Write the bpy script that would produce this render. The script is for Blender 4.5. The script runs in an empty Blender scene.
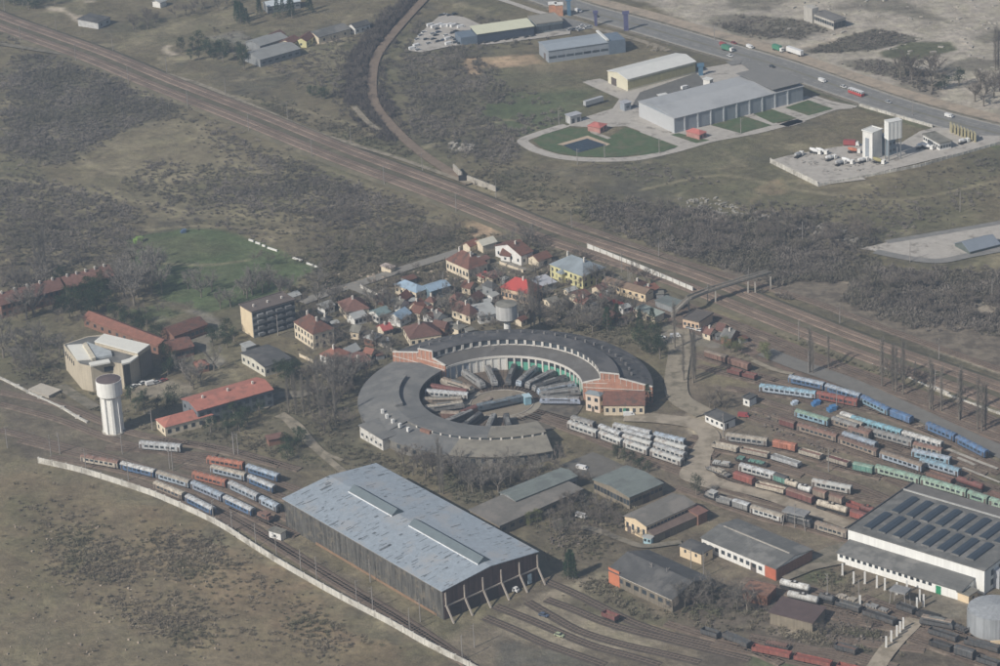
import bpy, math, random
import numpy as np
from mathutils import Vector, Matrix
random.seed(7); RNG = np.random.default_rng(7)
scene = bpy.context.scene
COL = scene.collection
# ------------------------------------------------------------------ camera, sky, sun, exposure
CAM_H = 486.0; DEP = math.radians(23.5); ROLL = math.radians(3.0); FPX = 3000.0
F = Vector((0, math.cos(DEP), -math.sin(DEP))); R0 = Vector((1, 0, 0)); U0 = R0.cross(F)
RT = math.cos(ROLL)*R0 - math.sin(ROLL)*U0; UP = math.sin(ROLL)*R0 + math.cos(ROLL)*U0
cd = bpy.data.cameras.new('camera'); cam = bpy.data.objects.new('camera', cd); COL.objects.link(cam)
cd.sensor_width = 36; cd.lens = FPX/1000*36; cd.clip_start = 1; cd.clip_end = 20000
cam.matrix_world = Matrix(((RT.x, UP.x, -F.x, 0), (RT.y, UP.y, -F.y, 0), (RT.z, UP.z, -F.z, CAM_H), (0, 0, 0, 1)))
scene.camera = cam
SUN_EL = math.radians(38); SUN_AZ = math.atan2(-.77, -.64)      # azimuth of the sun, clockwise from +Y
sdir = Vector((math.sin(SUN_AZ)*math.cos(SUN_EL), math.cos(SUN_AZ)*math.cos(SUN_EL), math.sin(SUN_EL)))
world = bpy.data.worlds.new("World"); scene.world = world; world.use_nodes = True
wn = world.node_tree; wn.nodes.clear()
wo = wn.nodes.new('ShaderNodeOutputWorld'); wb = wn.nodes.new('ShaderNodeBackground'); sk = wn.nodes.new('ShaderNodeTexSky')
sk.sky_type = 'NISHITA'; sk.sun_disc = False; sk.sun_elevation = SUN_EL; sk.sun_rotation = SUN_AZ; sk.dust_density = 2.0
wb.inputs['Strength'].default_value = 0.058
wn.links.new(sk.outputs[0], wb.inputs[0]); wn.links.new(wb.outputs[0], wo.inputs[0])
sl = bpy.data.lights.new('sun', 'SUN'); sl.energy = 4.5; sl.angle = math.radians(0.5); sl.color = (1.0, .94, .85)
so = bpy.data.objects.new('sun', sl); COL.objects.link(so); so.rotation_euler = (-sdir).to_track_quat('-Z', 'Y').to_euler()
scene.view_settings.view_transform = 'Standard'; scene.view_settings.look = 'None'
scene.view_settings.exposure = 0.30; scene.view_settings.gamma = 1.0; scene.view_settings.use_curve_mapping = False
# ------------------------------------------------------------------ pixel <-> ground helpers (survey of the photograph)
WIN = {'a1': (700, 340, 6.225), 'a2': (840, 340, 6.225), 'a3': (700, 430, 6.225), 'a4': (840, 430, 6.225), 'a5': (560, 400, 6.225),
 'a6': (420, 360, 6.225), 'a7': (130, 430, 6.225), 'a8': (700, 560, 6.25), 'b1': (230, 260, 6.225), 'b2': (380, 220, 6.225),
 'b3': (500, 230, 6.225), 'b4': (620, 240, 6.225), 'b5': (320, 260, 6.225), 'b6': (0, 250, 6.225), 'b7': (130, 280, 6.225),
 'b8': (540, 460, 6.225), 'c1': (400, 0, 6.225), 'c2': (540, 0, 6.225), 'c3': (680, 0, 6.225), 'c4': (840, 0, 6.225),
 'c5': (510, 70, 6.225), 'c6': (640, 70, 6.225), 'c7': (760, 90, 6.225), 'c8': (860, 90, 7.14), 'd1': (340, 320, 5.55),
 'd2': (500, 320, 5.55), 'd3': (340, 400, 4.165), 'd4': (255, 450, 5.55), 'd5': (400, 520, 5.55), 'd6': (840, 480, 6.225),
 'd7': (840, 560, 6.25), 'd8': (50, 320, 5.55), 'f': (0, 0, 1)}
for c in range(4):
    for r, y0 in enumerate((0, 167, 334, 500)):
        WIN['t%d%d' % (c, r)] = (250*c, y0, 4.0)
def px(w, x, y):
    a = WIN[w]; return (a[0]+x/a[2], a[1]+y/a[2])
def G(p, h=0.0):
    d = F*FPX + RT*(p[0]-500) - UP*(p[1]-333)
    t = (CAM_H-h)/-d.z
    return Vector((d.x*t, d.y*t, h))
def gw(w, x, y, h=0.0): return G(px(w, x, y), h)
def PX(v):
    q = Vector((v[0], v[1], (v[2] if len(v) > 2 else 0)-CAM_H)); z = q.dot(F)
    return (500+FPX*q.dot(RT)/z, 333-FPX*q.dot(UP)/z)
def pts(w, s, h=0.0):
    v = [float(t) for t in s.replace(',', ' ').split()]
    return [gw(w, v[i], v[i+1], h) for i in range(0, len(v), 2)]
ORD = 'first second third fourth fifth sixth seventh eighth ninth tenth eleventh twelfth thirteenth fourteenth fifteenth sixteenth seventeenth eighteenth nineteenth twentieth'.split()
TENS = {20: 'twenty', 30: 'thirty', 40: 'forty', 50: 'fifty', 60: 'sixty', 70: 'seventy', 80: 'eighty', 90: 'ninety'}
def ordinal(i):
    n = i+1
    if n <= 20: return ORD[i]
    t, u = n//10*10, n % 10
    pre = 'one hundred and ' if n > 100 else ''
    if n > 100: return pre+ordinal(n-101)
    if u == 0: return {30: 'thirtieth', 40: 'fortieth', 50: 'fiftieth', 60: 'sixtieth', 70: 'seventieth', 80: 'eightieth', 90: 'ninetieth', 100: 'hundredth'}[n]
    return TENS[t]+'-'+ORD[u-1]
# ------------------------------------------------------------------ materials
def lin(c):
    if isinstance(c, str):
        c = c.lstrip('#'); c = [int(c[i:i+2], 16)/255 for i in (0, 2, 4)]
        c = [x/12.92 if x <= .04045 else ((x+.055)/1.055)**2.4 for x in c]
    return tuple(c)
MATS = {}
def mat(name, col=None, rough=.85, var=.25, scale=.6, rnd=.0, streak=0.0, metal=0.0, sheets=None, stain=None, stain_amt=0.0, stain_scale=.12, spec=.3, bump=0):
    """procedural paint/stone: colour x multi-scale noise, optional vertical streaks, a stain colour in patches and per-object variation"""
    if name in MATS: return MATS[name]
    assert col is not None, name
    m = bpy.data.materials.new(name); m.use_nodes = True; nt = m.node_tree; N = nt.nodes; L = nt.links
    b = N['Principled BSDF']; b.inputs['Roughness'].default_value = rough; b.inputs['Metallic'].default_value = metal
    b.inputs['Specular IOR Level'].default_value = spec
    tc = N.new('ShaderNodeTexCoord'); c = lin(col)
    n1 = N.new('ShaderNodeTexNoise'); n1.inputs['Scale'].default_value = scale; n1.inputs['Detail'].default_value = 8; n1.inputs['Roughness'].default_value = .7
    L.new(tc.outputs['Object'], n1.inputs['Vector'])
    mr = N.new('ShaderNodeMapRange'); mr.inputs[1].default_value = .3; mr.inputs[2].default_value = .7
    mr.inputs[3].default_value = 1-var; mr.inputs[4].default_value = 1+var
    L.new(n1.outputs['Fac'], mr.inputs[0]); fac = mr.outputs[0]
    if streak:
        mp = N.new('ShaderNodeMapping'); mp.inputs['Scale'].default_value = (1.3, 1.3, .06); L.new(tc.outputs['Object'], mp.inputs[0])
        n2 = N.new('ShaderNodeTexNoise'); n2.inputs['Scale'].default_value = 1.0; n2.inputs['Detail'].default_value = 5; L.new(mp.outputs[0], n2.inputs['Vector'])
        m2 = N.new('ShaderNodeMapRange'); m2.inputs[1].default_value = .35; m2.inputs[2].default_value = .65; m2.inputs[3].default_value = 1-streak; m2.inputs[4].default_value = 1+streak
        L.new(n2.outputs['Fac'], m2.inputs[0])
        mm = N.new('ShaderNodeMath'); mm.operation = 'MULTIPLY'; L.new(fac, mm.inputs[0]); L.new(m2.outputs[0], mm.inputs[1]); fac = mm.outputs[0]
    if rnd:
        oi = N.new('ShaderNodeObjectInfo'); m3 = N.new('ShaderNodeMapRange'); m3.inputs[3].default_value = 1-rnd; m3.inputs[4].default_value = 1+rnd
        L.new(oi.outputs['Random'], m3.inputs[0])
        mm = N.new('ShaderNodeMath'); mm.operation = 'MULTIPLY'; L.new(fac, mm.inputs[0]); L.new(m3.outputs[0], mm.inputs[1]); fac = mm.outputs[0]
    if sheets:
        sw, sh, amt = sheets; bt = N.new('ShaderNodeTexBrick'); bt.inputs['Scale'].default_value = 1; bt.inputs['Brick Width'].default_value = sw; bt.inputs['Row Height'].default_value = sh
        bt.inputs['Mortar Size'].default_value = .06; bt.inputs['Mortar Smooth'].default_value = .5; bt.inputs['Color1'].default_value = (1-amt,)*3+(1,); bt.inputs['Color2'].default_value = (1+amt,)*3+(1,); bt.inputs['Mortar'].default_value = (.72, .72, .72, 1)
        L.new(tc.outputs['Object'], bt.inputs['Vector'])
        mm = N.new('ShaderNodeMath'); mm.operation = 'MULTIPLY'; L.new(fac, mm.inputs[0]); L.new(bt.outputs['Color'], mm.inputs[1]); fac = mm.outputs[0]
    vm = N.new('ShaderNodeVectorMath'); vm.operation = 'SCALE'; vm.inputs[0].default_value = c; L.new(fac, vm.inputs['Scale']); out = vm.outputs[0]
    if stain:
        n3 = N.new('ShaderNodeTexNoise'); n3.inputs['Scale'].default_value = stain_scale; n3.inputs['Detail'].default_value = 9; n3.inputs['Roughness'].default_value = .72
        L.new(tc.outputs['Object'], n3.inputs['Vector'])
        m4 = N.new('ShaderNodeMapRange'); e = .62-.3*stain_amt; m4.inputs[1].default_value = e; m4.inputs[2].default_value = e+.1
        L.new(n3.outputs['Fac'], m4.inputs[0])
        mx = N.new('ShaderNodeMix'); mx.data_type = 'RGBA'; L.new(m4.outputs[0], mx.inputs['Factor']); L.new(out, mx.inputs[6]); mx.inputs[7].default_value = (*lin(stain), 1)
        out = mx.outputs[2]
    L.new(out, b.inputs['Base Color'])
    if bump:
        bp = N.new('ShaderNodeBump'); bp.inputs['Strength'].default_value = bump; bp.inputs['Distance'].default_value = .3
        L.new(n1.outputs['Fac'], bp.inputs['Height']); L.new(bp.outputs[0], b.inputs['Normal'])
    MATS[name] = m; return m
# ------------------------------------------------------------------ mesh builder
class MB:
    def __init__(s): s.v = []; s.f = []
    def poly(s, P):
        i = len(s.v); s.v += [tuple(p) for p in P]; s.f.append(tuple(range(i, i+len(P)))); return s
    def box(s, x0, x1, y0, y1, z0, z1):
        i = len(s.v)
        s.v += [(x0, y0, z0), (x1, y0, z0), (x1, y1, z0), (x0, y1, z0), (x0, y0, z1), (x1, y0, z1), (x1, y1, z1), (x0, y1, z1)]
        s.f += [tuple(i+k for k in q) for q in ((0, 3, 2, 1), (4, 5, 6, 7), (0, 1, 5, 4), (1, 2, 6, 5), (2, 3, 7, 6), (3, 0, 4, 7))]; return s
    def hull8(s, b, t):
        i = len(s.v); s.v += [tuple(p) for p in b]+[tuple(p) for p in t]; n = len(b)
        s.f.append(tuple(i+k for k in reversed(range(n)))); s.f.append(tuple(i+n+k for k in range(n)))
        for k in range(n):
            s.f.append((i+k, i+(k+1) % n, i+n+(k+1) % n, i+n+k))
        return s
    def extrude(s, poly, z0, z1):
        a = sum(poly[k][0]*poly[(k+1) % len(poly)][1]-poly[(k+1) % len(poly)][0]*poly[k][1] for k in range(len(poly)))
        if a < 0: poly = poly[::-1]
        return s.hull8([(p[0], p[1], z0) for p in poly], [(p[0], p[1], z1) for p in poly])
    def cyl(s, cx, cy, r0, r1, z0, z1, n=16):
        A = [2*math.pi*k/n for k in range(n)]
        return s.hull8([(cx+r0*math.cos(a), cy+r0*math.sin(a), z0) for a in A], [(cx+r1*math.cos(a), cy+r1*math.sin(a), z1) for a in A])
    def profx(s, prof, x0, x1):            # profile of (y,z), counter-clockwise seen from +x, swept along x
        return s.hull8([(x0, y, z) for y, z in prof][::-1] if False else [(x0, y, z) for y, z in prof], [(x1, y, z) for y, z in prof])
    def profy(s, prof, y0, y1):            # profile of (x,z) swept along y
        return s.hull8([(x, y1, z) for x, z in prof], [(x, y0, z) for x, z in prof])
    def beam(s, p, q, w=.2, h=None, up=(0, 0, 1)):
        h = h or w; p = Vector(p); q = Vector(q); d = (q-p).normalized(); u = Vector(up)
        if abs(d.dot(u)) > .99: u = Vector((1, 0, 0))
        a = d.cross(u).normalized()*w/2; b = a.cross(d).normalized()*h/2
        c = [a*-1-b, a-b, a+b, b-a]
        return s.hull8([p+k for k in c], [q+k for k in c])
    def build(s, name, m, parent=None, loc=None, rz=0, smooth=False):
        me = bpy.data.meshes.new(name); me.from_pydata(s.v, [], s.f); me.materials.append(m)
        if smooth:
            for p in me.polygons: p.use_smooth = True
        me.update()
        o = bpy.data.objects.new(name, me); COL.objects.link(o)
        if parent: o.parent = parent
        if loc is not None: o.location = loc; o.rotation_euler = (0, 0, rz)
        return o
def tag(o, label=None, cat=None, group=None, kind=None):
    if label: o['label'] = label
    if cat: o['category'] = cat
    if group: o['group'] = group
    if kind: o['kind'] = kind
    return o
def thing(name, label, cat, loc=(0, 0, 0), rz=0, group=None):
    o = bpy.data.objects.new(name, None); COL.objects.link(o); o.empty_display_size = .5
    o.location = loc; o.rotation_euler = (0, 0, rz); return tag(o, label, cat, group)
def copy_tree(o, parent=None):
    c = o.copy(); COL.objects.link(c)
    if parent: c.parent = parent
    for ch in list(KIDS.get(o.name, [])):
        k = copy_tree(ch, c); KIDS.setdefault(c.name, []).append(k)
    return c
KIDS = {}
def share(name, mesh, parent, loc=(0, 0, 0), rz=0, sc=None):
    o = bpy.data.objects.new(name, mesh); COL.objects.link(o); o.parent = parent; o.location = loc; o.rotation_euler = (0, 0, rz)
    if sc: o.scale = sc
    return o
MASK_L = []; MASK_P = []
_Z = [0.02]
def nz():
    _Z[0] += .012; return _Z[0]
def sheet(name, P, m, z=None, kind='structure'):
    z = nz() if z is None else z
    mb = MB(); Q = [(p[0], p[1], z) for p in P]
    a = sum(Q[k][0]*Q[(k+1) % len(Q)][1]-Q[(k+1) % len(Q)][0]*Q[k][1] for k in range(len(Q)))
    if a < 0: Q = Q[::-1]
    mb.poly(Q); MASK_P.append([Vector((q[0], q[1], 0)) for q in Q]); return tag(mb.build(name, m), kind=kind)
def smooth_line(P, n=6):
    P = [Vector((p[0], p[1], 0)) for p in P]
    if len(P) < 3: return P
    Q = [P[0]*2-P[1]]+P+[P[-1]*2-P[-2]]; out = []
    for i in range(1, len(Q)-2):
        a, b, c, d = Q[i-1:i+3]
        for k in range(n):
            t = k/n
            out.append(.5*((2*b)+(c-a)*t+(2*a-5*b+4*c-d)*t*t+(3*b-a-3*c+d)*t**3))
    out.append(P[-1]); return out
def offset_line(P, o):
    out = []
    for i, p in enumerate(P):
        a = P[max(i-1, 0)]; b = P[min(i+1, len(P)-1)]; d = (b-a).normalized()
        out.append(Vector((p.x-d.y*o, p.y+d.x*o, p.z)))
    return out
def strip_mb(P, w, z, mb=None, off=0):
    mb = mb or MB(); A = offset_line(P, off-w/2); B = offset_line(P, off+w/2); i = len(mb.v)
    for a, b in zip(A, B): mb.v += [(a.x, a.y, z), (b.x, b.y, z)]
    for k in range(len(A)-1): mb.f.append((i+2*k, i+2*k+2, i+2*k+3, i+2*k+1))
    return mb
def road(name, P, w, m, z=None, smooth=True):
    P = smooth_line(P) if smooth else [Vector((p[0], p[1], 0)) for p in P]
    MASK_L.append((P, w/2+.3)); return tag(strip_mb(P, w, nz() if z is None else z).build(name, m), kind='structure'), P
def wall_mb(P, w, z0, z1, mb=None, off=0):
    mb = mb or MB(); A = offset_line(P, off-w/2); B = offset_line(P, off+w/2)
    for k in range(len(P)-1):
        mb.hull8([(A[k].x, A[k].y, z0), (A[k+1].x, A[k+1].y, z0), (B[k+1].x, B[k+1].y, z0), (B[k].x, B[k].y, z0)],
                 [(A[k].x, A[k].y, z1), (A[k+1].x, A[k+1].y, z1), (B[k+1].x, B[k+1].y, z1), (B[k].x, B[k].y, z1)])
    return mb
def frame(A, B, C):
    """rectangle with near corner B, right corner C, left corner A (world) -> location, angle, width, depth"""
    u = Vector((C.x-B.x, C.y-B.y)); W = u.length; u /= W; v = Vector((-u.y, u.x)); D = (A.x-B.x)*v.x+(A.y-B.y)*v.y
    return (B.x, B.y, 0), math.atan2(u.y, u.x), W, abs(D)
# ------------------------------------------------------------------ ground sheet: real soil and grass colours painted per vertex
def vnoise(X, Y, s, seed):
    r = np.random.default_rng(seed); g = r.random((257, 257))
    x = (X/s) % 256; y = (Y/s) % 256; xi = x.astype(int); yi = y.astype(int); fx = x-xi; fy = y-yi
    fx = fx*fx*(3-2*fx); fy = fy*fy*(3-2*fy)
    return (g[yi, xi]*(1-fx)+g[yi, xi+1]*fx)*(1-fy)+(g[yi+1, xi]*(1-fx)+g[yi+1, xi+1]*fx)*fy-.5
def fbm(X, Y, s, seed, o=4):
    t = 0; a = 1; n = 0
    for k in range(o): t = t+a*vnoise(X+17*k, Y+31*k, s/2**k, seed+k); n += a; a *= .6
    return t/n*2
xs = np.concatenate([-np.geomspace(5000, 440, 22), np.arange(-432, 432.1, 1.6), np.geomspace(440, 5000, 22)])
ys = np.concatenate([-np.geomspace(1500, 30, 10), np.linspace(0, 640, 30), np.arange(646, 1740, 1.6), np.geomspace(1750, 7500, 26)])
GX, GY = np.meshgrid(xs, ys); GXf = GX.ravel(); GYf = GY.ravel()
C_DRY = (.184, .156, .106); C_SCR = (.108, .099, .078); C_TAN = (.315, .272, .185); C_GRN = (.098, .130, .066); C_DIRT = (.56, .48, .385)
C_YARD = (.150, .124, .098); C_OLV = (.142, .134, .086); C_SAND = (.56, .40, .27); C_DK = (.100, .090, .075); C_PAVE = (.30, .28, .25); C_RUST = (.17, .115, .08)
gcol = np.empty((GXf.size, 3)); gcol[:] = C_DRY
n0 = fbm(GXf, GYf, 60, 1, 5)[:, None]; gcol = gcol*(1-np.clip(n0*1.6, 0, .8))+np.array(C_OLV)*np.clip(n0*1.6, 0, .8)
n1 = np.clip(-fbm(GXf, GYf, 26, 5, 4)*2-.25, 0, .8)[:, None]; gcol = gcol*(1-n1)+np.array(C_SCR)*n1
n1 = np.clip(fbm(GXf, GYf, 14, 9, 4)*2.4-.6, 0, .6)[:, None]; gcol = gcol*(1-n1)+np.array(C_TAN)*n1
EDGE = fbm(GXf, GYf, 12, 21, 4)
def sdist(P, x, y):
    n = len(P); d = np.full(x.shape, 1e9); inside = np.zeros(x.shape, bool)
    for k in range(n):
        ax, ay = P[k].x, P[k].y; bx, by = P[(k+1) % n].x, P[(k+1) % n].y
        ex, ey = bx-ax, by-ay; t = np.clip(((x-ax)*ex+(y-ay)*ey)/(ex*ex+ey*ey+1e-9), 0, 1)
        d = np.minimum(d, np.hypot(x-ax-t*ex, y-ay-t*ey))
        c = (ay > y) != (by > y); xx = ax+(y-ay)*ex/(ey if abs(ey) > 1e-9 else 1e-9); inside ^= c & (x < xx)
    return np.where(inside, d, -d)
def paint(P, col, soft=4, edge=6, amt=1.0, mott=0.0, seed=3):
    global gcol
    x0 = min(p.x for p in P)-20; x1 = max(p.x for p in P)+20; y0 = min(p.y for p in P)-20; y1 = max(p.y for p in P)+20
    m = np.nonzero((GXf > x0) & (GXf < x1) & (GYf > y0) & (GYf < y1))[0]
    if not m.size: return
    d = sdist(P, GXf[m], GYf[m])+EDGE[m]*edge
    w = np.clip(d/soft+.5, 0, 1)*amt
    if mott: w = w*np.clip(1-mott+fbm(GXf[m], GYf[m], 9, seed, 4)*1.6*mott+mott*.4, 0, 1)
    w = w[:, None]; gcol[m] = gcol[m]*(1-w)+np.array(col)*w
def paint_line(P, w, col, soft=2, edge=1.5, amt=1.0, mott=0):
    P = smooth_line(P, 3); paint(offset_line(P, -w/2)+offset_line(P, w/2)[::-1], col, soft, edge, amt, mott)
# --- wild land
paint(pts('f', '10 75 70 66 120 84 182 112 120 130 60 165 8 155'), C_SCR, 8, 14, .9, .35)
paint(pts('f', '95 145 180 116 245 145 265 165 190 185 120 180'), C_TAN, 8, 14, .6, .6)
paint(pts('f', '0 170 60 190 160 205 160 250 100 268 0 285'), C_SCR, 10, 20, .5, .8)
paint(pts('f', '20 178 130 190 220 205 300 210 300 225 180 220 60 205 0 200'), C_TAN, 8, 12, .5, .7)
paint(pts('f', '300 250 350 235 440 225 480 245 400 270 330 290 300 300'), C_SCR, 8, 10, .7, .7)
paint(pts('f', '395 60 420 20 470 40 500 80 560 110 540 140 500 165 430 150 405 130'), C_DK, 8, 16, .65, .6)
paint(pts('f', '465 100 500 70 600 78 640 105 565 140 530 140 500 128'), C_OLV, 10, 10, .9, .4)
paint(pts('f', '470 112 530 92 588 90 570 125 530 138'), C_GRN, 8, 8, .75, .3)
paint(pts('t11', '850 225 1000 200 1000 270 890 310'), C_SAND, 4, 5, .85, .4)
paint(pts('c1', '400 370 480 360 840 330 905 400 640 420 500 420 520 460 440 470 400 420'), C_SAND, 3, 4, .85, .5)
paint(pts('f', '590 165 700 205 800 240 850 290 1000 330 1000 400 900 350 800 305 720 262 600 215'), C_DK, 8, 14, .75, .4)
paint(pts('t31', '360 500 500 450 1000 420 1000 640 640 640 520 600 360 540'), C_DK, 8, 10, .8, .5)
paint(pts('f', '740 178 860 200 1000 150 1000 215 880 240 800 215'), C_OLV, 10, 14, .7, .6)
paint(pts('f', '600 165 740 140 770 160 810 190 750 220 640 185'), C_OLV, 10, 14, .6, .6)
paint(pts('t31', '0 105 60 60 130 50 110 100 20 130'), C_SAND, 4, 8, .45, .6)
paint(pts('t31', '400 200 500 230 470 270 380 240'), C_SAND, 4, 8, .45, .6)
paint(pts('t31', '100 480 200 452 400 460 410 490 370 530 700 666 640 666 500 600 350 555 280 550 240 520 160 505'), C_DIRT, 2, 2, .9, .15)
paint(pts('t31', '870 545 920 530 1000 560 1000 600 880 575'), C_DIRT, 3, 4, .6, .3)
paint_line(pts('f', '905 332 945 350 1010 374'), 5, C_DIRT, 2, 1, .9)
# --- derelict works beyond the highway
paint(pts('f', '640 0 1100 -40 1100 160 1000 125 850 82 760 50 700 28'), (.47, .42, .36), 6, 8, 1.0, .30)
for s in ('840 -60 100 0 300 20 420 60 560 110 700 110 600 60 400 20 300 -40', ):
    paint(pts('t30', '-120 -40 180 5 60 50 -100 40'), C_SCR, 5, 8, .8, .4)
paint(pts('t30', '430 0 600 0 760 70 800 90 600 60 470 30'), C_SCR, 4, 7, .8, .4)
paint(pts('t30', '0 60 240 80 340 120 200 160 0 150 -160 110 -160 60'), C_SCR, 5, 6, .85, .3)
paint(pts('t30', '260 180 500 112 690 155 480 205 250 215 180 200'), C_SCR, 2, 2, .95, .1)
paint(pts('t30', '520 210 640 168 800 168 830 200 640 245 530 228'), (.10, .105, .06), 2, 1.5, .95, .1)
paint(pts('t30', '340 255 480 230 740 290 700 320 580 310 420 280'), C_SCR, 3, 4, .9, .2)
paint(pts('t30', '750 270 900 230 1000 240 1000 270 800 290'), C_SCR, 3, 5, .8, .3)
paint(pts('t30', '880 150 1000 120 1060 160 940 170'), C_SCR, 3, 4, .8, .3)
paint(pts('t30', '580 300 780 330 760 390 600 370'), C_DK, 3, 4, .6, .3)
paint(pts('t30', '200 340 450 400 700 490 900 560 1000 560 1000 600 700 520 440 430 250 370'), C_GRN, 3, 3, .6, .4)
paint(pts('t30', '160 190 330 150 380 165 220 205'), C_DIRT, 3, 3, .6, .4)
for s_, w_ in (('0 178 60 186 130 200 200 213 300 217 330 222', 3), ('0 262 50 245 110 235 200 226 300 232', 3), ('100 238 60 220 30 200 0 196', 2.5), ('180 118 240 150 300 160 380 190', 2.5), ('470 186 520 200 600 208 700 212', 3), ('0 130 40 120 60 140 120 175 260 172', 2.5), ('230 95 300 110 390 135', 3),
        ('55 545 62 580 90 605 130 640 170 668', 3), ('0 560 40 575 60 590', 2), ('130 590 180 575 230 570 300 600', 2), ('640 190 720 175 800 190 900 200 1000 180', 2.5), ('420 150 470 130 520 120 560 150', 2.5), ('250 80 300 70 340 45 345 20', 2.5)):
    paint_line(pts('f', s_), w_, C_TAN, 1.5, 1, .7, .2)
# --- top left
paint(pts('t00', '180 25 260 30 300 60 390 70 390 100 330 100 250 50 190 45'), C_DIRT, 2, 3, .85, .3)
paint(pts('t00', '80 0 140 0 120 12 90 10'), C_DIRT, 2, 3, .8, .2)
paint(pts('t00', '330 0 380 0 390 12 340 12'), C_DIRT, 2, 3, .8, .2)
paint(pts('t00', '820 150 960 120 1000 150 1000 190 840 160'), (.25, .235, .21), 3, 3, .8, .2)
paint_line(pts('t00', '700 220 665 205 665 190 680 182'), 4, C_DIRT, 2, 1, .8)
paint(pts('t00', '470 165 640 100 900 40 980 30 940 90 760 130 560 180'), C_TAN, 5, 8, .55, .4)
paint(pts('t10', '200 200 360 200 380 240 300 270 180 260'), C_TAN, 6, 8, .45, .4)
paint(pts('t10', '350 110 520 60 600 20 560 80 470 130 380 140'), C_OLV, 6, 6, .7, .3)
paint_line(pts('t10', '200 185 330 160 430 118'), 3.5, C_DIRT, 2, 1, .7)
# --- playing field
paint(pts('f', '126 240 180 228 222 230 262 243 318 268 292 288 245 304 205 312 165 300 136 268'), C_GRN, 3, 3, .95, .12)
paint(pts('f', '128 245 180 235 230 250 180 262 150 262'), C_OLV, 8, 8, .6, .4)
paint_line(pts('t01', '620 385 830 392 1000 372'), 2.5, C_TAN, 2, 1, .6)
paint(pts('b7', '120 240 200 220 245 245 170 260'), C_DIRT, 2, 1, .8)
paint(pts('b7', '0 190 200 150 330 200 200 270 60 240'), C_GRN, 3, 3, .7, .2)
paint(pts('b7', '390 180 480 205 590 280 580 340 500 380 495 470 390 400 300 380 420 330 520 300 420 220 340 190'), (.30, .275, .24), 2, 1.5, .8, .2)
paint(pts('b7', '480 480 570 480 580 520 540 545 470 520'), (.30, .275, .24), 2, 1.5, .8, .2)
# --- lower left rough ground
paint(pts('t03', '600 300 880 280 930 330 780 420 600 360 420 370 500 320'), C_TAN, 6, 8, .55, .5)
paint(pts('t03', '240 180 330 160 400 190 340 200 280 330 480 470 420 480 240 350 210 300'), C_TAN, 5, 7, .45, .5)
paint(pts('t03', '0 380 200 350 380 430 560 600 300 664 0 664'), C_DRY, 10, 10, .6, .3)
paint(pts('t03', '500 480 800 480 760 560 600 540'), C_SCR, 6, 8, .6, .4)
paint(pts('t03', '560 150 860 160 900 260 740 310 620 260'), C_SCR, 6, 10, .6, .4)
paint(pts('t03', '330 190 480 200 530 320 420 350 330 300'), C_SCR, 6, 10, .6, .4)
paint(pts('t13', '0 230 180 280 300 420 420 520 560 600 700 664 200 664 0 560'), C_DRY, 8, 8, .6, .4)
paint(pts('t13', '280 480 500 500 600 560 420 600 260 560'), C_OLV, 6, 8, .6, .4)
paint(pts('f', '-40 470 40 474 120 497 200 530 330 610 430 670 -40 720'), (.212, .168, .112), 6, 8, .9, .25)
paint(pts('f', '120 505 230 545 330 610 400 650 300 640 200 600 140 560'), (.255, .195, .125), 10, 14, .8, .7, 8)
paint(pts('f', '250 560 330 615 400 660 330 660 260 620 200 580'), (.235, .175, .118), 8, 12, .8, .7, 18)
paint(pts('f', '20 520 60 560 110 610 90 640 40 590'), (.240, .190, .125), 8, 12, .7, .7, 19)
paint(pts('f', '0 490 60 500 90 560 60 600 0 580'), (.150, .135, .082), 10, 14, .7, .6, 9)
paint(pts('f', '0 600 120 600 220 670 0 690'), (.185, .160, .110), 10, 14, .7, .5, 12)
# --- railway land
YD = C_YARD
paint(pts('f', '0 380 60 395 150 440 300 470 290 530 340 600 470 672 560 700 900 700 600 600 560 570 450 640 275 530 150 490 40 462 0 440'), (.155, .130, .102), 4, 4, .95, .15)
paint(pts('f', '690 330 760 350 1000 440 1000 680 700 680 600 640 560 600 560 560 600 540 620 480 640 420 680 400'), (.185, .152, .118), 6, 6, .95, .25)
paint(pts('f', '500 470 620 500 720 540 700 600 600 600 560 570 520 530 470 505'), (.135, .115, .085), 6, 6, .8, .4)
paint(pts('t13', '760 560 830 510 1000 480 1000 664 870 664 800 600'), (.22, .185, .14), 3, 4, .8, .3)
paint(pts('t23', '0 480 170 380 420 290 440 320 300 380 270 430 500 500 640 570 640 590 380 600 300 620 0 530'), (.33, .285, .215), 3, 4, .9, .3)
paint(pts('t23', '270 400 430 310 520 400 640 460 740 470 700 520 560 520 440 480 300 430'), C_OLV, 3, 4, .7, .4)
paint(pts('t23', '550 515 600 505 690 530 660 550 580 540'), C_SAND, 2, 2, .6, .3)
paint(pts('t23', '0 560 200 600 460 664 0 664'), (.12, .115, .10), 3, 4, .8, .2)
paint(pts('t33', '200 300 280 275 370 300 380 340 300 350 220 330'), C_GRN, 3, 3, .75, .3)
paint(pts('t33', '-260 380 300 400 640 440 880 520 880 664 -200 664'), (.118, .100, .084), 4, 5, .9, .3)
paint(pts('t33', '80 510 300 510 320 535 90 535'), C_DIRT, 3, 3, .55, .5)
paint(pts('t33', '440 390 560 370 600 420 500 430 430 415'), C_OLV, 2, 3, .7, .4)
paint(pts('t33', '0 600 180 640 380 680 0 690'), C_GRN, 3, 3, .7, .3)
paint(pts('t33', '600 480 700 490 640 570 560 664 500 664 580 560'), (.27, .235, .18), 3, 3, .8, .3)
paint(pts('t33', '700 380 860 380 880 420 840 470 700 470'), (.26, .24, .20), 3, 3, .7, .4)
paint(pts('t13', '430 0 600 10 720 80 1000 20 1000 120 900 130 800 60 700 50 500 40'), C_DRY, 4, 5, .7, .4)
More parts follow.
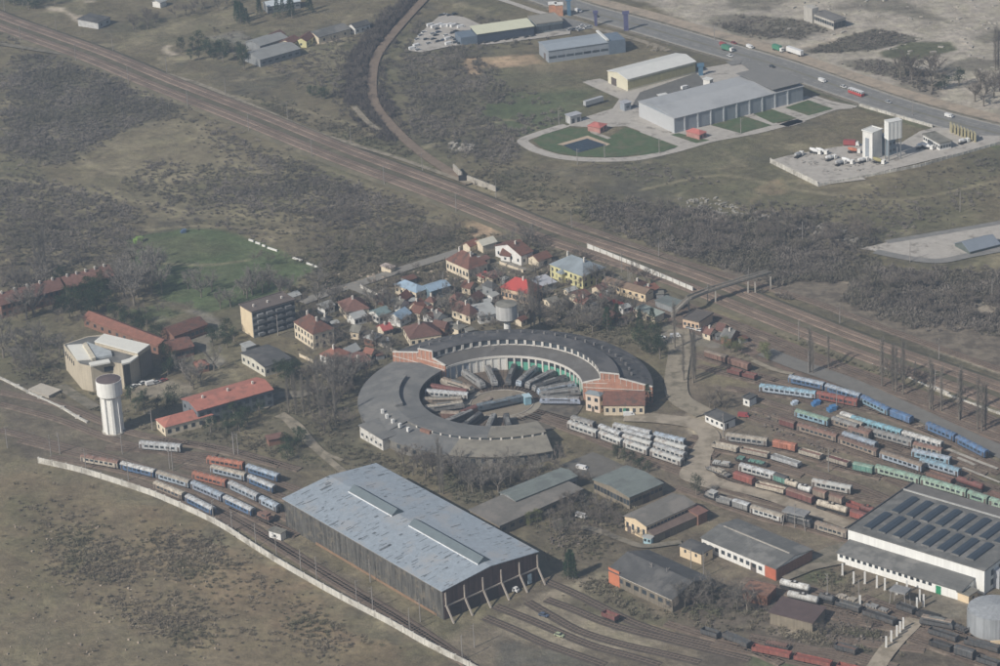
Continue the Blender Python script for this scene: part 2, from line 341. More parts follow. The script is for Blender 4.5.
paint(pts('t12', '500 500 800 640 1000 560 1000 520 860 520 740 560 640 520'), (.19, .15, .10), 4, 5, .8, .4)
paint(pts('t12', '260 420 400 400 460 440 400 500 300 470'), C_OLV, 3, 4, .8, .3)
paint(pts('t12', '770 540 820 540 840 600 780 620'), C_GRN, 3, 3, .7, .3)
paint(pts('a1', '0 100 180 160 300 240 280 300 200 320 0 260'), (.21, .18, .115), 3, 4, .8, .4)
paint(pts('a1', '0 250 200 330 180 420 60 440 0 430'), (.125, .10, .07), 3, 4, .7, .4)
paint(pts('a5', '260 100 400 110 560 110 760 130 830 60 900 110 950 190 960 250 900 400 890 450 996 520 996 560 830 500 760 470 800 400 860 250 780 160 540 130 330 130'), (.40, .345, .27), 2, 2.5, .95, .15)
paint(pts('a3', '0 0 100 0 160 40 60 90 20 200 30 290 150 330 420 390 600 470 920 560 996 600 996 620 600 520 330 450 120 390 0 320'), (.38, .325, .255), 2, 2.5, .95, .2)
paint(pts('f', '270 380 400 330 420 360 350 400 360 440 420 460 430 480 500 480 480 500 400 470 300 470 260 440'), (.125, .115, .085), 4, 5, .7, .4)
paint(pts('t02', '500 220 640 180 780 200 760 260 680 250 540 250'), (.32, .28, .23), 2, 2, .8, .3)
paint(pts('f', '330 265 480 235 560 230 700 290 700 340 640 350 560 330 480 330 400 350 300 350 280 330'), (.14, .125, .10), 5, 6, .6, .4)
paint(pts('b4', '240 520 400 500 600 520 700 640 640 666 300 666 250 600'), (.28, .255, .225), 2, 3, .8, .4)
paint(pts('t22', '690 100 740 90 740 210 690 210'), (.27, .23, .18), 2, 2, .8, .2)
paint_line(pts('t32', '0 80 120 100 330 190 560 290 760 400 1000 500'), 7, (.27, .235, .185), 2, 1.5, .85, .2)
paint(pts('t30', '0 140 0 220 300 330 700 460 1000 560 1000 480 700 380 420 300 240 240'), (.30, .25, .195), 3, 4, .75, .3)
paint(pts('f', '428 -8 398 10 368 40 354 68 352 92 366 118 392 138 402 140 385 112 370 86 372 58 396 22 420 -4'), C_DK, 5, 3, .9, .1)
bare = fbm(GXf, GYf, 7, 77, 3)[:, None]; gcol *= 1+bare*.22
gcol = np.clip(gcol, .01, .8)
def grid_mesh():
    me = bpy.data.meshes.new('ground'); nx, ny = len(xs), len(ys)
    V = np.stack([GXf, GYf, np.zeros(GXf.size)], 1).astype(np.float32)
    I = np.arange(nx*ny).reshape(ny, nx); Q = np.stack([I[:-1, :-1], I[:-1, 1:], I[1:, 1:], I[1:, :-1]], -1).reshape(-1, 4)
    me.vertices.add(len(V)); me.vertices.foreach_set('co', V.ravel())
    me.loops.add(Q.size); me.loops.foreach_set('vertex_index', Q.ravel().astype(np.int32))
    me.polygons.add(len(Q)); me.polygons.foreach_set('loop_start', np.arange(0, Q.size, 4, dtype=np.int32))
    me.update(calc_edges=True)
    a = me.color_attributes.new('soil', 'FLOAT_COLOR', 'POINT'); a.data.foreach_set('color', np.concatenate([gcol, np.ones((len(gcol), 1))], 1).astype(np.float32).ravel())
    return me
gm = bpy.data.materials.new('soil_and_grass'); gm.use_nodes = True; nt = gm.node_tree; N = nt.nodes; L = nt.links; b = N['Principled BSDF']
b.inputs['Roughness'].default_value = 1; b.inputs['Specular IOR Level'].default_value = .1
at = N.new('ShaderNodeAttribute'); at.attribute_name = 'soil'; ge = N.new('ShaderNodeNewGeometry')
def nzn(s, d, r=.65):
    n = N.new('ShaderNodeTexNoise'); n.inputs['Scale'].default_value = s; n.inputs['Detail'].default_value = d; n.inputs['Roughness'].default_value = r
    L.new(ge.outputs['Position'], n.inputs['Vector']); return n
def mrn(src, a, b_, c, d):
    m = N.new('ShaderNodeMapRange'); m.inputs[1].default_value = a; m.inputs[2].default_value = b_; m.inputs[3].default_value = c; m.inputs[4].default_value = d
    L.new(src, m.inputs[0]); return m.outputs[0]
def mul(a, c):
    m = N.new('ShaderNodeMath'); m.operation = 'MULTIPLY'; L.new(a, m.inputs[0]); L.new(c, m.inputs[1]); return m.outputs[0]
nA = nzn(.28, 7, .7); nB = nzn(.045, 6, .6); nC = nzn(1.1, 4, .7)
f = mul(mul(mrn(nA.outputs['Fac'], .3, .7, .68, 1.34), mrn(nB.outputs['Fac'], .3, .7, .8, 1.2)), mrn(nC.outputs['Fac'], .3, .7, .85, 1.15))
vm = N.new('ShaderNodeVectorMath'); vm.operation = 'SCALE'; L.new(at.outputs['Vector'], vm.inputs[0]); L.new(f, vm.inputs['Scale'])
mx = N.new('ShaderNodeMix'); mx.data_type = 'RGBA'; mx.blend_type = 'MULTIPLY'; nD = nzn(.09, 5, .7)
L.new(mrn(nD.outputs['Fac'], .45, .62, 0, .3), mx.inputs['Factor']); L.new(vm.outputs[0], mx.inputs[6]); mx.inputs[7].default_value = (.96, 1.04, .82, 1)
L.new(mx.outputs[2], b.inputs['Base Color'])
bp = N.new('ShaderNodeBump'); bp.inputs['Strength'].default_value = .9; bp.inputs['Distance'].default_value = .8; L.new(nA.outputs['Fac'], bp.inputs['Height']); L.new(bp.outputs[0], b.inputs['Normal'])
ge_me = grid_mesh(); ge_me.materials.append(gm); ground = bpy.data.objects.new('ground', ge_me); COL.objects.link(ground); tag(ground, kind='structure')
# --- air: pale even haze in a closed box
hz = MB().box(-4900, 4900, -1400, 7400, -1.0, 520).build('haze', bpy.data.materials.new('haze_air')); tag(hz, kind='stuff'); hz['label'] = 'thin pale haze hanging over the whole plain'; hz['category'] = 'haze'
hm = hz.data.materials[0]; hm.use_nodes = True; hn = hm.node_tree; hn.nodes.clear()
ho = hn.nodes.new('ShaderNodeOutputMaterial'); hv = hn.nodes.new('ShaderNodeVolumePrincipled'); hv.inputs['Density'].default_value = .00028
hv.inputs['Color'].default_value = (.64, .80, 1, 1); hv.inputs['Anisotropy'].default_value = .35; hn.links.new(hv.outputs[0], ho.inputs['Volume'])
# ------------------------------------------------------------------ roads, paths, yards
ASPH = mat('asphalt', (.215, .210, .200), .95, .18, .4, stain=(.26, .25, .235), stain_amt=.4)
PAVE = mat('paving', (.44, .41, .37), .95, .16, .3, stain=(.22, .20, .175), stain_amt=.25)
DIRT = mat('dirt_track', (.30, .26, .20), 1, .25, .25, stain=(.17, .15, .11), stain_amt=.45, stain_scale=.2)
GRAV = mat('gravel_lane', (.22, .195, .155), 1, .25, .3, stain=(.13, .12, .09), stain_amt=.5, stain_scale=.2)
CONC = mat('concrete', (.42, .39, .34), .9, .15, .4, stain=(.25, .23, .20), stain_amt=.35, stain_scale=.3)
LINE = mat('road_paint', (.42, .41, .38), .7, .15, .8)
BALL = mat('ballast', (.125, .095, .075), 1, .3, .5, rnd=.3, stain=(.20, .160, .125), stain_amt=.4, stain_scale=.15)
RAIL = mat('rail_steel', (.22, .17, .14), .5, .2, .8, metal=.3)
GRASS = mat('mown_grass', (.082, .118, .055), 1, .3, .35, stain=(.125, .130, .075), stain_amt=.45, stain_scale=.15)
hw = pts('f', '520 -12 580 9 640 25.5 700 43 776 65 840 87 900 107 960 124 1000 134 1080 157')
_, HW = road('verge', hw, 25, GRAV)
road('highway', hw, 18.5, ASPH)
for o, w in ((0, 1.6), (-8.6, .5), (8.6, .5)):
    tag(strip_mb(HW, w, nz(), None, o).build('road_marking', LINE if o else mat('median', (.2, .19, .15), 1)), kind='structure')
for o in (-4.4, 4.4):
    mb = MB(); z = nz()
    for k in range(0, len(HW)-1):
        seg = HW[k+1]-HW[k]; n = max(1, int(seg.length/12)); d = seg.normalized(); nrm = Vector((-d.y, d.x, 0))*o
        for j in range(n):
            a = HW[k]+seg*(j/n)+nrm; b_ = a+d*4; q = Vector((-d.y, d.x, 0))*.15
            mb.poly([(a-q).to_tuple()[:2]+(z,), (b_-q).to_tuple()[:2]+(z,), (b_+q).to_tuple()[:2]+(z,), (a+q).to_tuple()[:2]+(z,)])
    tag(mb.build('road_marking', LINE), kind='structure')
kb = MB(); wall_mb(HW, .3, 0, .15, kb, 9.6); wall_mb(HW, .3, 0, .15, kb, -9.6); tag(kb.build('kerb', CONC), kind='structure')
road('dirt_lane', [p+Vector((8, 16, 0)) for p in hw], 9, mat('sandy_lane', (.40, .33, .255), 1, .2, .25, stain=(.28, .24, .19), stain_amt=.4))
# warehouse park beside the highway
sheet('yard_paving', pts('c5', '350 350 480 290 640 240 680 180 480 90 450 75 580 60 760 150 996 230 996 450 720 350 560 360'), PAVE)
sheet('yard_paving', pts('t20', '420 340 340 325 400 315 505 355 780 290 830 270 1000 240 1000 330 830 340 600 410 500 440 520 390'), PAVE)
sheet('yard_paving', pts('c6', '0 140 350 20 420 90 300 130 60 200 -60 240'), mat('car_park', (.15, .145, .135), .95, .2, .4))
road('path', pts('c5', '350 345 260 372 160 405 80 440 120 478 180 507 300 540 450 557 620 560 800 550 1000 508')+pts('c6', '300 478 450 435 700 390 900 340 1000 317')+pts('c7', '150 222 300 170 450 118 570 105'), 5.5, PAVE)
sheet('lawn', pts('c5', '145 440 200 405 360 365 520 365 530 395 600 430 720 355 860 410 996 465 996 490 800 530 620 545 450 540 300 522 200 490'), GRASS)
sheet('lawn', pts('c6', '445 345 640 290 825 345 630 397'), GRASS)
sheet('yard_paving', pts('c6', '190 395 440 345 640 400 440 445 240 490 0 400 0 350'), PAVE)
sheet('lawn', pts('c6', '190 405 240 395 435 440 350 458'), GRASS)
sheet('lawn', pts('c6', '0 390 240 478 150 510 0 535'), GRASS)
sheet('yard_paving', pts('c6', '640 285 700 270 860 335 830 350'), PAVE)
sheet('lawn', pts('c6', '705 275 840 245 985 302 830 335'), GRASS)
sheet('yard_paving', pts('c7', '40 110 160 80 290 40 460 95 600 105 440 130 250 185 180 160'), PAVE)
sheet('lawn', pts('c7', '155 112 300 65 458 120 300 162'), GRASS)
road('path', pts('c7', '330 42 450 80 600 108'), 3, PAVE)
road('path', pts('c5', '530 360 515 388 580 415 620 430'), 2.5, CONC)
sheet('pool_surround', pts('c5', '290 467 485 412 625 465 600 475 480 430 335 472'), mat('sandstone_paving', (.48, .38, .28), .9, .12, .5))
sheet('pond_water', pts('c5', '332 472 480 430 600 470 425 518'), mat('dark_water', (.035, .05, .065), .25, .2, .2))
wall_ = mat('white_wall', (.62, .60, .56), .8, .12, .5, streak=.1, rnd=.05)
# concrete plant and far right lots
sheet('yard_paving', pts('c7', '70 440 160 415 400 370 560 345 700 330 880 330 996 260')+pts('c8', '420 300 540 270 660 280 850 330 1000 330 1000 380 860 420 640 470 400 530 0 620')+pts('c7', '660 560 365 598'), PAVE)
sheet('yard_paving', pts('t31', '545 345 440 330 545 305 720 280 1000 228 1060 215 1060 330 1000 340 880 358 760 382 640 378'), PAVE)
road('road', pts('t31', '500 340 640 368 760 378 880 355 1060 322'), 5, ASPH); road('road', pts('t31', '545 303 740 270 1060 215'), 4, ASPH)
# dealership yard
sheet('yard_paving', pts('c1', '60 320 100 240 180 160 260 90 400 110 500 155 480 210 480 270 300 295 130 330'), PAVE)
sheet('yard_paving', pts('c1', '480 280 860 215 1000 190 1060 190 1060 215 880 240 560 280'), PAVE)
road('road', pts('c1', '560 -20 720 30 850 75 1000 110'), 4, PAVE); road('road', pts('c2', '50 60 170 110 330 175 480 215 640 262')+pts('c2', '700 280 800 320'), 4, DIRT)
sheet('yard_paving', pts('c2', '60 90 150 110 330 160 330 180 160 200 60 195 150 150'), ASPH)
road('road', pts('c3', '300 400 400 390 480 440 560 480'), 7, ASPH)
# settlement streets
road('street', pts('t11', '205 545 330 500 450 465 600 415 760 365 840 340'), 6, mat('worn_street', (.25, .235, .21), 1, .15, .3))
road('street', pts('t11', '400 480 500 520 560 545 700 600 800 650'), 4.5, mat('worn_street', (.25, .235, .21)))
road('street', pts('b3', '0 200 100 240 150 255'), 4.5, mat('worn_street', (.25, .235, .21))); road('street', pts('b3', '170 260 320 195 400 230'), 4, GRAV)
road('street', pts('b3', '240 500 400 440 560 400 700 370 740 350'), 4, GRAV)
road('lane', pts('t12', '110 330 150 350 200 410 260 460 330 520 380 560'), 3, DIRT); road('lane', pts('t12', '130 320 200 370 250 430 300 480 370 510'), 2, DIRT)
road('lane', pts('t12', '40 300 110 250 200 245 300 210'), 6, GRAV)
road('lane', pts('f', '678 330 680 350 676 380 680 400 705 415'), 9, DIRT)
road('road', pts('t32', '60 75 170 120 300 165 420 210 640 310 800 385 1000 475 1100 520'), 8.5, mat('grey_asphalt', (.185, .175, .16), 1, .15, .3))
road('path', pts('t32', '10 110 90 145 170 165'), 2.5, DIRT)
SAND = mat('sandy_yard_lane', (.36, .31, .245), 1, .2, .2, stain=(.24, .205, .155), stain_amt=.45, stain_scale=.12)
road('lane', pts('a5', '400 112 560 118 760 140 870 170 930 235 900 300 850 400 810 470 860 500 1000 545'), 8, SAND)
road('lane', pts('a3', '60 20 30 120 15 240 80 320 220 365 400 410 600 480 780 545 930 600'), 6, SAND)
road('lane', pts('t33', '660 480 640 510 590 560 540 620 500 680'), 6, SAND)
road('lane', pts('t33', '120 310 220 270 330 215 400 190'), 8, GRAV)
road('lane', pts('t02', '240 210 300 250 380 300'), 5, GRAV)
road('path', pts('t32', '790 465 900 510 990 545'), 1.6, CONC); road('path', pts('t32', '850 540 1000 600'), 1.2, CONC); road('path', pts('t32', '830 500 900 530'), 1.5, CONC)
sheet('yard_paving', pts('b8', '130 40 330 -40 430 0 545 55 330 125 230 100'), mat('old_asphalt', (.15, .14, .125), 1, .2, .25))
sheet('yard_paving', pts('t33', '120 305 250 265 390 190 380 260 280 280 200 300 150 310'), GRAV)
road('lane', pts('b8', '240 430 330 440 500 500 640 545 800 530 880 520'), 3, GRAV)
# ------------------------------------------------------------------ railway tracks
def track(P, off=0.0, w=3.4, lift=.35, z=0.0, smooth=True):
    P = smooth_line(P, 5) if smooth else P
    P = offset_line(P, off); MASK_L.append((P, w/2+.5)); mb = MB(); A = offset_line(P, -w/2); B = offset_line(P, w/2); A2 = offset_line(P, -w/2-.6); B2 = offset_line(P, w/2+.6); i = 0
    for a, b_, c, d in zip(A2, A, B, B2): mb.v += [(a.x, a.y, z), (b_.x, b_.y, z+lift), (c.x, c.y, z+lift), (d.x, d.y, z)]
    for k in range(len(P)-1):
        for j in range(3): mb.f.append((4*k+j, 4*k+4+j, 4*k+5+j, 4*k+1+j))
    o = tag(mb.build('railway_track', BALL), kind='structure')
    for s in (-.75, .75): wall_mb(P, .14, z+lift, z+lift+.17, None, s).build('rail', RAIL, o)
    sm = MB(); acc = 0
    for k in range(len(P)-1):
        seg = P[k+1]-P[k]; n = int(seg.length/1.3)
        if n < 1: continue
        d = seg/seg.length; q = Vector((-d.y, d.x, 0))*1.25
        for j in range(n):
            c = P[k]+seg*((j+.5)/n); a = d*.16
            z1 = z+lift+.05
            sm.poly([tuple(c-a-q)[:2]+(z1,), tuple(c+a-q)[:2]+(z1,), tuple(c+a+q)[:2]+(z1,), tuple(c-a+q)[:2]+(z1,)])
    if sm.v: sm.build('sleepers', mat('sleeper', (.19, .16, .13), 1, .3, .7), o)
    return P
MAIN = pts('f', '-60 -3 0 22 50 40 100 58 162 84 250 118 344 156 431 188 500 215 524 225 564 240 612 255.5 668 274 707 288 780 317 860 348 940 376 1000 397 1080 426')
ML = smooth_line(MAIN, 5)
eb = MB(); i = 0
for off, z in ((-16.5, .0), (-13.5, .9), (12, .9), (15, .0)):
    pass
A = [offset_line(ML, o) for o in (-12.5, -10.5, 9.8, 12.5)]
for k in range(len(ML)): eb.v += [(A[0][k].x, A[0][k].y, 0), (A[1][k].x, A[1][k].y, .9), (A[2][k].x, A[2][k].y, .9), (A[3][k].x, A[3][k].y, 0)]
for k in range(len(ML)-1):
    for j in range(3): eb.f.append((4*k+j, 4*k+4+j, 4*k+5+j, 4*k+1+j))
tag(eb.build('railway_embankment', mat('embankment', (.150, .132, .092), 1, .3, .25, stain=(.120, .108, .075), stain_amt=.6, stain_scale=.06)), kind='structure')
BALL_DARK = BALL; BALL = mat('main_ballast', (.225, .170, .135), 1, .3, .5, rnd=.2, stain=(.16, .12, .095), stain_amt=.5, stain_scale=.05)
for o in (-8.2, -4.2, 3.4, 7.4): track(MAIN, o, z=.92, lift=.3, w=2.6)
BALL = BALL_DARK
MR = pts('f', '690 283 780 316 860 347 940 375 1000 396 1080 425')
eb = MB(); SM = smooth_line(MR, 5); strip_mb(SM, 21, .06, eb, -26); tag(eb.build('yard_formation', mat('formation', (.185, .135, .108), 1, .3, .25, stain=(.11, .09, .07), stain_amt=.4)), kind='structure')
for o in (-19, -24, -29): track(MR, o)
eb = MB(); strip_mb(SM, 26, .05, eb, 30); tag(eb.build('yard_formation', mat('formation2', (.20, .168, .13), 1, .3, .25, stain=(.12, .10, .08), stain_amt=.5)), kind='structure')
track(pts('f', '560 226 640 255 720 281 800 305 880 335 1000 378 1080 406'), 6)
BR = pts('f', '432 -8 404 22 378 55 372 82 375 105 390 125 407 142 430 160 470 185')
tag(strip_mb(smooth_line(BR), 5, nz()).build('railway_embankment', mat('branch_formation', (.215, .165, .125), 1, .25, .3)), kind='structure'); track(BR, 0, z=.05, lift=.25)
road('path', pts('t10', '415 430 450 470 480 500 515 525'), 3, DIRT)
SB = pts('f', '0 15 40 30 110 60 190 82 260 110 320 135 400 160 470 185'); road('lane', SB, 3, DIRT); 
road('lane', pts('f', '0 45 45 52 110 62'), 4, GRAV)
# ------------------------------------------------------------------ buildings
GLASS = mat('window_glass', (.05, .06, .07), .25, .3, .3, rnd=.5, spec=.5)
DARKOP = mat('dark_opening', (.03, .03, .032), .9, .2, .5)
CREAM = mat('cream_render', (.70, .61, .47), .9, .12, .4, streak=.12)
BEIGE = mat('beige_render', (.62, .53, .40), .9, .12, .4, streak=.12)
PINK = mat('peach_render', (.62, .46, .33), .9, .12, .4, streak=.1)
YEL = mat('yellow_render', (.66, .62, .34), .9, .1, .4, streak=.1)
GREYW = mat('grey_render', (.26, .27, .275), .9, .15, .4, streak=.15)
WHITE = mat('white_render', (.74, .73, .70), .85, .08, .4, streak=.08)
PANEL = mat('panel_wall', (.30, .33, .365), .6, .08, .3, streak=.06)
BRICKW = mat('brick_wall', (.24, .135, .10), .9, .2, .8, streak=.12)
R_RED = mat('red_tile_roof', (.29, .135, .10), .9, .22, .5, rnd=.15, sheets=(1.2, .45, .12), stain=(.20, .10, .075), stain_amt=.4, stain_scale=.4)
R_BROWN = mat('brown_tile_roof', (.17, .085, .065), .9, .22, .5, rnd=.15, sheets=(1.2, .45, .14), stain=(.10, .07, .06), stain_amt=.4, stain_scale=.4)
R_DRED = mat('dark_red_roof', (.19, .105, .088), .9, .22, .5, rnd=.25, sheets=(1.2, .45, .14), stain=(.15, .085, .07), stain_amt=.4, stain_scale=.4)
R_SCAR = mat('scarlet_roof', (.42, .07, .06), .6, .12, .5)
R_BLUE = mat('blue_metal_roof', (.30, .40, .50), .5, .12, .4, stain=(.22, .27, .32), stain_amt=.35, stain_scale=.3)
R_GREY = mat('grey_felt_roof', (.145, .145, .140), .95, .18, .25, sheets=(5, 1.2, .06), stain=(.21, .205, .195), stain_amt=.4, stain_scale=.12)
R_DGREY = mat('dark_felt_roof', (.095, .095, .095), .95, .2, .25, sheets=(5, 1.2, .08), stain=(.14, .135, .13), stain_amt=.35, stain_scale=.12)
R_LGREY = mat('pale_metal_roof', (.40, .41, .40), .6, .1, .3, stain=(.30, .30, .29), stain_amt=.35, stain_scale=.2)
R_WHITE = mat('white_metal_roof', (.70, .70, .67), .5, .06, .3)
R_GGREY = mat('green_grey_roof', (.19, .215, .205), .9, .14, .25, sheets=(3, 1, .07), stain=(.15, .165, .16), stain_amt=.4, stain_scale=.15)
R_ASB = mat('sheet_roof', (.235, .225, .195), .95, .16, .3, sheets=(2.4, 1.1, .10), stain=(.15, .145, .125), stain_amt=.45, stain_scale=.25)
CHIM = mat('chimney_render', (.62, .58, .52), .9, .15, .5)
DOORM = mat('door_paint', (.12, .10, .09), .8, .2, .5, rnd=.3)
WMESH = {}
def win_mesh(w, h, m, nm='window'):
    k = (round(w, 2), round(h, 2), m.name, nm)
    if k not in WMESH:
        mb = MB(); mb.box(-w/2, w/2, -.06, .05, 0, h)
        me = bpy.data.meshes.new(nm); me.from_pydata(mb.v, [], mb.f); me.materials.append(m); WMESH[k] = me
    return WMESH[k]
def roof_mb(kind, W, D, h, rise, oh=.4, th=.25):
    mb = MB(); x0, x1, y0, y1 = -oh, W+oh, -oh, D+oh
    if kind == 'flat':
        mb.box(x0, x1, y0, y1, h, h+th)
        for a in ((x0, x1, y0, y0+.35), (x0, x1, y1-.35, y1), (x0, x0+.35, y0+.35, y1-.35), (x1-.35, x1, y0+.35, y1-.35)): mb.box(a[0], a[1], a[2], a[3], h+th, h+th+.3)
    elif kind == 'slab': mb.box(x0, x1, y0, y1, h, h+th)
    elif kind == 'gx':   # ridge along x
        ym = D/2; s = rise/(D/2)*oh
        prof = [(y0, h-s), (ym, h+rise), (y1, h-s), (y1, h-s+th), (ym, h+rise+th), (y0, h-s+th)]
        for a, b_ in ((0, 1), (1, 2)):
            P = [prof[a], prof[b_], prof[5-b_], prof[5-a]]; mb.hull8([(x0, y, z) for y, z in P], [(x1, y, z) for y, z in P])
    elif kind == 'gy':
        xm = W/2; s = rise/(W/2)*oh
        prof = [(x0, h-s), (xm, h+rise), (x1, h-s), (x1, h-s+th), (xm, h+rise+th), (x0, h-s+th)]
        for a, b_ in ((0, 1), (1, 2)):
            P = [prof[a], prof[b_], prof[5-b_], prof[5-a]]; mb.hull8([(x, y1, z) for x, z in P], [(x, y0, z) for x, z in P])
    elif kind == 'shed':   # lean-to rising towards the back
        mb.hull8([(x0, y0, h), (x1, y0, h), (x1, y1, h+rise), (x0, y1, h+rise)], [(x0, y0, h+th), (x1, y0, h+th), (x1, y1, h+rise+th), (x0, y1, h+rise+th)])
    elif kind == 'hip':
        r = min(W, D)/2; z = h+rise
        a, b_ = ((r, D/2), (W-r, D/2)) if W >= D else ((W/2, r), (W/2, D-r))
        if abs(W-D) < .6: b_ = (a[0]+.3, a[1]+.3)
        i = len(mb.v); mb.v += [(x0, y0, h), (x1, y0, h), (x1, y1, h), (x0, y1, h), (a[0], a[1], z), (b_[0], b_[1], z)]
        F4 = [(0, 1, 5, 4), (1, 2, 5), (2, 3, 4, 5), (3, 0, 4)] if W >= D else [(0, 1, 4), (1, 2, 5, 4), (2, 3, 5), (3, 0, 4, 5)]
        mb.f += [tuple(i+k for k in q) for q in F4]; mb.f.append((i+3, i+2, i+1, i))
    return mb
def walls_mb(kind, W, D, h, rise):
    mb = MB().box(0, W, 0, D, 0, h-.01)
    if kind == 'gx': mb.hull8([(.02, 0.05, h-.02), (.02, D-.05, h-.02), (.02, D/2, h+rise-.05)], [(W-.02, 0.05, h-.02), (W-.02, D-.05, h-.02), (W-.02, D/2, h+rise-.05)])
    if kind == 'gy': mb.hull8([(0.05, .02, h-.02), (W-.05, .02, h-.02), (W/2, .02, h+rise-.05)][::-1], [(0.05, D-.02, h-.02), (W-.05, D-.02, h-.02), (W/2, D-.02, h+rise-.05)][::-1])
    if kind == 'shed': mb.hull8([(0.02, .05, h-.02), (W-.02, .05, h-.02), (W-.02, D-.05, h-.02), (.02, D-.05, h-.02)], [(0.02, .05, h), (W-.02, .05, h), (W-.02, D-.05, h+rise-.05), (.02, D-.05, h+rise-.05)])
    return mb
SIDE = {'f': lambda W, D, t: ((t*W, 0), 0), 'l': lambda W, D, t: ((0, (1-t)*D), -math.pi/2), 'r': lambda W, D, t: ((W, t*D), math.pi/2), 'b': lambda W, D, t: (((1-t)*W, D), math.pi)}
def put(root, side, W, D, t, w, h, z, m, nm='window', label=None):
    (x, y), a = SIDE[side](W, D, t)
    o = share(nm, win_mesh(w, h, m, nm), root, (x, y, z), a)
    if label: o['label'] = label
    return o
def building(name, label, cat, w, A, B, C, h, roof=('gx', 2), wall=None, rm=None, wins=(), doors=(), chim=0, group=None, oh=.4, minD=3, D=None, chm=None):
    """A left, B near, C right eave corner in window w of the survey. wins: (side, count, rows, w, h, z0, dz)"""
    a, b_, c = [gw(w, *q, h) for q in (A, B, C)]
    loc, rz, W, D0 = frame(a, b_, c); D = D or max(D0, minD)
    t = thing(name, label, cat, loc, rz, group); k, rise = roof
    walls_mb(k, W, D, h, rise).build('wall', wall or CREAM, t)
    r = roof_mb(k, W, D, h, rise, oh).build('roof', rm or R_RED, t)
    for (s, n, rows, ww, wh, z0, dz) in wins:
        for j in range(rows):
            for i in range(n): put(t, s, W, D, (i+.5)/n, ww, wh, z0+j*dz, GLASS)
    for (s, tt, dw, dh, dm) in doors: put(t, s, W, D, tt, dw, dh, 0, dm or DOORM, 'door')
    for i in range(chim):
        f_ = (i+.5)/chim if chim > 1 else .4
        cx, cy = (f_*W, D*.45) if W >= D else (W*.45, f_*D)
        MB().box(cx-.35, cx+.35, cy-.35, cy+.35, h+.2, h+rise+1.2).build('chimney', chm or CHIM, r)
    return t, W, D
W1 = ('f', 3, 1, 1.2, 1.3, 1.1, 0); L1 = ('l', 3, 1, 1.2, 1.3, 1.1, 0)
B = building
# --- settlement
B('apartment_block', 'four storey grey apartment block with a blank cream end wall by the field', 'apartment block', 'b1', (45, 285), (137, 327), (400, 250), 11.5, ('flat', 0), GREYW, mat('block_roof', (.14, .115, .105), .95, .2, .3), [('f', 9, 4, 2.0, 1.5, 1.2, 2.75)], [('f', .3, 1.6, 2.2, None)], 3)
BLK = bpy.data.objects['apartment_block']
_, _, bw, bd = frame(gw('b1', 45, 285, 11.5), gw('b1', 137, 327, 11.5), gw('b1', 400, 250, 11.5))
MB().box(-.12, -.02, .3, bd-.3, .2, 11.3).build('end_wall_render', mat('end_wall', (.74, .61, .42), .9, .1, .4), BLK)
for j in range(4):
    for i in (1, 3, 5, 7): MB().box(bw*(i+.5)/9-1.4, bw*(i+.5)/9+1.4, -1.2, 0, .9+j*2.75, 1.9+j*2.75).build('balcony', mat('balcony_grey', (.20, .205, .21), .9, .2, .5, rnd=.3), BLK)
B('villa', 'two storey cream house with a hipped brown roof beside the apartment block', 'house', 'b1', (363, 395), (515, 462), (645, 425), 7, ('hip', 4), CREAM, R_BROWN, [('l', 6, 2, 1.1, 1.6, 1.2, 3.1), ('f', 3, 2, 1.1, 1.5, 1.2, 3.1)], [('f', .5, 1.2, 2.2, None)], 2)
B('house', 'white house with a bright orange red hipped roof in front of the brown villa', 'house', 'b1', (572, 580), (650, 618), (745, 575), 3.5, ('hip', 3), WHITE, R_RED, [L1, W1], (), 1)
B('house', 'small house with a dull red roof just right of the orange roofed house', 'house', 'b1', (745, 625), (790, 650), (850, 625), 3, ('gx', 1.5), WHITE, R_DRED, [W1], (), 1)
B('annexe', 'low flat grey building with a white wall below the apartment block', 'building', 'b7', (680, 460), (838, 542), (1000, 490), 4.3, ('gx', 1), mat('offwhite_render', (.60, .58, .50), .9, .12, .4, streak=.15), R_DGREY, [('l', 5, 1, 1.3, 1.4, 1.4, 0), ('f', 5, 1, 1.3, 1.4, 1.4, 0)], (), 0)
B('shed', 'tiny pale roofed shed at the foot of the apartment block end wall', 'shed', 'b1', (75, 528), (100, 548), (155, 530), 2.5, ('shed', .4), GREYW, R_LGREY)
B('school_wing', 'long dark red roofed wing casting a shadow on the yard below the field', 'building', 'b7', (180, 312), (275, 350), (478, 277), 4, ('gx', 2), BRICKW, R_BROWN, [('f', 8, 1, 1.6, 1.5, 1.2, 0)], [('f', .1, 1.5, 2.2, None)])
B('school_wing', 'shorter brown roofed wing with a shadowed wall nearest the theatre trees', 'building', 'b7', (200, 388), (262, 444), (395, 412), 4, ('gx', 2), BRICKW, R_BROWN, [('f', 5, 1, 1.6, 1.5, 1.2, 0)], [('f', .1, 1.5, 2.2, None)])
B('school_wing', 'long narrow orange brown roof running down from the grove', 'building', 'f', (104, 309), (158, 346), (170, 341), 4, ('gy', 1.6), BRICKW, R_RED, [('l', 10, 1, 1.5, 1.4, 1.2, 0)], ())
B('school_wing', 'small square orange roofed pavilion below the dark red roofed wings', 'building', 'b7', (380, 515), (420, 540), (490, 525), 3, ('hip', 1.6), BRICKW, R_RED, [('f', 2, 1, 1.2, 1.2, 1.2, 0)], ())
B('dormitory', 'long red roofed barrack with white chimneys at the left edge of the photo', 'building', 'b6', (-30, 288), (5, 345), (400, 238), 6, ('gx', 3), BRICKW, R_DRED, [('f', 12, 2, 1.2, 1.4, 1.2, 2.8)], [('f', .5, 1.4, 2.2, None)], 5)
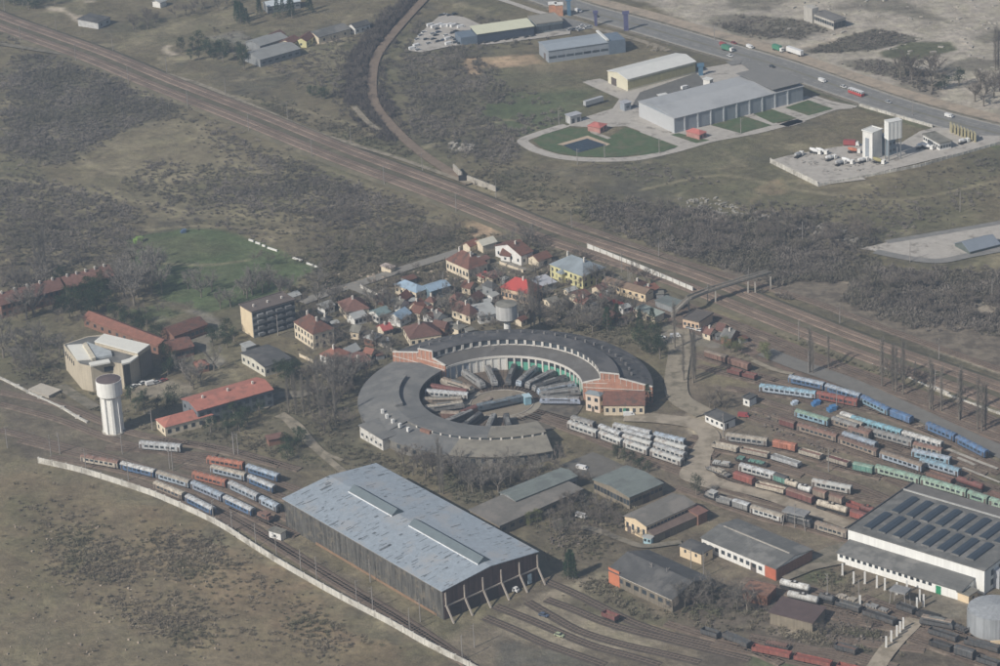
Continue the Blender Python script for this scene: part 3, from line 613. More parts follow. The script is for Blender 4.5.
B('dormitory', 'red roofed barrack with white chimneys nearer the green field', 'building', 'b6', (395, 175), (425, 235), (712, 158), 6, ('gx', 3), BRICKW, R_DRED, [('f', 9, 2, 1.2, 1.4, 1.2, 2.8)], [('f', .5, 1.4, 2.2, None)], 5)
B('office_building', 'two storey building with a long faded red roof near the water tower', 'building', 't02', (722, 262), (790, 308), (1090, 222), 7, ('gx', 1.6), mat('blue_grey_wall', (.17, .185, .20), .9, .15, .4), mat('faded_red_roof', (.42, .17, .13), .9, .18, .4, stain=(.30, .14, .11), stain_amt=.4, stain_scale=.3), [('f', 10, 2, 1.8, 1.5, 1.2, 3), ('l', 3, 2, 1.4, 1.4, 1.2, 3)], [('f', .25, 1.6, 2.3, None)], 3)
B('office_building', 'lower red hip roofed wing with a pale wall in front of the long faded roof', 'building', 't02', (610, 345), (660, 373), (850, 322), 4, ('hip', 2.2), CREAM, mat('faded_red_roof', None), [('f', 6, 1, 1.5, 1.5, 1.1, 0), ('l', 2, 1, 1.2, 1.4, 1.1, 0)], [('f', .8, 1.4, 2.2, None)], 0)
B('shed', 'flat pale concrete slab shed left of the water tower', 'shed', 't02', (140, 212), (195, 247), (240, 225), 1.2, ('slab', 0), CONC, mat('pale_slab', (.46, .42, .36), .95, .15, .4))
B('house', 'cream house with a big hipped maroon roof at the top of the village', 'house', 'b2', (398, 250), (550, 308), (668, 268), 5, ('hip', 4.5), CREAM, R_BROWN, [('l', 7, 1, 1.1, 1.8, 1.4, 0), ('f', 4, 1, 1.1, 1.6, 1.4, 0)], (), 2)
B('house', 'white walled house with a dark brown gable roof nearest the main line', 'house', 'b2', (695, 168), (878, 222), (950, 195), 4.8, ('gx', 3), WHITE, R_BROWN, [('l', 4, 1, 1.1, 1.4, 1.4, 0), ('f', 2, 1, 1.1, 1.4, 1.4, 0)], (), 1)
B('barn', 'pale metal roofed barn behind the two brown roofed houses', 'barn', 'b2', (605, 130), (640, 160), (725, 135), 3.5, ('gx', 1.5), CREAM, mat('cream_metal_roof', (.56, .54, .46), .7, .12, .4))
B('house', 'little house with half red half pale roof left of the pale barn', 'house', 'b2', (532, 145), (560, 165), (615, 140), 3, ('gx', 1.4), CREAM, R_RED)
B('hut', 'open fronted brown roofed hut beside the rails above the yellow house', 'hut', 'b3', (203, 160), (240, 195), (320, 165), 3, ('gx', 1.8), CREAM, R_BROWN, [('f', 1, 1, 2.4, 1.6, .4, 0)])
B('house', 'house with a pale blue grey roof and cream balcony beside the field road', 'house', 'b2', (85, 402), (225, 452), (295, 425), 4.2, ('hip', 2), CREAM, R_BLUE, [('l', 5, 1, 1.3, 1.4, 1.4, 0), ('f', 3, 1, 1.2, 1.3, 1.4, 0)])
B('house', 'long shed like house with a smooth light blue metal roof', 'house', 'b2', (275, 408), (315, 445), (435, 408), 4.2, ('gx', 1.2), mat('teal_wall', (.16, .23, .27), .8, .15, .4), R_BLUE, [('l', 1, 1, 1.3, 1.4, 1.4, 0), ('f', 4, 1, 1.2, 1.3, 1.4, 0)])
B('house', 'small house with a light blue gable roof among the red roofs', 'house', 'b2', (62, 592), (125, 618), (192, 580), 3.6, ('gx', 2), WHITE, R_BLUE, [('f', 2, 1, 1.1, 1.3, 1.2, 0)])
B('house', 'house with a pyramid maroon roof beside the pale metal roof', 'house', 'b2', (430, 562), (560, 600), (614, 578), 3.6, ('hip', 4), CREAM, R_DRED, [L1, W1], (), 1)
B('house', 'low house under a flat pale green grey metal roof', 'house', 'b2', (592, 542), (620, 602), (735, 580), 3.4, ('shed', 1.0), WHITE, R_LGREY, [W1])
t, W, D = B('house', 'cream house with dark roof and bright red left roof slope', 'house', 'b3', (20, 348), (185, 398), (262, 352), 5, ('hip', 4), PINK, R_BROWN, [('l', 8, 1, 1.0, 1.8, 1.2, 0), ('f', 4, 1, 1.0, 1.6, 1.2, 0)], (), 1)
r_ = W/2; MB().poly([(-.45, -.45, 5.04), (-.45, D+.45, 5.04), (W/2-.05, D-r_, 9.05), (W/2-.05, r_, 9.05)][::-1]).build('red_roof_slope', R_SCAR, t)
B('awning', 'small faded red awning roof in the yard of the maroon roofed house', 'awning', 'b2', (615, 345), (645, 362), (695, 340), 2.4, ('shed', .4), CREAM, mat('faded_scarlet', (.5, .09, .08), .8, .15, .5))
B('villa', 'large yellow house with a grey blue hipped roof beside the white trackside wall', 'house', 'b3', (298, 218), (515, 288), (655, 232), 6, ('hip', 4.2), YEL, mat('slate_blue_roof', (.25, .29, .32), .7, .12, .4, stain=(.20, .23, .25), stain_amt=.4), [('l', 7, 2, 1.1, 1.5, .9, 2.6), ('f', 4, 2, 1.1, 1.5, .9, 2.6)], [('l', .6, 1.3, 2.2, None)], 2)
B('yellow_annexe', 'small yellow porch block projecting from the yellow house', 'annexe', 'b3', (355, 262), (385, 275), (420, 262), 4.5, ('hip', 1.5), YEL, mat('slate_blue_roof', None), [('l', 1, 1, 1.1, 1.5, 1.2, 0)])
B('carport', 'pale lilac metal carport roof between the red slope and yellow house', 'carport', 'b3', (222, 300), (258, 350), (350, 325), 3, ('shed', .3), GREYW, mat('lilac_metal', (.47, .48, .52), .6, .08, .4))
B('store', 'long low cream store with a rusty brown roof beside the trackside wall', 'store', 'b3', (675, 303), (905, 397), (955, 372), 4, ('gy', 1.2), mat('warm_cream', (.72, .58, .40), .9, .1, .4), mat('rusty_roof', (.21, .15, .11), .9, .25, .4), [('l', 7, 1, 1.2, 1.2, 1.6, 0)])
B('garage_row', 'pale green roofed garages behind the red sheet fence', 'garage', 'b3', (862, 485), (965, 540), (1020, 515), 3, ('shed', .5), CREAM, mat('sage_roof', (.34, .38, .34), .8, .12, .4), [], [('l', .3, 2.6, 2.2, None), ('l', .7, 2.6, 2.2, None)])
B('workshop', 'dark roofed cream building beside the footbridge stairs', 'building', 'b4', (408, 478), (492, 512), (575, 458), 4, ('flat', 0), PINK, mat('brown_felt', (.125, .11, .10), .95, .2, .4), [('l', 4, 1, 1.2, 1.2, 1.4, 0)])
B('garage', 'grey flat garage between the footbridge and the trackside wall', 'garage', 'b4', (250, 365), (325, 415), (395, 385), 3, ('slab', 0), GREYW, R_GGREY)
B('house', 'wide dark red hip roofed house nearest the roundhouse gable', 'house', 'b5', (450, 428), (560, 490), (755, 462), 3.6, ('hip', 4), CREAM, R_DRED, [L1, ('f', 5, 1, 1.2, 1.3, 1.1, 0)], (), 1)
B('house', 'broad house with a rust coloured roof beside the cream yard wall', 'house', 'b5', (75, 268), (160, 325), (305, 300), 3.4, ('hip', 3.6), CREAM, R_DRED, [L1, W1], (), 1)
B('house', 'white cottage with a teal grey roof between the rust and blue roofs', 'house', 'b5', (305, 322), (368, 350), (442, 322), 3.4, ('gx', 1.5), WHITE, mat('teal_roof', (.20, .27, .27), .8, .15, .4), [L1, W1])
B('house', 'small pale cottage below the rust coloured roof', 'house', 'b5', (175, 338), (215, 368), (290, 345), 3.2, ('gx', 1.2), WHITE, R_LGREY, [W1])
B('house', 'low light grey roofed cottage at the village left edge', 'house', 'b5', (-5, 282), (30, 302), (85, 275), 3, ('gx', 1), WHITE, R_LGREY, [W1])
B('house', 'small house with a pinkish red roof below the light blue gable', 'house', 'b5', (355, 415), (395, 440), (450, 425), 3, ('gx', 1.6), CREAM, mat('pink_red_roof', (.42, .12, .11), .9, .2, .5), [W1], (), 1)
B('house', 'little brick red gabled house right of the wide dark red roof', 'house', 'b5', (752, 372), (775, 420), (805, 400), 4, ('gy', 1.6), BRICKW, R_DRED, [W1])
B('shed', 'grey lean-to behind the wide dark red roof', 'shed', 'b5', (600, 420), (700, 455), (740, 440), 2.6, ('shed', .3), GREYW, R_GREY)
B('shed', 'brown plank shed beside the blue roofed houses', 'shed', 'b5', (505, 110), (540, 130), (600, 112), 2.6, ('gx', .8), GREYW, R_BROWN)
B('garden_hut', 'tiny pinkish hut alone in the gardens above the field road', 'hut', 'b5', (400, 30), (440, 55), (468, 40), 2.2, ('shed', .3), CREAM, mat('pinkish_sheet', (.50, .42, .38), .9, .1, .4))
B('garage', 'pale roofed garage at the upper end of the apartment block', 'garage', 'b1', (330, 222), (370, 240), (440, 215), 2.8, ('gx', .8), CREAM, R_LGREY)
for i, (x, y, s, rm, wmx, lab) in enumerate([(640, 245, 60, R_DRED, CREAM, 'rust roofed shack behind the broad rust roofed house'), (860, 560, 60, R_ASB, GREYW, 'grey sheet roofed outhouse near the white concrete tank'),
        (300, 520, 60, R_GREY, CREAM, 'small grey roofed outhouse between blue gable and maroon roof'), (700, 470, 55, R_LGREY, WHITE, 'tiny white hut in the yard left of the red slope house'),
        (880, 620, 50, R_BROWN, CREAM, 'small brown roofed shack behind the roundhouse')]):
    B('outhouse', lab, 'outhouse', 'b2', (x-s*.5, y-8), (x, y+10), (x+s*.7, y-8), 2.5, ('gx', .8), wmx, rm, [('f', 1, 1, .9, 1, 1, 0)])
for (w, A, B_, C_, h, rf, wm_, rm, lab) in [
    ('b3', (440, 395), (500, 425), (560, 400), 3, ('gx', 1.3), CREAM, R_BROWN, 'brown roofed cottage below the yellow house drive'),
    ('b3', (395, 370), (425, 385), (480, 368), 2.5, ('gx', .8), CREAM, R_LGREY, 'pale roofed shed below the yellow house'),
    ('b3', (745, 470), (765, 490), (820, 475), 2.6, ('gx', 1), WHITE, R_LGREY, 'little white shed behind the red sheet fence'),
    ('b3', (280, 430), (310, 455), (365, 440), 2.6, ('gx', 1), CREAM, R_ASB, 'grey roofed hut on the bank below the carport'),
    ('b1', (560, 270), (590, 300), (650, 280), 3, ('gx', 1.3), WHITE, R_LGREY, 'white walled cottage at the corner of the field road'),
    ('t12', (385, 85), (410, 125), (480, 105), 3, ('gx', 1.3), BRICKW, R_DRED, 'tiny dark red roofed outhouse beside the orange roofed house'),
    ('b2', (655, 395), (700, 425), (735, 410), 4, ('hip', 2), GREYW, R_DGREY, 'grey house with balcony left of the red slope house')]:
    B('cottage', lab, 'cottage', w, A, B_, C_, h, rf, wm_, rm, [('f', 2, 1, 1, 1.1, 1.1, 0), ('l', 1, 1, 1, 1.1, 1.1, 0)], (), 0)
# --- small weathered infill houses and sheds of the village
VR3 = random.Random(21)
FILL = [('b2', 150, 470, 'below the pale blue grey roof'), ('b2', 330, 480, 'below the smooth light blue roof'), ('b2', 240, 520, 'between light blue roofs and maroon pyramid'), ('b2', 480, 470, 'above the maroon pyramid roof'), ('b2', 560, 400, 'below the big maroon hipped house'), ('b2', 600, 470, 'left of the pale green grey roof'),
        ('b2', 350, 600, 'left of the maroon pyramid roof'), ('b2', 700, 330, 'between maroon house and red slope'), ('b2', 560, 210, 'right of the maroon hipped house'), ('b2', 20, 470, 'at the fork of the field road'), ('b5', 500, 260, 'between blue roofs and rust roof'), ('b5', 240, 420, 'below the small pale cottage'), ('b5', 40, 360, 'left of the small pale cottage'), ('b5', 620, 300, 'above the wide dark red roof'),
        ('b5', 700, 330, 'upper right of the wide dark red roof'), ('b5', 330, 470, 'left of the pinkish roof'), ('b5', 860, 400, 'between gable and drum tower'), ('b5', 180, 560, 'right of the orange hipped house'), ('b3', 620, 350, 'below the yellow house right corner'), ('b3', 520, 430, 'on the bank above the roundhouse'), ('b3', 690, 520, 'in front of the red sheet fence'),
        ('b3', 860, 330, 'at the foot of the trackside wall'), ('b3', 60, 130, 'above the white trackside house'), ('b4', 180, 300, 'behind the cream store'), ('b4', 560, 560, 'at the upper end of the yard road'), ('b4', 640, 540, 'second from the footbridge car park'), ('b4', 690, 580, 'nearest the budding trees'), ('b1', 880, 560, 'right of the dull red roof')]
for i, (w_, x, y, ph) in enumerate(FILL):
    s = VR3.uniform(50, 85); d = VR3.uniform(22, 34); rm, cn = VR3.choice([(R_DRED, 'dark red'), (R_BROWN, 'brown'), (R_ASB, 'grey sheet'), (R_DRED, 'dark red'), (R_LGREY, 'pale metal'), (R_RED, 'tile red'), (R_GREY, 'felt grey')]); k = VR3.choice(['hip', 'gx', 'gy'])
    B('cottage', 'small weathered cottage with %s roof %s' % (cn, ph), 'cottage', w_, (x-s*.45, y), (x, y+d), (x+s*VR3.uniform(.6, .95), y+VR3.uniform(-6, 8)), VR3.uniform(2.6, 3.4), (k, VR3.uniform(1.2, 2.4)), VR3.choice([CREAM, WHITE, GREYW, BEIGE, BRICKW]), rm, [('f', 3, 1, 1, 1.1, 1.1, 0), ('l', 1, 1, 1, 1.1, 1.1, 0)], [('f', .2, .9, 2, None)], VR3.choice([0, 1]))
    q = gw(w_, x+s*.9, y+d*.9, 2.2); t = thing('shed', 'little lean-to shed beside the cottage %s' % ph, 'shed', (q.x, q.y, 0), VR3.random()); MB().box(-1.6, 1.6, -1.2, 1.2, 0, 2).build('wall', GREYW, t); MB().hull8([(-1.9, -1.5, 2.02), (1.9, -1.5, 2.02), (1.9, 1.5, 2.4), (-1.9, 1.5, 2.4)], [(-1.9, -1.5, 2.12), (1.9, -1.5, 2.12), (1.9, 1.5, 2.5), (-1.9, 1.5, 2.5)]).build('roof', VR3.choice([R_ASB, R_LGREY, R_BROWN, R_GREY]), t)
    a = VR3.random()*1.5; P_ = [Vector((q.x+4*math.cos(a), q.y+4*math.sin(a), 0)), Vector((q.x+4*math.cos(a)+9, q.y+4*math.sin(a)-7, 0))]
# --- workshops between roundhouse and hall
B('workshop', 'long narrow workshop with a grey green roof behind the train hall', 'workshop', 'd3', (690, 377), (732, 420), (985, 318), 5, ('gx', .8), GREYW, R_GGREY, [('f', 9, 1, 2, 1.4, 1.8, 0)], [('l', .5, 2.6, 3, None)])
B('workshop', 'lower workshop strip with a grey roof next to the train hall', 'workshop', 'd3', (528, 470), (665, 525), (1010, 372), 4, ('shed', .6), mat('tan_wall', (.24, .205, .155), .9, .15, .4, streak=.15), mat('taupe_roof', (.175, .165, .15), .95, .18, .3, stain=(.23, .21, .19), stain_amt=.4), [('f', 10, 1, 1.8, 1.2, 1.6, 0)])
B('workshop', 'square workshop with a smooth grey green roof and framed cream facade', 'workshop', 'b8', (322, 128), (557, 232), (762, 146), 5, ('gx', 1.0), mat('tan_wall', None), R_GGREY, [('l', 11, 1, 1.5, 2, 1.5, 0), ('f', 8, 1, 1.5, 1.2, 2.4, 0)], [('f', .5, 3, 3, None)])
B('workshop', 'workshop with a brown grey roof and cream gable wall', 'workshop', 'b8', (525, 350), (662, 412), (962, 275), 5.6, ('gx', 1.2), mat('warm_cream', None), mat('taupe_roof', None), [('l', 4, 1, 1.2, 2.2, 1.6, 0), ('f', 14, 1, 1.4, 1.6, 3.2, 0)], [('l', .2, 2, 2.6, None)])
B('lean_to', 'brown lean-to running along the cream gabled workshop', 'lean-to', 'b8', (672, 442), (712, 470), (980, 352), 3, ('shed', .8), mat('tan_wall', None), mat('red_brown_sheet', (.155, .115, .10), .95, .2, .4), [], [('f', .3, 2, 2, None)])
B('brick_hut', 'brick and white boiler hut at the back end of the brown lean-to', 'hut', 'b8', (930, 315), (985, 345), (1040, 318), 4, ('shed', .6), BRICKW, R_DRED, [('l', 2, 1, .9, 1.2, 1.4, 0)])
B('kiosk', 'light blue kiosk at the corner of the cream gabled workshop', 'kiosk', 'b8', (640, 480), (690, 490), (705, 478), 2.6, ('slab', 0), mat('sky_blue_paint', (.36, .52, .58), .7, .1, .4), R_LGREY, [('l', 2, 1, 1.0, 1.0, 1.0, 0)])
t, W, D = B('workshop', 'gabled grey workshop with an orange painted wall end near the hall doors', 'workshop', 't23', (452, 270), (690, 398), (850, 318), 5, ('gy', 3), mat('dark_tan_wall', (.19, .165, .13), .9, .2, .4, streak=.2), R_DGREY, [('l', 8, 1, 2.2, 1.6, 2, 0)], [('f', .5, 3, 3.2, None)])
MB().box(-.15, -.03, D-5.5, D-.2, .1, 6.2).build('orange_wall_panel', mat('orange_panel', (.55, .20, .11), .8, .12, .4), t); MB().box(-.3, -.02, 0, D-5.6, 4.6, 4.95).build('gutter', mat('white_gutter', (.6, .56, .5)), t)
B('cabin', 'small square cream cabin with two windows between the lower workshops', 'cabin', 't23', (722, 182), (805, 217), (850, 192), 4, ('slab', 0), mat('warm_cream', None), R_DGREY, [('l', 2, 1, .9, 1.1, 2.2, 0), ('f', 1, 1, .9, 1.1, 2.2, 0)])
t, W, D = B('workshop', 'long grey roofed workshop with a pale ridge line and red brick end', 'workshop', 'f', (703, 537), (776, 569), (812, 550), 4.5, ('gy', 1.4), WHITE, R_GREY, [('l', 12, 1, 1.6, 1.5, 1.5, 0), ('f', 4, 1, 1.6, 1.5, 1.5, 0)], [('l', .7, 2.6, 3, None)])
MB().box(-.12, -.02, 0, 5, 0, 4.4).build('brick_end_panel', mat('red_brick_panel', (.48, .15, .09), .9, .15, .6), t); MB().box(.1, W-.1, -.13, -.02, 0, 4.4).build('brick_gable_panel', BRICKW, t); MB().box(W/2-.25, W/2+.25, 2, D-2, 6.1, 6.35).build('ridge_cap', CONC, t)
B('hut', 'white walled hut with a dark roof in the middle of the yard', 'hut', 'a1', (36, 462), (150, 515), (218, 486), 3.2, ('flat', 0), WHITE, R_DGREY, [('l', 4, 1, 1.1, 1.1, 1.2, 0)], [('f', .3, 1.2, 2.2, None)])
B('hut', 'tiny white hut with rusty water tank frame among the right yard wagons', 'hut', 'a1', (275, 355), (308, 372), (350, 350), 3, ('flat', 0), WHITE, R_DGREY, [('l', 1, 1, 1, 1, 1, 0)])
t, W, D = B('signal_cabin', 'narrow white and brick two storey signal cabin at the roundhouse entrance', 'signal cabin', 'd2', (466, 412), (552, 422), (574, 405), 7.2, ('hip', 1.0), mat('peach_white_wall', (.64, .52, .42), .9, .12, .5), mat('blue_grey_sheet', (.22, .25, .27), .8, .15, .4), [('l', 2, 2, 1.4, 1.5, 1.2, 3.2), ('f', 1, 2, 1.2, 1.5, 1.2, 3.2)], [('l', .5, 1, 2.2, None)])
B('house', 'maroon roofed brick building leaning against the roundhouse right gable', 'house', 'd2', (560, 440), (575, 470), (800, 470), 4.5, ('gx', 3.5), BEIGE, R_BROWN, [('f', 6, 1, 1.1, 1.6, 1.4, 0)], [('f', .55, 2.4, 3, mat('green_door', (.06, .22, .15)))], 0, D=9)
B('shed', 'maroon sheet roofed open shed among the dark wagons near the bottom edge', 'shed', 't33', (95, 440), (250, 492), (300, 432), 3.6, ('shed', .8), mat('tan_wall', None), mat('maroon_sheet', (.115, .082, .078), .9, .2, .4))
B('shed', 'rusty tin shed with a blue end wall left of the maroon open shed', 'shed', 't33', (-20, 350), (68, 385), (105, 345), 3.8, ('slab', 0), mat('rusty_tin', (.27, .13, .085), .9, .35, .6, stain=(.12, .08, .06), stain_amt=.5, stain_scale=.4), mat('rust_roof', (.25, .14, .10), .9, .4, .5, stain=(.10, .07, .06), stain_amt=.5, stain_scale=.4))
B('bus_shelter', 'small white trackside cabin at the left end of the train hall', 'cabin', 't13', (80, 118), (122, 135), (142, 122), 3, ('slab', 0), WHITE, R_ASB, [('l', 1, 1, 1, 1, 1, 0)])
B('shed', 'brick red garden shed among the trees left of the dirt lane', 'shed', 't12', (60, 412), (75, 425), (138, 412), 2.6, ('shed', .3), BRICKW, R_DRED)
# --- business park and beyond
t, W, D = B('warehouse', 'white roofed warehouse with cream side wall and arched dark door', 'warehouse', 'c2', (388, 450), (545, 494), (968, 384), 6.3, ('gx', 1.6), mat('ivory_panel', (.66, .62, .48), .7, .06, .3), R_WHITE, [('f', 1, 1, 1, 1, 2, 0)], [('l', .3, 4.5, 4, None)])
MB().box(.1, W-.1, -.1, -.02, 1.2, 5.2).build('yellow_cladding', mat('ochre_cladding', (.40, .36, .20), .8, .15, .4, streak=.1), t)
t, W, D = B('warehouse', 'blue grey warehouse with a row of dark windows and glass office end', 'warehouse', 'f', (535.8, 42.6), (548.3, 51), (608.5, 42.4), 6.5, ('gx', .9), PANEL, mat('steel_blue_roof', (.33, .37, .41), .6, .08, .3), [('f', 7, 1, 4, 1.2, 2.2, 0)], [('l', .6, 3, 3.5, None)])
MB().box(W+.1, W+9, -.5, D*.8, 0, 7.2).build('glass_office', mat('office_glass', (.16, .20, .25), .3, .2, .3), t); MB().box(W-1.2, W+.1, -.6, D+.5, 7.6, 8.4).build('white_parapet', R_WHITE, t)
t, W, D = B('showroom', 'car showroom with a cream metal roof and dark blue glass front', 'showroom', 'c1', (455, 172), (482, 214), (832, 164), 5, ('shed', .8), mat('navy_glass', (.055, .07, .10), .4, .2, .3), mat('lemon_roof', (.68, .68, .52), .6, .06, .3), [('f', 4, 1, 4.5, .5, 3.4, 0)])
MB().box(-9, -.1, .5, D-.5, 0, 4.2).build('glass_pavilion', mat('office_glass', None), t)
B('office_building', 'grey glass office beside the cream roofed car showroom', 'office', 'c1', (775, 108), (850, 152), (1010, 130), 5, ('flat', 0), mat('grey_glass', (.22, .26, .28), .5, .2, .3, streak=.2), mat('khaki_roof', (.30, .285, .25), .9, .1, .3), [('f', 9, 1, 1.5, 3, .8, 0)])
t, W, D = B('warehouse', 'largest warehouse with pale grey roof and grey blue paneled side wall', 'warehouse', 'f', (621, 106), (674.4, 118.6), (803, 86.3), 7.6, ('gx', 1.8), PANEL, mat('silver_roof', (.42, .43, .44), .6, .06, .3, stain=(.36, .37, .38), stain_amt=.3, stain_scale=.06), [('l', 1, 1, 1, 1, 2, 0)], [('l', .5, 5, 5, None)])
for i in range(9): MB().box(W*(i+.5)/10-.35+2, W*(i+.5)/10+.35+2, -.35, -.02, 0, 7.5).build('downpipe_column', mat('pale_column', (.55, .57, .58)), t)
MB().box(-.12, -.02, .2, D-.2, 0, 7.4).build('end_cladding', mat('light_end_panel', (.50, .51, .52), .7, .05, .3), t)
MB().box(W*.76, W+.2, -.2, D+.2, 9.6, 9.75).build('dark_roof_section', mat('dark_membrane', (.22, .215, .205), .9, .1, .2), t)
B('box_building', 'small white flat roofed block beside the oval drive', 'building', 'c5', (335, 280), (375, 290), (442, 272), 4, ('slab', 0), mat('offwhite_panel', (.50, .50, .49), .8), mat('mauve_roof', (.42, .43, .46), .7), [('f', 2, 1, 1.6, 2.2, .3, 0)])
B('box_building', 'grey pump house at the corner of the largest warehouse', 'building', 'c5', (672, 200), (712, 210), (752, 200), 4, ('slab', 0), PANEL, mat('mauve_roof', None), [('f', 1, 1, 1.6, 1.2, 1.3, 0)])
for lab, w_, a, b_, c in (('low red roofed pavilion on the lawn drive beside the pond', 'c5', (520, 325), (560, 360), (602, 335)), ('low red roofed kiosk beside the grey blue warehouse wall', 'c6', (298, 375), (370, 402), (412, 385))):
    t, W, D = B('pavilion', lab, 'pavilion', w_, a, b_, c, 2.8, ('hip', 1.4), mat('pink_wall', (.42, .22, .19), .9), mat('pink_tile', (.47, .16, .14), .9, .15, .4), [('f', 2, 1, 1.4, 1.2, .8, 0)])
B('gatehouse', 'tiny white gatehouse beside the highway entrance to the park', 'gatehouse', 'c3', (168, 480), (185, 500), (205, 490), 4, ('slab', 0), WHITE, R_WHITE, [('f', 1, 1, 1, 1, 1.2, 0)])
B('gatehouse', 'white roofed entrance booth near the dark planted car park', 'gatehouse', 'c6', (110, 155), (130, 165), (175, 155), 3, ('slab', 0), GREYW, R_WHITE, [('f', 1, 1, 1, 1, 1, 0)])
t, W, D = B('ruined_hall', 'white framed ruin with dark roof standing in the derelict works', 'ruin', 't30', (225, 60), (335, 84), (382, 72), 5, ('slab', 0), mat('pale_ruin', (.48, .455, .41), .95, .15, .4, streak=.2), mat('ruin_roof', (.20, .19, .18), .95, .25, .2), [('l', 9, 1, 1.6, 1.8, 1.8, 0), ('f', 3, 1, 2.4, 3.2, .6, 0)])
MB().box(-1.5, 3, D-1, D+6, 0, 8).build('stair_tower', mat('pale_ruin', None), t)
B('open_shed', 'low blue grey pitched shed standing on the pale lot at right', 'shed', 't31', (822, 305), (880, 338), (998, 308), 1.6, ('gx', 2.4), mat('dark_side', (.12, .14, .13)), mat('slate_metal', (.22, .25, .29), .6, .08, .3), [])
# top-left places
B('farmhouse', 'pale building with white end wall at the top left dirt road', 'farmhouse', 't00', (355, 60), (392, 92), (440, 70), 3.5, ('shed', .5), mat('offwhite_panel', None), R_DGREY, [('f', 2, 1, 1.2, 1.2, 1.2, 0)])
for i, (a, b_, c, lab) in enumerate([((50, 10), (70, 26), (200, 5), 'long light blue glasshouse at the top edge'), ((-10, 165), (40, 185), (150, 150), 'grey sheet roofed farm shed upper of two'), ((-30, 215), (40, 240), (200, 195), 'grey sheet roofed farm shed lower of two')]):
    B('farm_shed', lab, 'farm shed', 't10', a, b_, c, 4, ('gx', 1.5), GREYW, mat('ice_blue_roof', (.55, .60, .64), .5) if i == 0 else mat('farm_roof', (.26, .265, .26), .9, .15, .2), [('f', 6, 1, 2, 1, 1.5, 0)])
for i, (a, b_, c, lab, wm_, rm) in enumerate([((92, 130), (105, 150), (140, 135), 'peach farmhouse leftmost in the top left farm row', PINK, R_DRED), ((150, 150), (165, 175), (200, 155), 'cream farmhouse second in the top left farm row', CREAM, R_BROWN), ((205, 145), (225, 165), (260, 140), 'yellowish farmhouse third in the top left farm row', YEL, R_BROWN),
        ((255, 125), (275, 150), (400, 115), 'long grey roofed barn of the top left farm row', CREAM, R_GREY), ((400, 100), (420, 112), (480, 95), 'white walled barn at the right end of the farm row', WHITE, R_DGREY)]):
    B('farmhouse', lab, 'farmhouse', 't10', a, b_, c, 3.6, ('gx', 1.6), wm_, rm, [('l', 1, 1, 1.1, 1.2, 1.1, 0), ('f', 3, 1, 1.1, 1.2, 1.1, 0)])
B('farmhouse', 'tiny white cottage at the top edge left of the glasshouse', 'farmhouse', 't00', (625, 0), (640, 12), (665, 2), 3, ('gx', 1), WHITE, R_LGREY)
# --- the big train hall
HL, HF, HR = G((275.7, 502), 11), G((442.3, 591), 11), G((537, 552), 11)
loc, rz, W, D = frame(HL, HF, HR)
hall = thing('train_hall', 'huge train shed with patched blue grey roof and propped brown end wall', 'train shed', loc, rz)
hw_ = mat('hall_side_panels', (.098, .094, .086), .7, .3, .25, streak=.5, stain=(.17, .15, .12), stain_amt=.35, stain_scale=.3)
hr_ = mat('hall_roof', (.315, .36, .405), .6, .14, .5, streak=.06, stain=(.36, .375, .39), stain_amt=.35, stain_scale=.08)
walls_mb('gy', W, D, 11, 2).build('wall', hw_, hall); hro = roof_mb('gy', W, D, 11, 2.0, .5).build('roof', hr_, hall)
MB().box(.3, W-.3, -.14, -.02, .2, 10.9).build('gable_cladding', mat('brown_cladding', (.125, .082, .072), .9, .25, .3, streak=.3), hall)
MB().hull8([(.4, -.13, 10.92), (W-.4, -.13, 10.92), (W/2, -.13, 12.8)][::-1], [(.4, -.03, 10.92), (W-.4, -.03, 10.92), (W/2, -.03, 12.8)][::-1]).build('gable_triangle', mat('brown_cladding', None), hall)
MB().box(-.16, -.02, 4, D*.8, 0, .9).build('base_course', mat('brown_base', (.26, .17, .11), .95, .25, .4), hall)
MB().box(-.25, -.02, 0, D, 10.5, 10.95).build('gutter', mat('rust_gutter', (.20, .17, .14), .9, .3, .4), hall)
CB = mat('prop_concrete', (.42, .37, .32), .95, .15, .4)
for i in range(6):
    x = W*(i+.08)/5.16+.3
    MB().beam((x, -.5, 5.2), (x, -.4, 10.2), .5, .4).build('prop', CB, hall); MB().beam((x, -.5, 5.3), (x, -4.2, 0), .5, .5).build('prop', CB, hall)
MB().beam((0.5, -.45, 5.2), (W-.5, -.45, 5.2), .4, .45).build('cross_beam', CB, hall)
for i in range(5):
    x = W*(i+.6)/5.16+.3
    MB().box(x-2.4, x+2.4, -.30, -.15, 0, 4.3).build('doorway', mat('gate_brown', (.06, .045, .04), .9, .3, .5), hall)
MB().box(W*.90-.8, W*.90+.8, -.6, -.32, .6, 4.2).build('door_leaf', mat('pale_blue_leaf', (.40, .50, .56)), hall)
mono = mat('monitor_roof', (.135, .165, .18), .8, .12, .3)
for t0, t1 in ((.16, .44), (.545, .965)):
    y1 = D*(1-t0); y0 = D*(1-t1); xm = W/2; zb = 12.6
    MB().profy([(xm-2.4, zb), (xm+2.4, zb), (xm+2.4, zb+.9), (xm, zb+2.6), (xm-2.4, zb+.9)][::-1], y0, y1).build('roof_monitor', mono, hro)
    MB().box(xm-2.62, xm-2.43, y0, y1, zb-.1, zb+.75).build('monitor_glazing', mat('white_glazing', (.72, .73, .74)), hro)
LEFT = []; rp = mat('bare_felt', (.13, .145, .16), .95, .2, .5)
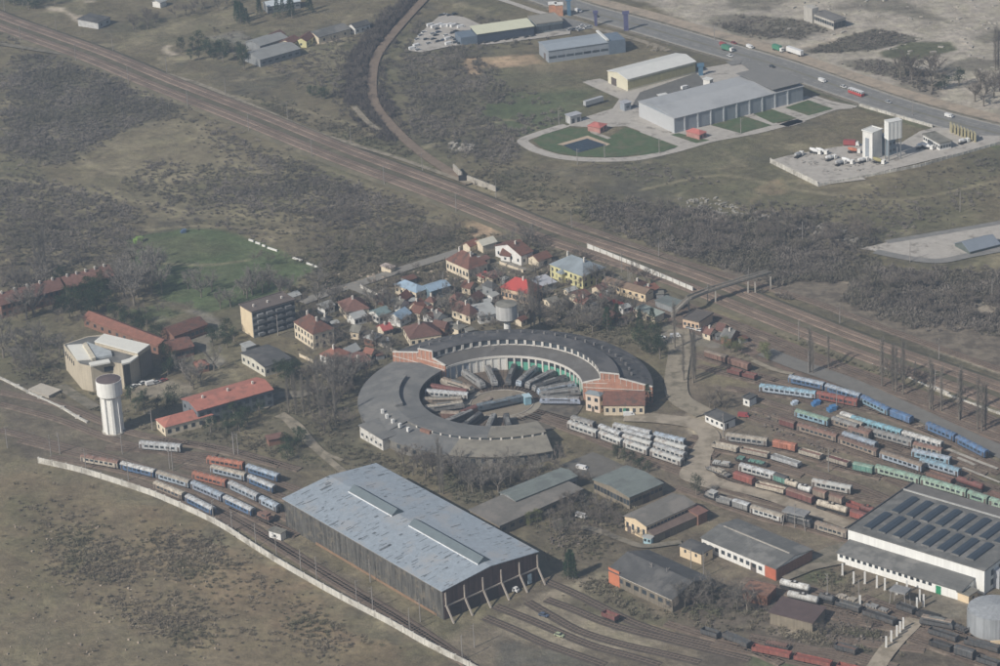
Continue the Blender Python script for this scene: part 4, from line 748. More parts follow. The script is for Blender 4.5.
for k in range(320):
    u = random.random(); x = W/2*(.04+.92*random.random()**1.3); y = D*random.random()
    if random.random() < .3: x = W-x*.8
    z = 11+2*(1-abs(x-W/2)/(W/2))+.29; lx = random.uniform(.6, 4.2)*random.random()+.5; ly = random.uniform(.10, .4)
    if random.random() < .1: lx *= 1.3; ly *= 3
    s = 2/(W/2)*(1 if x < W/2 else -1)
    MB().poly([(x-lx/2, y-ly/2, z-s*lx/2), (x+lx/2, y-ly/2, z+s*lx/2), (x+lx/2, y+ly/2, z+s*lx/2), (x-lx/2, y+ly/2, z-s*lx/2)]).build('torn_patch', rp, hro) if k < 100 else None; LEFT.append((x, y, z, lx, ly, s))
mb = MB()
for x, y, z, lx, ly, s in LEFT[100:]: mb.poly([(x-lx/2, y-ly/2, z-s*lx/2), (x+lx/2, y-ly/2, z+s*lx/2), (x+lx/2, y+ly/2, z+s*lx/2), (x-lx/2, y+ly/2, z-s*lx/2)])
mb.build('small_torn_patches', rp, hro)['kind'] = 'stuff'
# --- white works hall at right
A_, B_, K_ = G((848, 529), 9), G((984.6, 570.8), 9), G((913, 485.6), 8)
u = Vector((B_.x-A_.x, B_.y-A_.y)); W = u.length; u /= W; v = Vector((-u.y, u.x)); D = (K_.x-A_.x)*v.x+(K_.y-A_.y)*v.y
wh = thing('works_hall', 'big white works hall with a grey roof of dark skylight rows', 'factory hall', (A_.x, A_.y, 0), math.atan2(u.y, u.x))
wd = D*.84
MB().box(0, W, 0, D, 0, 8.9).build('wall', mat('bright_white_wall', (.80, .80, .77), .8, .05, .3, streak=.06), wh)
rf = MB().box(-.3, W+.3, -.3, wd, 8.92, 9.3).build('roof', R_GREY, wh); MB().hull8([(-.3, wd+.02, 8.0), (W+.3, wd+.02, 8.0), (W+.3, D+.4, 8.0), (-.3, D+.4, 8.0)], [(-.3, wd+.02, 9.2), (W+.3, wd+.02, 9.2), (W+.3, D+.4, 8.93), (-.3, D+.4, 8.93)]).build('rear_roof', mat('rear_felt', (.165, .155, .145), .95, .15, .3), wh)
MB().box(-.3, W+.3, wd-.3, wd+.3, 9.32, 9.7).build('ridge_kerb', mat('pale_kerb', (.42, .42, .40)), rf); MB().box(-.4, 0, -.3, D, 9.32, 9.75).build('roof_edge', mat('dark_edge', (.07, .07, .075)), rf)
sky = mat('skylight_glass', (.045, .058, .075), .35, .2, .3, spec=.5)
for r in range(2):
    for i in range(9):
        x = 5.5+i*(W-4)/8.6+r*1.5; y0 = wd*(.10+.43*r); y1 = wd*(.47+.43*r)
        if x+3 > W: continue
        s = MB().profy([(x-1.75, 9.3), (x+1.75, 9.3), (x+1.5, 9.8), (x, 10.1), (x-1.5, 9.8)][::-1], y0, y1).build('skylight', sky, rf)
        MB().box(x-1.6, x+1.6, y0-.25, y0-.05, 9.3, 9.8).build('skylight_end', R_GREY, s)
al = W*.93; MB().hull8([(1, -8, 0), (al, -8, 0), (al, -.02, 0), (1, -.02, 0)], [(1, -8, 3.6), (al, -8, 3.6), (al, -.02, 5), (1, -.02, 5)]).build('annexe_wall', mat('bright_white_wall', None), wh)
MB().hull8([(.6, -8.5, 3.62), (al+.3, -8.5, 3.62), (al+.3, -.05, 5.05), (.6, -.05, 5.05)], [(.6, -8.5, 3.9), (al+.3, -8.5, 3.9), (al+.3, -.05, 5.35), (.6, -.05, 5.35)]).build('annexe_roof', R_GREY, wh)
for i in range(16): share('window', win_mesh(1.3, 1.3, GLASS), wh, (2.5+i*2.35, -8, 2.2))
share('door', win_mesh(2, 3, mat('green_door2', (.03, .25, .12)), 'door'), wh, (al*.82, -8, 0))
for i in range(5):
    for j in range(2): share('window', win_mesh(1.6, 2.2, GLASS), wh, (W, 5+i*5, 1.5+j*3.6), math.pi/2)
MB().box(W+.05, W+2.2, 6, 9, 0, 6.5).build('silver_duct', mat('galvanised', (.55, .57, .60), .4, .1, .3, metal=.3), wh)
B('store', 'little cream store at the near corner of the white works hall', 'store', 'd7', (735, 200), (805, 225), (860, 190), 3, ('slab', 0), mat('warm_cream', None), R_ASB, [('f', 1, 1, 1, 1, 1, 0)])
# --- theatre-like building
def poly_building(parent, nm, P, z0, z1, m, w='d8'):
    o = Vector(parent.location); Q = [gw(w, *p, z1)-o for p in P]
    return MB().extrude([(q.x, q.y) for q in Q], z0, z1).build(nm, m, parent)
tl = gw('d8', 230, 300, 0); th = thing('theatre', 'beige faceted auditorium building with white sloping roofs behind the water tower', 'theatre', tl)
bw_ = mat('sand_render', (.50, .44, .34), .9, .12, .3, streak=.1); wr_ = mat('pale_roof_panel', (.74, .73, .67), .7, .06, .3)
poly_building(th, 'main_block', [(75, 135), (210, 90), (300, 80), (555, 140), (488, 185), (400, 240), (335, 232), (225, 255), (165, 242), (150, 226)], 0, 11.2, bw_)
poly_building(th, 'flat_roof', [(80, 136), (212, 94), (300, 90), (545, 142), (486, 187), (400, 238), (335, 230), (225, 252), (168, 240), (153, 226)], 11.22, 11.45, R_GREY)
poly_building(th, 'auditorium_block', [(248, 118), (300, 78), (552, 136), (486, 182)], 11.46, 13.2, bw_); poly_building(th, 'auditorium_roof', [(246, 117), (300, 75), (554, 135), (486, 183)], 13.22, 13.6, wr_)
poly_building(th, 'wing_roof', [(95, 138), (178, 132), (226, 214), (150, 220)], 11.46, 12.0, wr_); poly_building(th, 'wing_roof', [(205, 120), (338, 170), (345, 192), (255, 207)], 11.46, 12.4, mat('bluish_roof_panel', (.42, .45, .46), .6))
poly_building(th, 'wing_roof', [(180, 132), (200, 122), (254, 207), (232, 213)], 11.46, 12.8, mat('cream_fin', (.60, .55, .44)))
poly_building(th, 'curved_canopy', [(395, 225), (440, 212), (486, 186), (489, 200), (445, 232), (398, 244)], 11.46, 12.1, wr_); poly_building(th, 'front_canopy', [(215, 235), (325, 215), (335, 232), (225, 253)], 11.46, 12.1, wr_)
for i, (x, y) in enumerate([(245, 275), (318, 268), (345, 262), (378, 260)]):
    p = gw('d8', x, y, 8.5)-tl; MB().box(p.x-1.1, p.x+1.1, p.y-1.2, p.y+.4, 7.6, 9.4).build('window', GLASS, th)
for i in range(6):
    a = gw('d8', 84+i*11, 172+i*13, 8)-tl; MB().box(a.x-.6, a.x+.6, a.y-.8, a.y+.5, 7.2, 9).build('window', GLASS, th)
for i in range(5):
    a = gw('d8', 405+i*17, 270-i*11, 5)-tl; MB().box(a.x-.5, a.x+.5, a.y-.6, a.y+.4, 1.5, 10).build('dark_glazing', GLASS, th)
poly_building(th, 'dark_glazing', [(404, 243), (486, 190), (490, 193), (408, 247)], .5, 10.4, mat('brown_glass', (.075, .07, .065), .5, .2, .4, streak=.5))
poly_building(th, 'shaded_side_panel', [(492, 186), (556, 143), (559, 145), (495, 189)], 0, 11.0, mat('dun_wall_shade', (.22, .195, .16), .9, .12, .4, streak=.2))  # darker panel paints the shade of the wall turned from the sun
# --- towers and tanks
p = gw('d8', 355, 618, 0); wt = thing('water_tower', 'white fluted concrete water tower with a dark shallow cone roof', 'water tower', p)
conc_w = mat('tower_white', (.82, .81, .77), .85, .07, .3, streak=.08)
MB().cyl(0, 0, 3.45, 3.35, 0, 15.2, 24).build('shaft', conc_w, wt)
for k in range(8):
    a = k*math.pi/4+.2; c, s = math.cos(a), math.sin(a)
    MB().hull8([(c*r-s*w_, s*r+c*w_, 0) for r, w_ in ((3.3, -.5), (4.05, -.5), (4.05, .5), (3.3, .5))], [(c*r-s*w_, s*r+c*w_, 15.2) for r, w_ in ((3.0, -.45), (3.95, -.45), (3.95, .45), (3.0, .45))]).build('rib', conc_w, wt)
MB().cyl(0, 0, 4.0, 4.9, 15.2, 16, 32).build('tank_base', conc_w, wt, None); MB().cyl(0, 0, 4.9, 4.9, 16, 22, 32).build('tank', conc_w, wt)
MB().cyl(0, 0, 4.75, .5, 22.02, 22.8, 32).build('roof', mat('tower_roof', (.13, .10, .10), .9, .3, .4), wt); MB().cyl(0, 0, 4.6, 4.6, 0, .4, 20).build('base', CONC, wt)
p = G((508, 341), 0); t2 = thing('water_tower', 'grey drum water tower on a thin white stem behind the roundhouse', 'water tower', p)
MB().cyl(0, 0, 1.5, 1.3, 0, 9.6, 16).build('shaft', WHITE, t2); MB().cyl(0, 0, 2.6, 4.3, 9.0, 10.4, 24).build('tank_base', CONC, t2); MB().cyl(0, 0, 4.3, 4.3, 10.4, 16.4, 24).build('tank', mat('drum_grey', (.46, .455, .44), .9, .15, .4, streak=.15), t2); MB().cyl(0, 0, 4.45, .4, 16.42, 17, 24).build('roof', R_ASB, t2)
p = G((994, 629), 0); tk = thing('storage_tank', 'large silver cylindrical storage tank beside the white works hall', 'storage tank', p)
SIL = mat('aluminium_paint', (.33, .345, .36), .6, .1, .3, streak=.15)
MB().cyl(0, 0, 8.6, 8.6, 0, 8, 40).build('shell', SIL, tk); MB().cyl(0, 0, 8.6, .4, 8.02, 9.2, 40).build('roof', SIL, tk); MB().box(-8.9, -8.5, -.4, .4, 0, 8.3).build('ladder', GREYW, tk)
MB().box(-3, 12, -10.6, -10.2, 0, 1.6).build('bund_wall', mat('warm_cream', None), tk)
# concrete plant
t, W, D = B('batching_plant', 'tall white concrete batching block with recessed grey panel', 'batching plant', 'c7', (615, 262), (700, 270), (760, 246), 13.5, ('flat', 0), WHITE, R_WHITE, [])
MB().box(-.12, -.02, D*.35, D*.72, 0, 10.5).build('grey_panel', PANEL, t); MB().box(W+.02, W+1.2, 1, 4, 6, 12).build('side_box', GREYW, t)
p = gw('c7', 828, 432, 0); t = thing('silo_tower', 'white corrugated silo tower raised on legs beside the batching block', 'silo', p, .35)
MB().box(-3.5, 3.5, -2, 2, 10.5, 19).build('silo_box', mat('bright_white_wall', None), t); MB().box(-3.6, 3.6, -2.1, 2.1, 19, 19.3).build('roof', R_WHITE, t)
for x in (-3.1, 3.1):
    for y in (-1.6, 1.6): MB().box(x-.2, x+.2, y-.2, y+.2, 0, 10.5).build('leg', GREYW, t)
MB().box(3.52, 3.7, -1, 1, 15, 16.6).build('red_sign', mat('sign_red', (.45, .05, .05)), t)
for x in (-3, -1, 1, 3): MB().box(x-.06, x+.06, -2.12, -2.02, 10.6, 18.9).build('seam', GREYW, t)
t, W, D = B('mixer_house', 'slate blue mixer building between batching block and silo tower', 'mixer house', 'c7', (742, 284), (800, 302), (846, 286), 9, ('slab', 0), mat('slate_panel', (.24, .29, .33), .7, .1, .3), PANEL, [('f', 2, 2, 1.2, 1.2, 2, 3.5)])
B('site_office', 'white site office with flat grey roof in the concrete plant', 'office', 'c8', (408, 328), (570, 385), (652, 368), 3.6, ('flat', 0), WHITE, R_ASB, [('l', 8, 1, 1.2, 1.2, 1.3, 0), ('f', 4, 1, 1.2, 1.4, 1.2, 0)])
bins = thing('aggregate_bins', 'row of yellowish upright divider walls of the aggregate bins', 'aggregate bins', gw('c8', 655, 310, 0))
for i in range(8):
    q = gw('c8', 655+i*24, 312+i*9.5, 0)-Vector(bins.location); MB().box(q.x-.3, q.x+.3, q.y-.2, q.y+4.2, 0, 4.5).build('divider', mat('bin_wall', (.42, .38, .24)), bins)
# totems beside the highway
for nm, w_, x, y, hh, wd_, m_, lab in (('totem', 'c2', 537, 190, 15, 3.2, mat('indigo_totem', (.10, .10, .20)), 'tall indigo advertising pylon beside the highway'), ('totem', 'c2', 181, 98, 14, 2.6, mat('blue_totem', (.10, .19, .28)), 'slender blue pylon with a wide head beside the dealership'),
        ('totem', 'c2', 348, 160, 11, 2, mat('indigo_totem', None), 'shorter dark sign pylon left of the tall indigo pylon'), ('totem', 'c3', 130, 470, 8, 3, mat('blue_totem', None), 'blue entrance sign tower at the white roofed warehouse')):
    t = thing(nm, lab, 'sign pylon', gw(w_, x, y, 0)); hh *= .6; wd_ *= .75; MB().box(-wd_/2, wd_/2, -.5, .5, 0, hh).build('panel', m_, t); MB().box(-wd_/2-.6, wd_/2+.6, -.7, .7, hh, hh+1.6).build('head', m_, t)
for x, y, lab in ((80, 95, 'orange brick box tower leftmost beside the blue pylon'), (120, 98, 'peach box tower right of the orange one beside the blue pylon')):
    t = thing('gate_pillar', lab, 'pillar', gw('c2', x, y, 0)); MB().box(-2, 2, -2, 2, 0, 6.5).build('shaft', mat('orange_brick', (.50, .27, .17)), t); MB().box(-2.3, 2.3, -2.3, 2.3, 6.5, 7).build('cap', WHITE, t)
# culvert
p = gw('t11', 870, 60, 0); t = thing('underpass', 'concrete underpass portal with a long pale wing wall beside the rails', 'underpass', p)
q = gw('t11', 985, 98, 0)-p; MB().beam((0, 0, 1.7), (q.x, q.y, .9), .6, 3.2).build('wing_wall', CONC, t); q = gw('t11', 815, 18, 0)-p; MB().beam((-2.5, 3, 2), (q.x, q.y, 2), .6, 3.6).build('portal_wall', CONC, t); MB().box(-4, .2, 0, .4, .2, 3.4).build('opening', DARKOP, t)
# end of buildings
# ------------------------------------------------------------------ the roundhouse
RC = Vector((-.69, 1048.97, 0))
def rad(r, a, z=0): a = math.radians(a); return (r*math.cos(a), r*math.sin(a), z)
def ring(prof, a0, a1, step=3.0, mb=None):
    """closed (r,z) profile swept from angle a0(r) to a1(r)"""
    mb = mb or MB(); f0 = a0 if callable(a0) else (lambda r: a0); f1 = a1 if callable(a1) else (lambda r: a1)
    n = max(1, int(abs(f1(45)-f0(45))/step)); m = len(prof); i = len(mb.v)
    for k in range(n+1):
        t = k/n
        for r, z in prof: mb.v.append(rad(r, f0(r)*(1-t)+f1(r)*t, z))
    for k in range(n):
        for j in range(m):
            a, b_ = i+k*m+j, i+k*m+(j+1) % m
            mb.f.append((a, b_, b_+m, a+m))
    mb.f.append(tuple(i+j for j in reversed(range(m)))); mb.f.append(tuple(i+n*m+j for j in range(m)))
    return mb
UA0 = lambda r: 1.5-(r-31.5)*.27
UA1 = lambda r: 132+(r-32)*.16
R_RH = mat('roundhouse_felt', (.080, .080, .084), .95, .25, .3, stain=(.13, .125, .125), stain_amt=.5, stain_scale=.08)
R_RI = mat('roundhouse_inner_felt', (.125, .118, .112), .95, .2, .2, stain=(.16, .155, .15), stain_amt=.3)
rh = thing('roundhouse', 'curved dark roofed engine shed with clerestory, brick gables and green doors', 'roundhouse', RC)
ring([(32.2, 0), (57.6, 0), (57.6, 5.6), (32.2, 5.6)], UA0, UA1).build('wall', mat('roundhouse_wall', (.22, .21, .19), .9, .2, .3), rh)
R_VENT = mat('vent_metal', (.20, .195, .19), .8, .2, .5)
ro = ring([(45.4, 8.9), (45.4, 8.5), (58.4, 5.7), (58.4, 6.1)], UA0, UA1).build('outer_roof', R_RH, rh)
ring([(31.6, 6.3), (31.6, 6.0), (38.6, 7.5), (38.6, 7.9)], UA0, UA1).build('inner_roof', R_RI, rh)
mo = ring([(38.7, 7.3), (45.2, 7.3), (45.2, 9.8), (38.7, 10.3)], UA0, UA1).build('monitor', GLASS, rh)
ring([(38.2, 10.32), (45.7, 9.82), (45.7, 10.15), (38.2, 10.65)], UA0, UA1).build('monitor_roof', R_RH, mo)
WP = mat('weathered_white_frame', (.62, .59, .54), .9, .12, .5)
ring([(38.4, 7.95), (38.65, 7.95), (38.65, 8.35), (38.4, 8.35)], UA0, UA1).build('clerestory_sill', WP, mo)
ring([(31.3, 5.5), (31.58, 5.5), (31.58, 6.45), (31.3, 6.45)], lambda r: 1.5, lambda r: 132).build('lintel', WP, rh)
a = 4.0; i = 0
GRN = mat('green_door_paint', (.12, .38, .28), .8, .2, .5, rnd=.15, stain=(.20, .32, .26), stain_amt=.4)
while a < 131:
    c, s = math.cos(math.radians(a)), math.sin(math.radians(a))
    MB().box(-.3, .3, -.5, .5, 8.35, 10.3).build('clerestory_pier', WP, mo, (38.45*c, 38.45*s, 0), math.radians(a))
    MB().box(-.25, .25, -.35, .35, 0, 5.5).build('pier', WP, rh, (31.75*c, 31.75*s, 0), math.radians(a))
    am = math.radians(a+2.7); c, s = math.cos(am), math.sin(am)
    if a < 84:
        d = MB().box(-.1, .1, -1.25, 1.25, 0, 3.6).build('stall_door', GRN, rh, (32.0*c, 32.0*s, 0), am)
        MB().box(-.1, .1, -1.2, 1.2, 3.75, 5.3).build('stall_window', GLASS, rh, (32.0*c, 32.0*s, 0), am)
    elif a < 108: MB().box(-.12, .12, -1.45, 1.45, 0, 5.5).build('infill_wall', mat('infill_white', (.70, .69, .65), .9, .08, .4), rh, (31.9*c, 31.9*s, 0), am)
    else: MB().box(-.12, .12, -1.45, 1.45, 0, 5.2).build('infill_wall', mat('infill_blue', (.33, .37, .42), .8, .08, .4), rh, (31.9*c, 31.9*s, 0), am)
    a += 5.4
for k in range(24):
    a_ = math.radians(4+k*5.4); MB().box(-.35, .35, -.35, .35, 7.0, 9.0).build('smoke_vent', R_VENT, ro, (50.5*math.cos(a_), 50.5*math.sin(a_), 0), a_)
rv = random.Random(3)
pm = [mat('felt_patch_dark', (.055, .055, .058), .95, .2, .4), mat('felt_patch_light', (.13, .125, .12), .95, .2, .4)]
for q_ in range(2):
    mbp = MB()
    for k in range(70):
        r_ = rv.uniform(46.5, 57); a_ = rv.uniform(0, 130); da = rv.uniform(.5, 2.6); dr = rv.uniform(.4, 2.0); z_ = lambda r: 8.93-(r-45.4)*.2154+.03+q_*.01
        mbp.poly([rad(r_, a_, z_(r_)), rad(r_+dr, a_, z_(r_+dr)), rad(r_+dr, a_+da, z_(r_+dr)), rad(r_, a_+da, z_(r_))])
    mbp.build('felt_patches', pm[q_], ro)['kind'] = 'stuff'
GB = mat('gable_brick', (.42, .215, .15), .9, .15, .7, streak=.1, stain=(.36, .24, .18), stain_amt=.3, stain_scale=.4)
def gable(fa, sgn, n, nm):
    mb = MB(); prof = [(31.6, 0), (58.2, 0), (58.2, 6.7), (45.5, 9.3), (45.5, 10.9), (38.3, 11.4), (38.3, 8.6), (31.6, 7.0)]
    f = [rad(r, fa(r), z) for r, z in prof]
    d = Vector(f[1])-Vector(f[0]); q = Vector((-d.y, d.x, 0)).normalized()*sgn*.45
    g = [tuple(Vector(p)+q) for p in f]
    for A_, B2 in (([0, 1, 2, 3, 6, 7], 0), ([3, 4, 5, 6], 0)):
        P = [f[k] for k in A_]; Q = [g[k] for k in A_]
        mb.hull8(P, Q) if sgn < 0 else mb.hull8(P, Q)
    o = mb.build(nm, GB, rh); q2 = q*1.25
    top = [(58.2, 6.7), (45.5, 9.3), (45.5, 10.9), (38.3, 11.4), (38.3, 8.6), (31.6, 7.0)]
    for k in range(5):
        p0, p1 = Vector(rad(top[k][0], fa(top[k][0]), top[k][1]+.1))+q*.5, Vector(rad(top[k+1][0], fa(top[k+1][0]), top[k+1][1]+.1))+q*.5
        MB().beam(p0, p1, .75, .35).build('coping', WP, o)
    for k in range(n):
        r = 32+26*(k+.5)/n; zt = 7+(r-31.6)*.24 if r < 38.3 else (11 if r < 45.5 else 9.3-(r-45.5)*.205)
        p0 = Vector(rad(r, fa(r), .2))+q2; p1 = Vector(rad(r, fa(r), zt-.1))+q2
        MB().beam(p0, p1, .32, .2).build('pilaster', WP, o)
    z = 5.2
    for k in range(2):
        p0 = Vector(rad(32, fa(32), z+k*1.9))+q2; p1 = Vector(rad(58 if k == 0 else 46, fa(58 if k == 0 else 46), z+k*1.9))+q2
        MB().beam(p0, p1, .15, .25).build('band', WP, o)
gable(UA0, -1, 12, 'right_gable'); gable(UA1, 1, 12, 'left_gable')
# --- lower curved shed
lr = thing('curved_shed', 'lower curved shed with worn grey and tan roof closing the roundhouse circle', 'engine shed', RC)
LA0 = lambda r: 136+(r-32)*.16; LA1 = lambda r: 294-(r-32)*.22
GW_ = mat('shed_wall', (.20, .19, .17), .9, .2, .3, streak=.2)
R_L1 = mat('shed_grey_roof', (.165, .165, .162), .95, .16, .2, stain=(.21, .205, .195), stain_amt=.4, stain_scale=.1)
R_L2 = mat('shed_tan_roof', (.255, .235, .195), .95, .16, .3, stain=(.19, .175, .15), stain_amt=.4, stain_scale=.2)
ring([(32.2, 0), (54.6, 0), (54.6, 4.1), (43.2, 5.3), (43.2, 6.2), (32.2, 5.3)], LA0, LA1).build('wall', GW_, lr)
ring([(31.6, 5.35), (42, 6.3), (55.4, 4.15), (55.4, 4.45), (42, 6.65), (31.6, 5.7)][::-1], LA0, lambda r: 214).build('grey_roof', R_L1, lr)
ring([(31.6, 5.35), (43.5, 6.4), (43.5, 6.7), (31.6, 5.7)][::-1], 214, 262).build('inner_roof', R_L1, lr)
ring([(31.6, 5.38), (43.5, 6.43), (43.5, 6.73), (31.6, 5.73)][::-1], 262, LA1).build('inner_roof', R_L2, lr)
ring([(43.3, 5.32), (55.4, 4.12), (55.4, 4.42), (43.3, 5.62)][::-1], 214, 248).build('outer_roof', R_L1, lr)
ring([(43.3, 5.35), (55.4, 4.15), (55.4, 4.45), (43.3, 5.65)][::-1], 248, LA1).build('outer_roof', R_L2, lr)
cs = ring([(43.22, 5.7), (43.3, 5.7), (43.3, 6.4), (43.22, 6.4)], 222, LA1).build('clerestory', GLASS, lr)
for k in range(14):
    a = math.radians(222+k*5.2); MB().box(-.2, .3, -.35, .35, 5.6, 6.45).build('clerestory_pier', WP, cs, (43.4*math.cos(a), 43.4*math.sin(a), 0), a)
ring([(39.2, 6.5), (42.2, 6.7), (42.2, 7.3), (39.2, 7.8)][::-1], 158, 196).build('roof_monitor', R_L1, lr)
for k in range(5):
    a = math.radians(198+k*6); MB().box(-.5, .5, -.5, .5, 5.6, 7.3).build('roof_vent', WHITE, lr, (47.8*math.cos(a), 47.8*math.sin(a), 0), a)
a = math.radians(229); MB().box(-.6, .6, -2.4, 2.4, 5.4, 6.6).build('brick_hatch', BRICKW, lr, (44.2*math.cos(a), 44.2*math.sin(a), 0), a)
for k in range(26):
    a = math.radians(140+k*5.8); MB().box(-.1, .1, -1.3, 1.3, .3, 4.4).build('shaded_stall_opening', DARKOP, lr, (32.1*math.cos(a), 32.1*math.sin(a), 0), a)  # near-black panels paint the shadow along the shed's inner facade
for k in range(16):
    a = math.radians(224+k*4.2); MB().box(-.1, .1, -.8, .8, 1.6, 3.2).build('window', GLASS, lr, (54.68*math.cos(a), 54.68*math.sin(a), 0), a)
B('annexe', 'grey roofed annexe with a bright white wall on the curved shed outer side', 'annexe', 'd1', (110, 592), (236, 664), (345, 625), 4.6, ('shed', .5), mat('chalk_wall', (.66, .64, .60), .9, .15, .5, stain=(.35, .33, .30), stain_amt=.4, stain_scale=.5), R_L1, [('l', 5, 1, 1.2, 1.0, 1.4, 0)], [])
# --- turntable, ring yard
def disc(name, r, z, m, kind='structure', r0=0):
    mb = MB(); n = 64
    if r0:
        for k in range(n): mb.v += [rad(r0, 360*k/n, z), rad(r, 360*k/n, z)]
        for k in range(n): a = 2*k; b_ = 2*((k+1) % n); mb.f.append((a, a+1, b_+1, b_))
    else: mb.poly([rad(r, 360*k/n, z) for k in range(n)])
    return tag(mb.build(name, m, None, RC), kind=kind)
disc('yard_paving', 31.4, .30, mat('oily_yard', (.15, .13, .105), .95, .3, .3, stain=(.09, .08, .07), stain_amt=.5, stain_scale=.2))
disc('path', 15.2, .33, mat('pit_kerb', (.30, .27, .22), .95, .15, .4), r0=12.2)
tt = thing('turntable', 'round locomotive turntable pit with its bridge in the ring yard', 'turntable', RC)
mb = MB(); n = 48
for k in range(n): mb.v += [rad(12.1, 360*k/n, .34), rad(12.4, 360*k/n, .34), rad(12.4, 360*k/n, .62), rad(12.1, 360*k/n, .62)]
for k in range(n):
    for j in range(4): a = 4*k+j; b_ = 4*k+(j+1) % 4; a2 = 4*((k+1) % n)+j; b2 = 4*((k+1) % n)+(j+1) % 4; mb.f.append((a, a2, b2, b_))
mb.build('pit_rim', CONC, tt); MB().cyl(0, 0, 12, 12, .30, .40, 48).build('pit_floor', mat('pit_floor_mat', (.24, .205, .16), .95, .2, .4), tt)
MB().box(-12, 12, -2, 2, .45, .75).build('bridge', mat('bridge_steel', (.12, .11, .10), .8, .3, .5), tt, (0, 0, 0), math.radians(18))
q = gw('a6', 665, 232, 3)-RC; tc_ = MB().box(-1.3, 1.3, -1.6, 1.6, .5, 3.6).build('control_cab', mat('cab_blue', (.25, .42, .50), .7), tt, (q.x, q.y, 0), .3); MB().box(-1.5, 1.5, -1.8, 1.8, 3.6, 3.85).build('cab_roof', mat('cab_roof_blue', (.42, .56, .62), .7), tc_)
for k in range(21):
    a = 8+k*5.6 if k < 21 else 0
    P = [Vector(rad(12.6, a))+RC, Vector(rad(31.3, a))+RC]; track(P, z=.30, lift=.06, w=2.4, smooth=False)
for k in range(12):
    a = 198+k*7; P = [Vector(rad(12.6, a))+RC, Vector(rad(31.3, a))+RC]; track(P, z=.30, lift=.06, w=2.4, smooth=False)
# ------------------------------------------------------------------ rail vehicles
def vm(col, k='paint'):
    nm = k+'_%02x%02x%02x' % tuple(int(c*255) for c in col); return mat(nm, col, .65, .18, .5, rnd=.15, streak=.25, stain=tuple(c*.5+k for c, k in zip(col, (.06, .045, .035))), stain_amt=.5, stain_scale=.5)
GRAF = mat('graffiti_livery', (.46, .46, .44), .8, .22, .5, rnd=.12, stain=(.34, .30, .27), stain_amt=.45, stain_scale=.35)
UND = mat('underframe', (.045, .042, .04), .9, .3, .5)
COLS = dict(white=(.60, .60, .57), lwhite=(.50, .52, .53), beige=(.46, .40, .31), cream=(.56, .48, .36), grey=(.30, .30, .29), dgrey=(.10, .105, .11), brown=(.20, .115, .085), red=(.36, .085, .06), dred=(.22, .07, .06),
    orange=(.50, .15, .07), blue=(.07, .19, .40), lblue=(.22, .42, .55), cyan=(.18, .45, .56), green=(.26, .44, .33), lgreen=(.36, .50, .38), teal=(.12, .34, .27), lilac=(.30, .36, .48), black=(.05, .05, .05), rbrown=(.27, .14, .10), pblue=(.36, .45, .55), tan=(.34, .26, .19))
for _k, _v in list(COLS.items()):
    _m = sum(_v)/3; COLS[_k] = tuple((c*.72+_m*.28)*.95 for c in _v)
def bogie(t, x, wb=1.2):
    mb = MB().box(x-1.7, x+1.7, -1.1, 1.1, .62, .95)
    b_ = mb.build('bogie', UND, t)
    for s in (-wb, wb):
        w = MB(); 
        for y in (-.8, .7): w.profy([(x+s+.45*math.cos(a), .92+.45*math.sin(a)) for a in [2*math.pi*k/8 for k in range(8)]], y, y+.1)
        w.build('wheelset', UND, b_)
SHM = {}
def shared(key, fn, m):
    if key not in SHM:
        mb = fn(); me = bpy.data.meshes.new(key[0]); me.from_pydata(mb.v, [], mb.f); me.materials.append(m); SHM[key] = me
    return SHM[key]
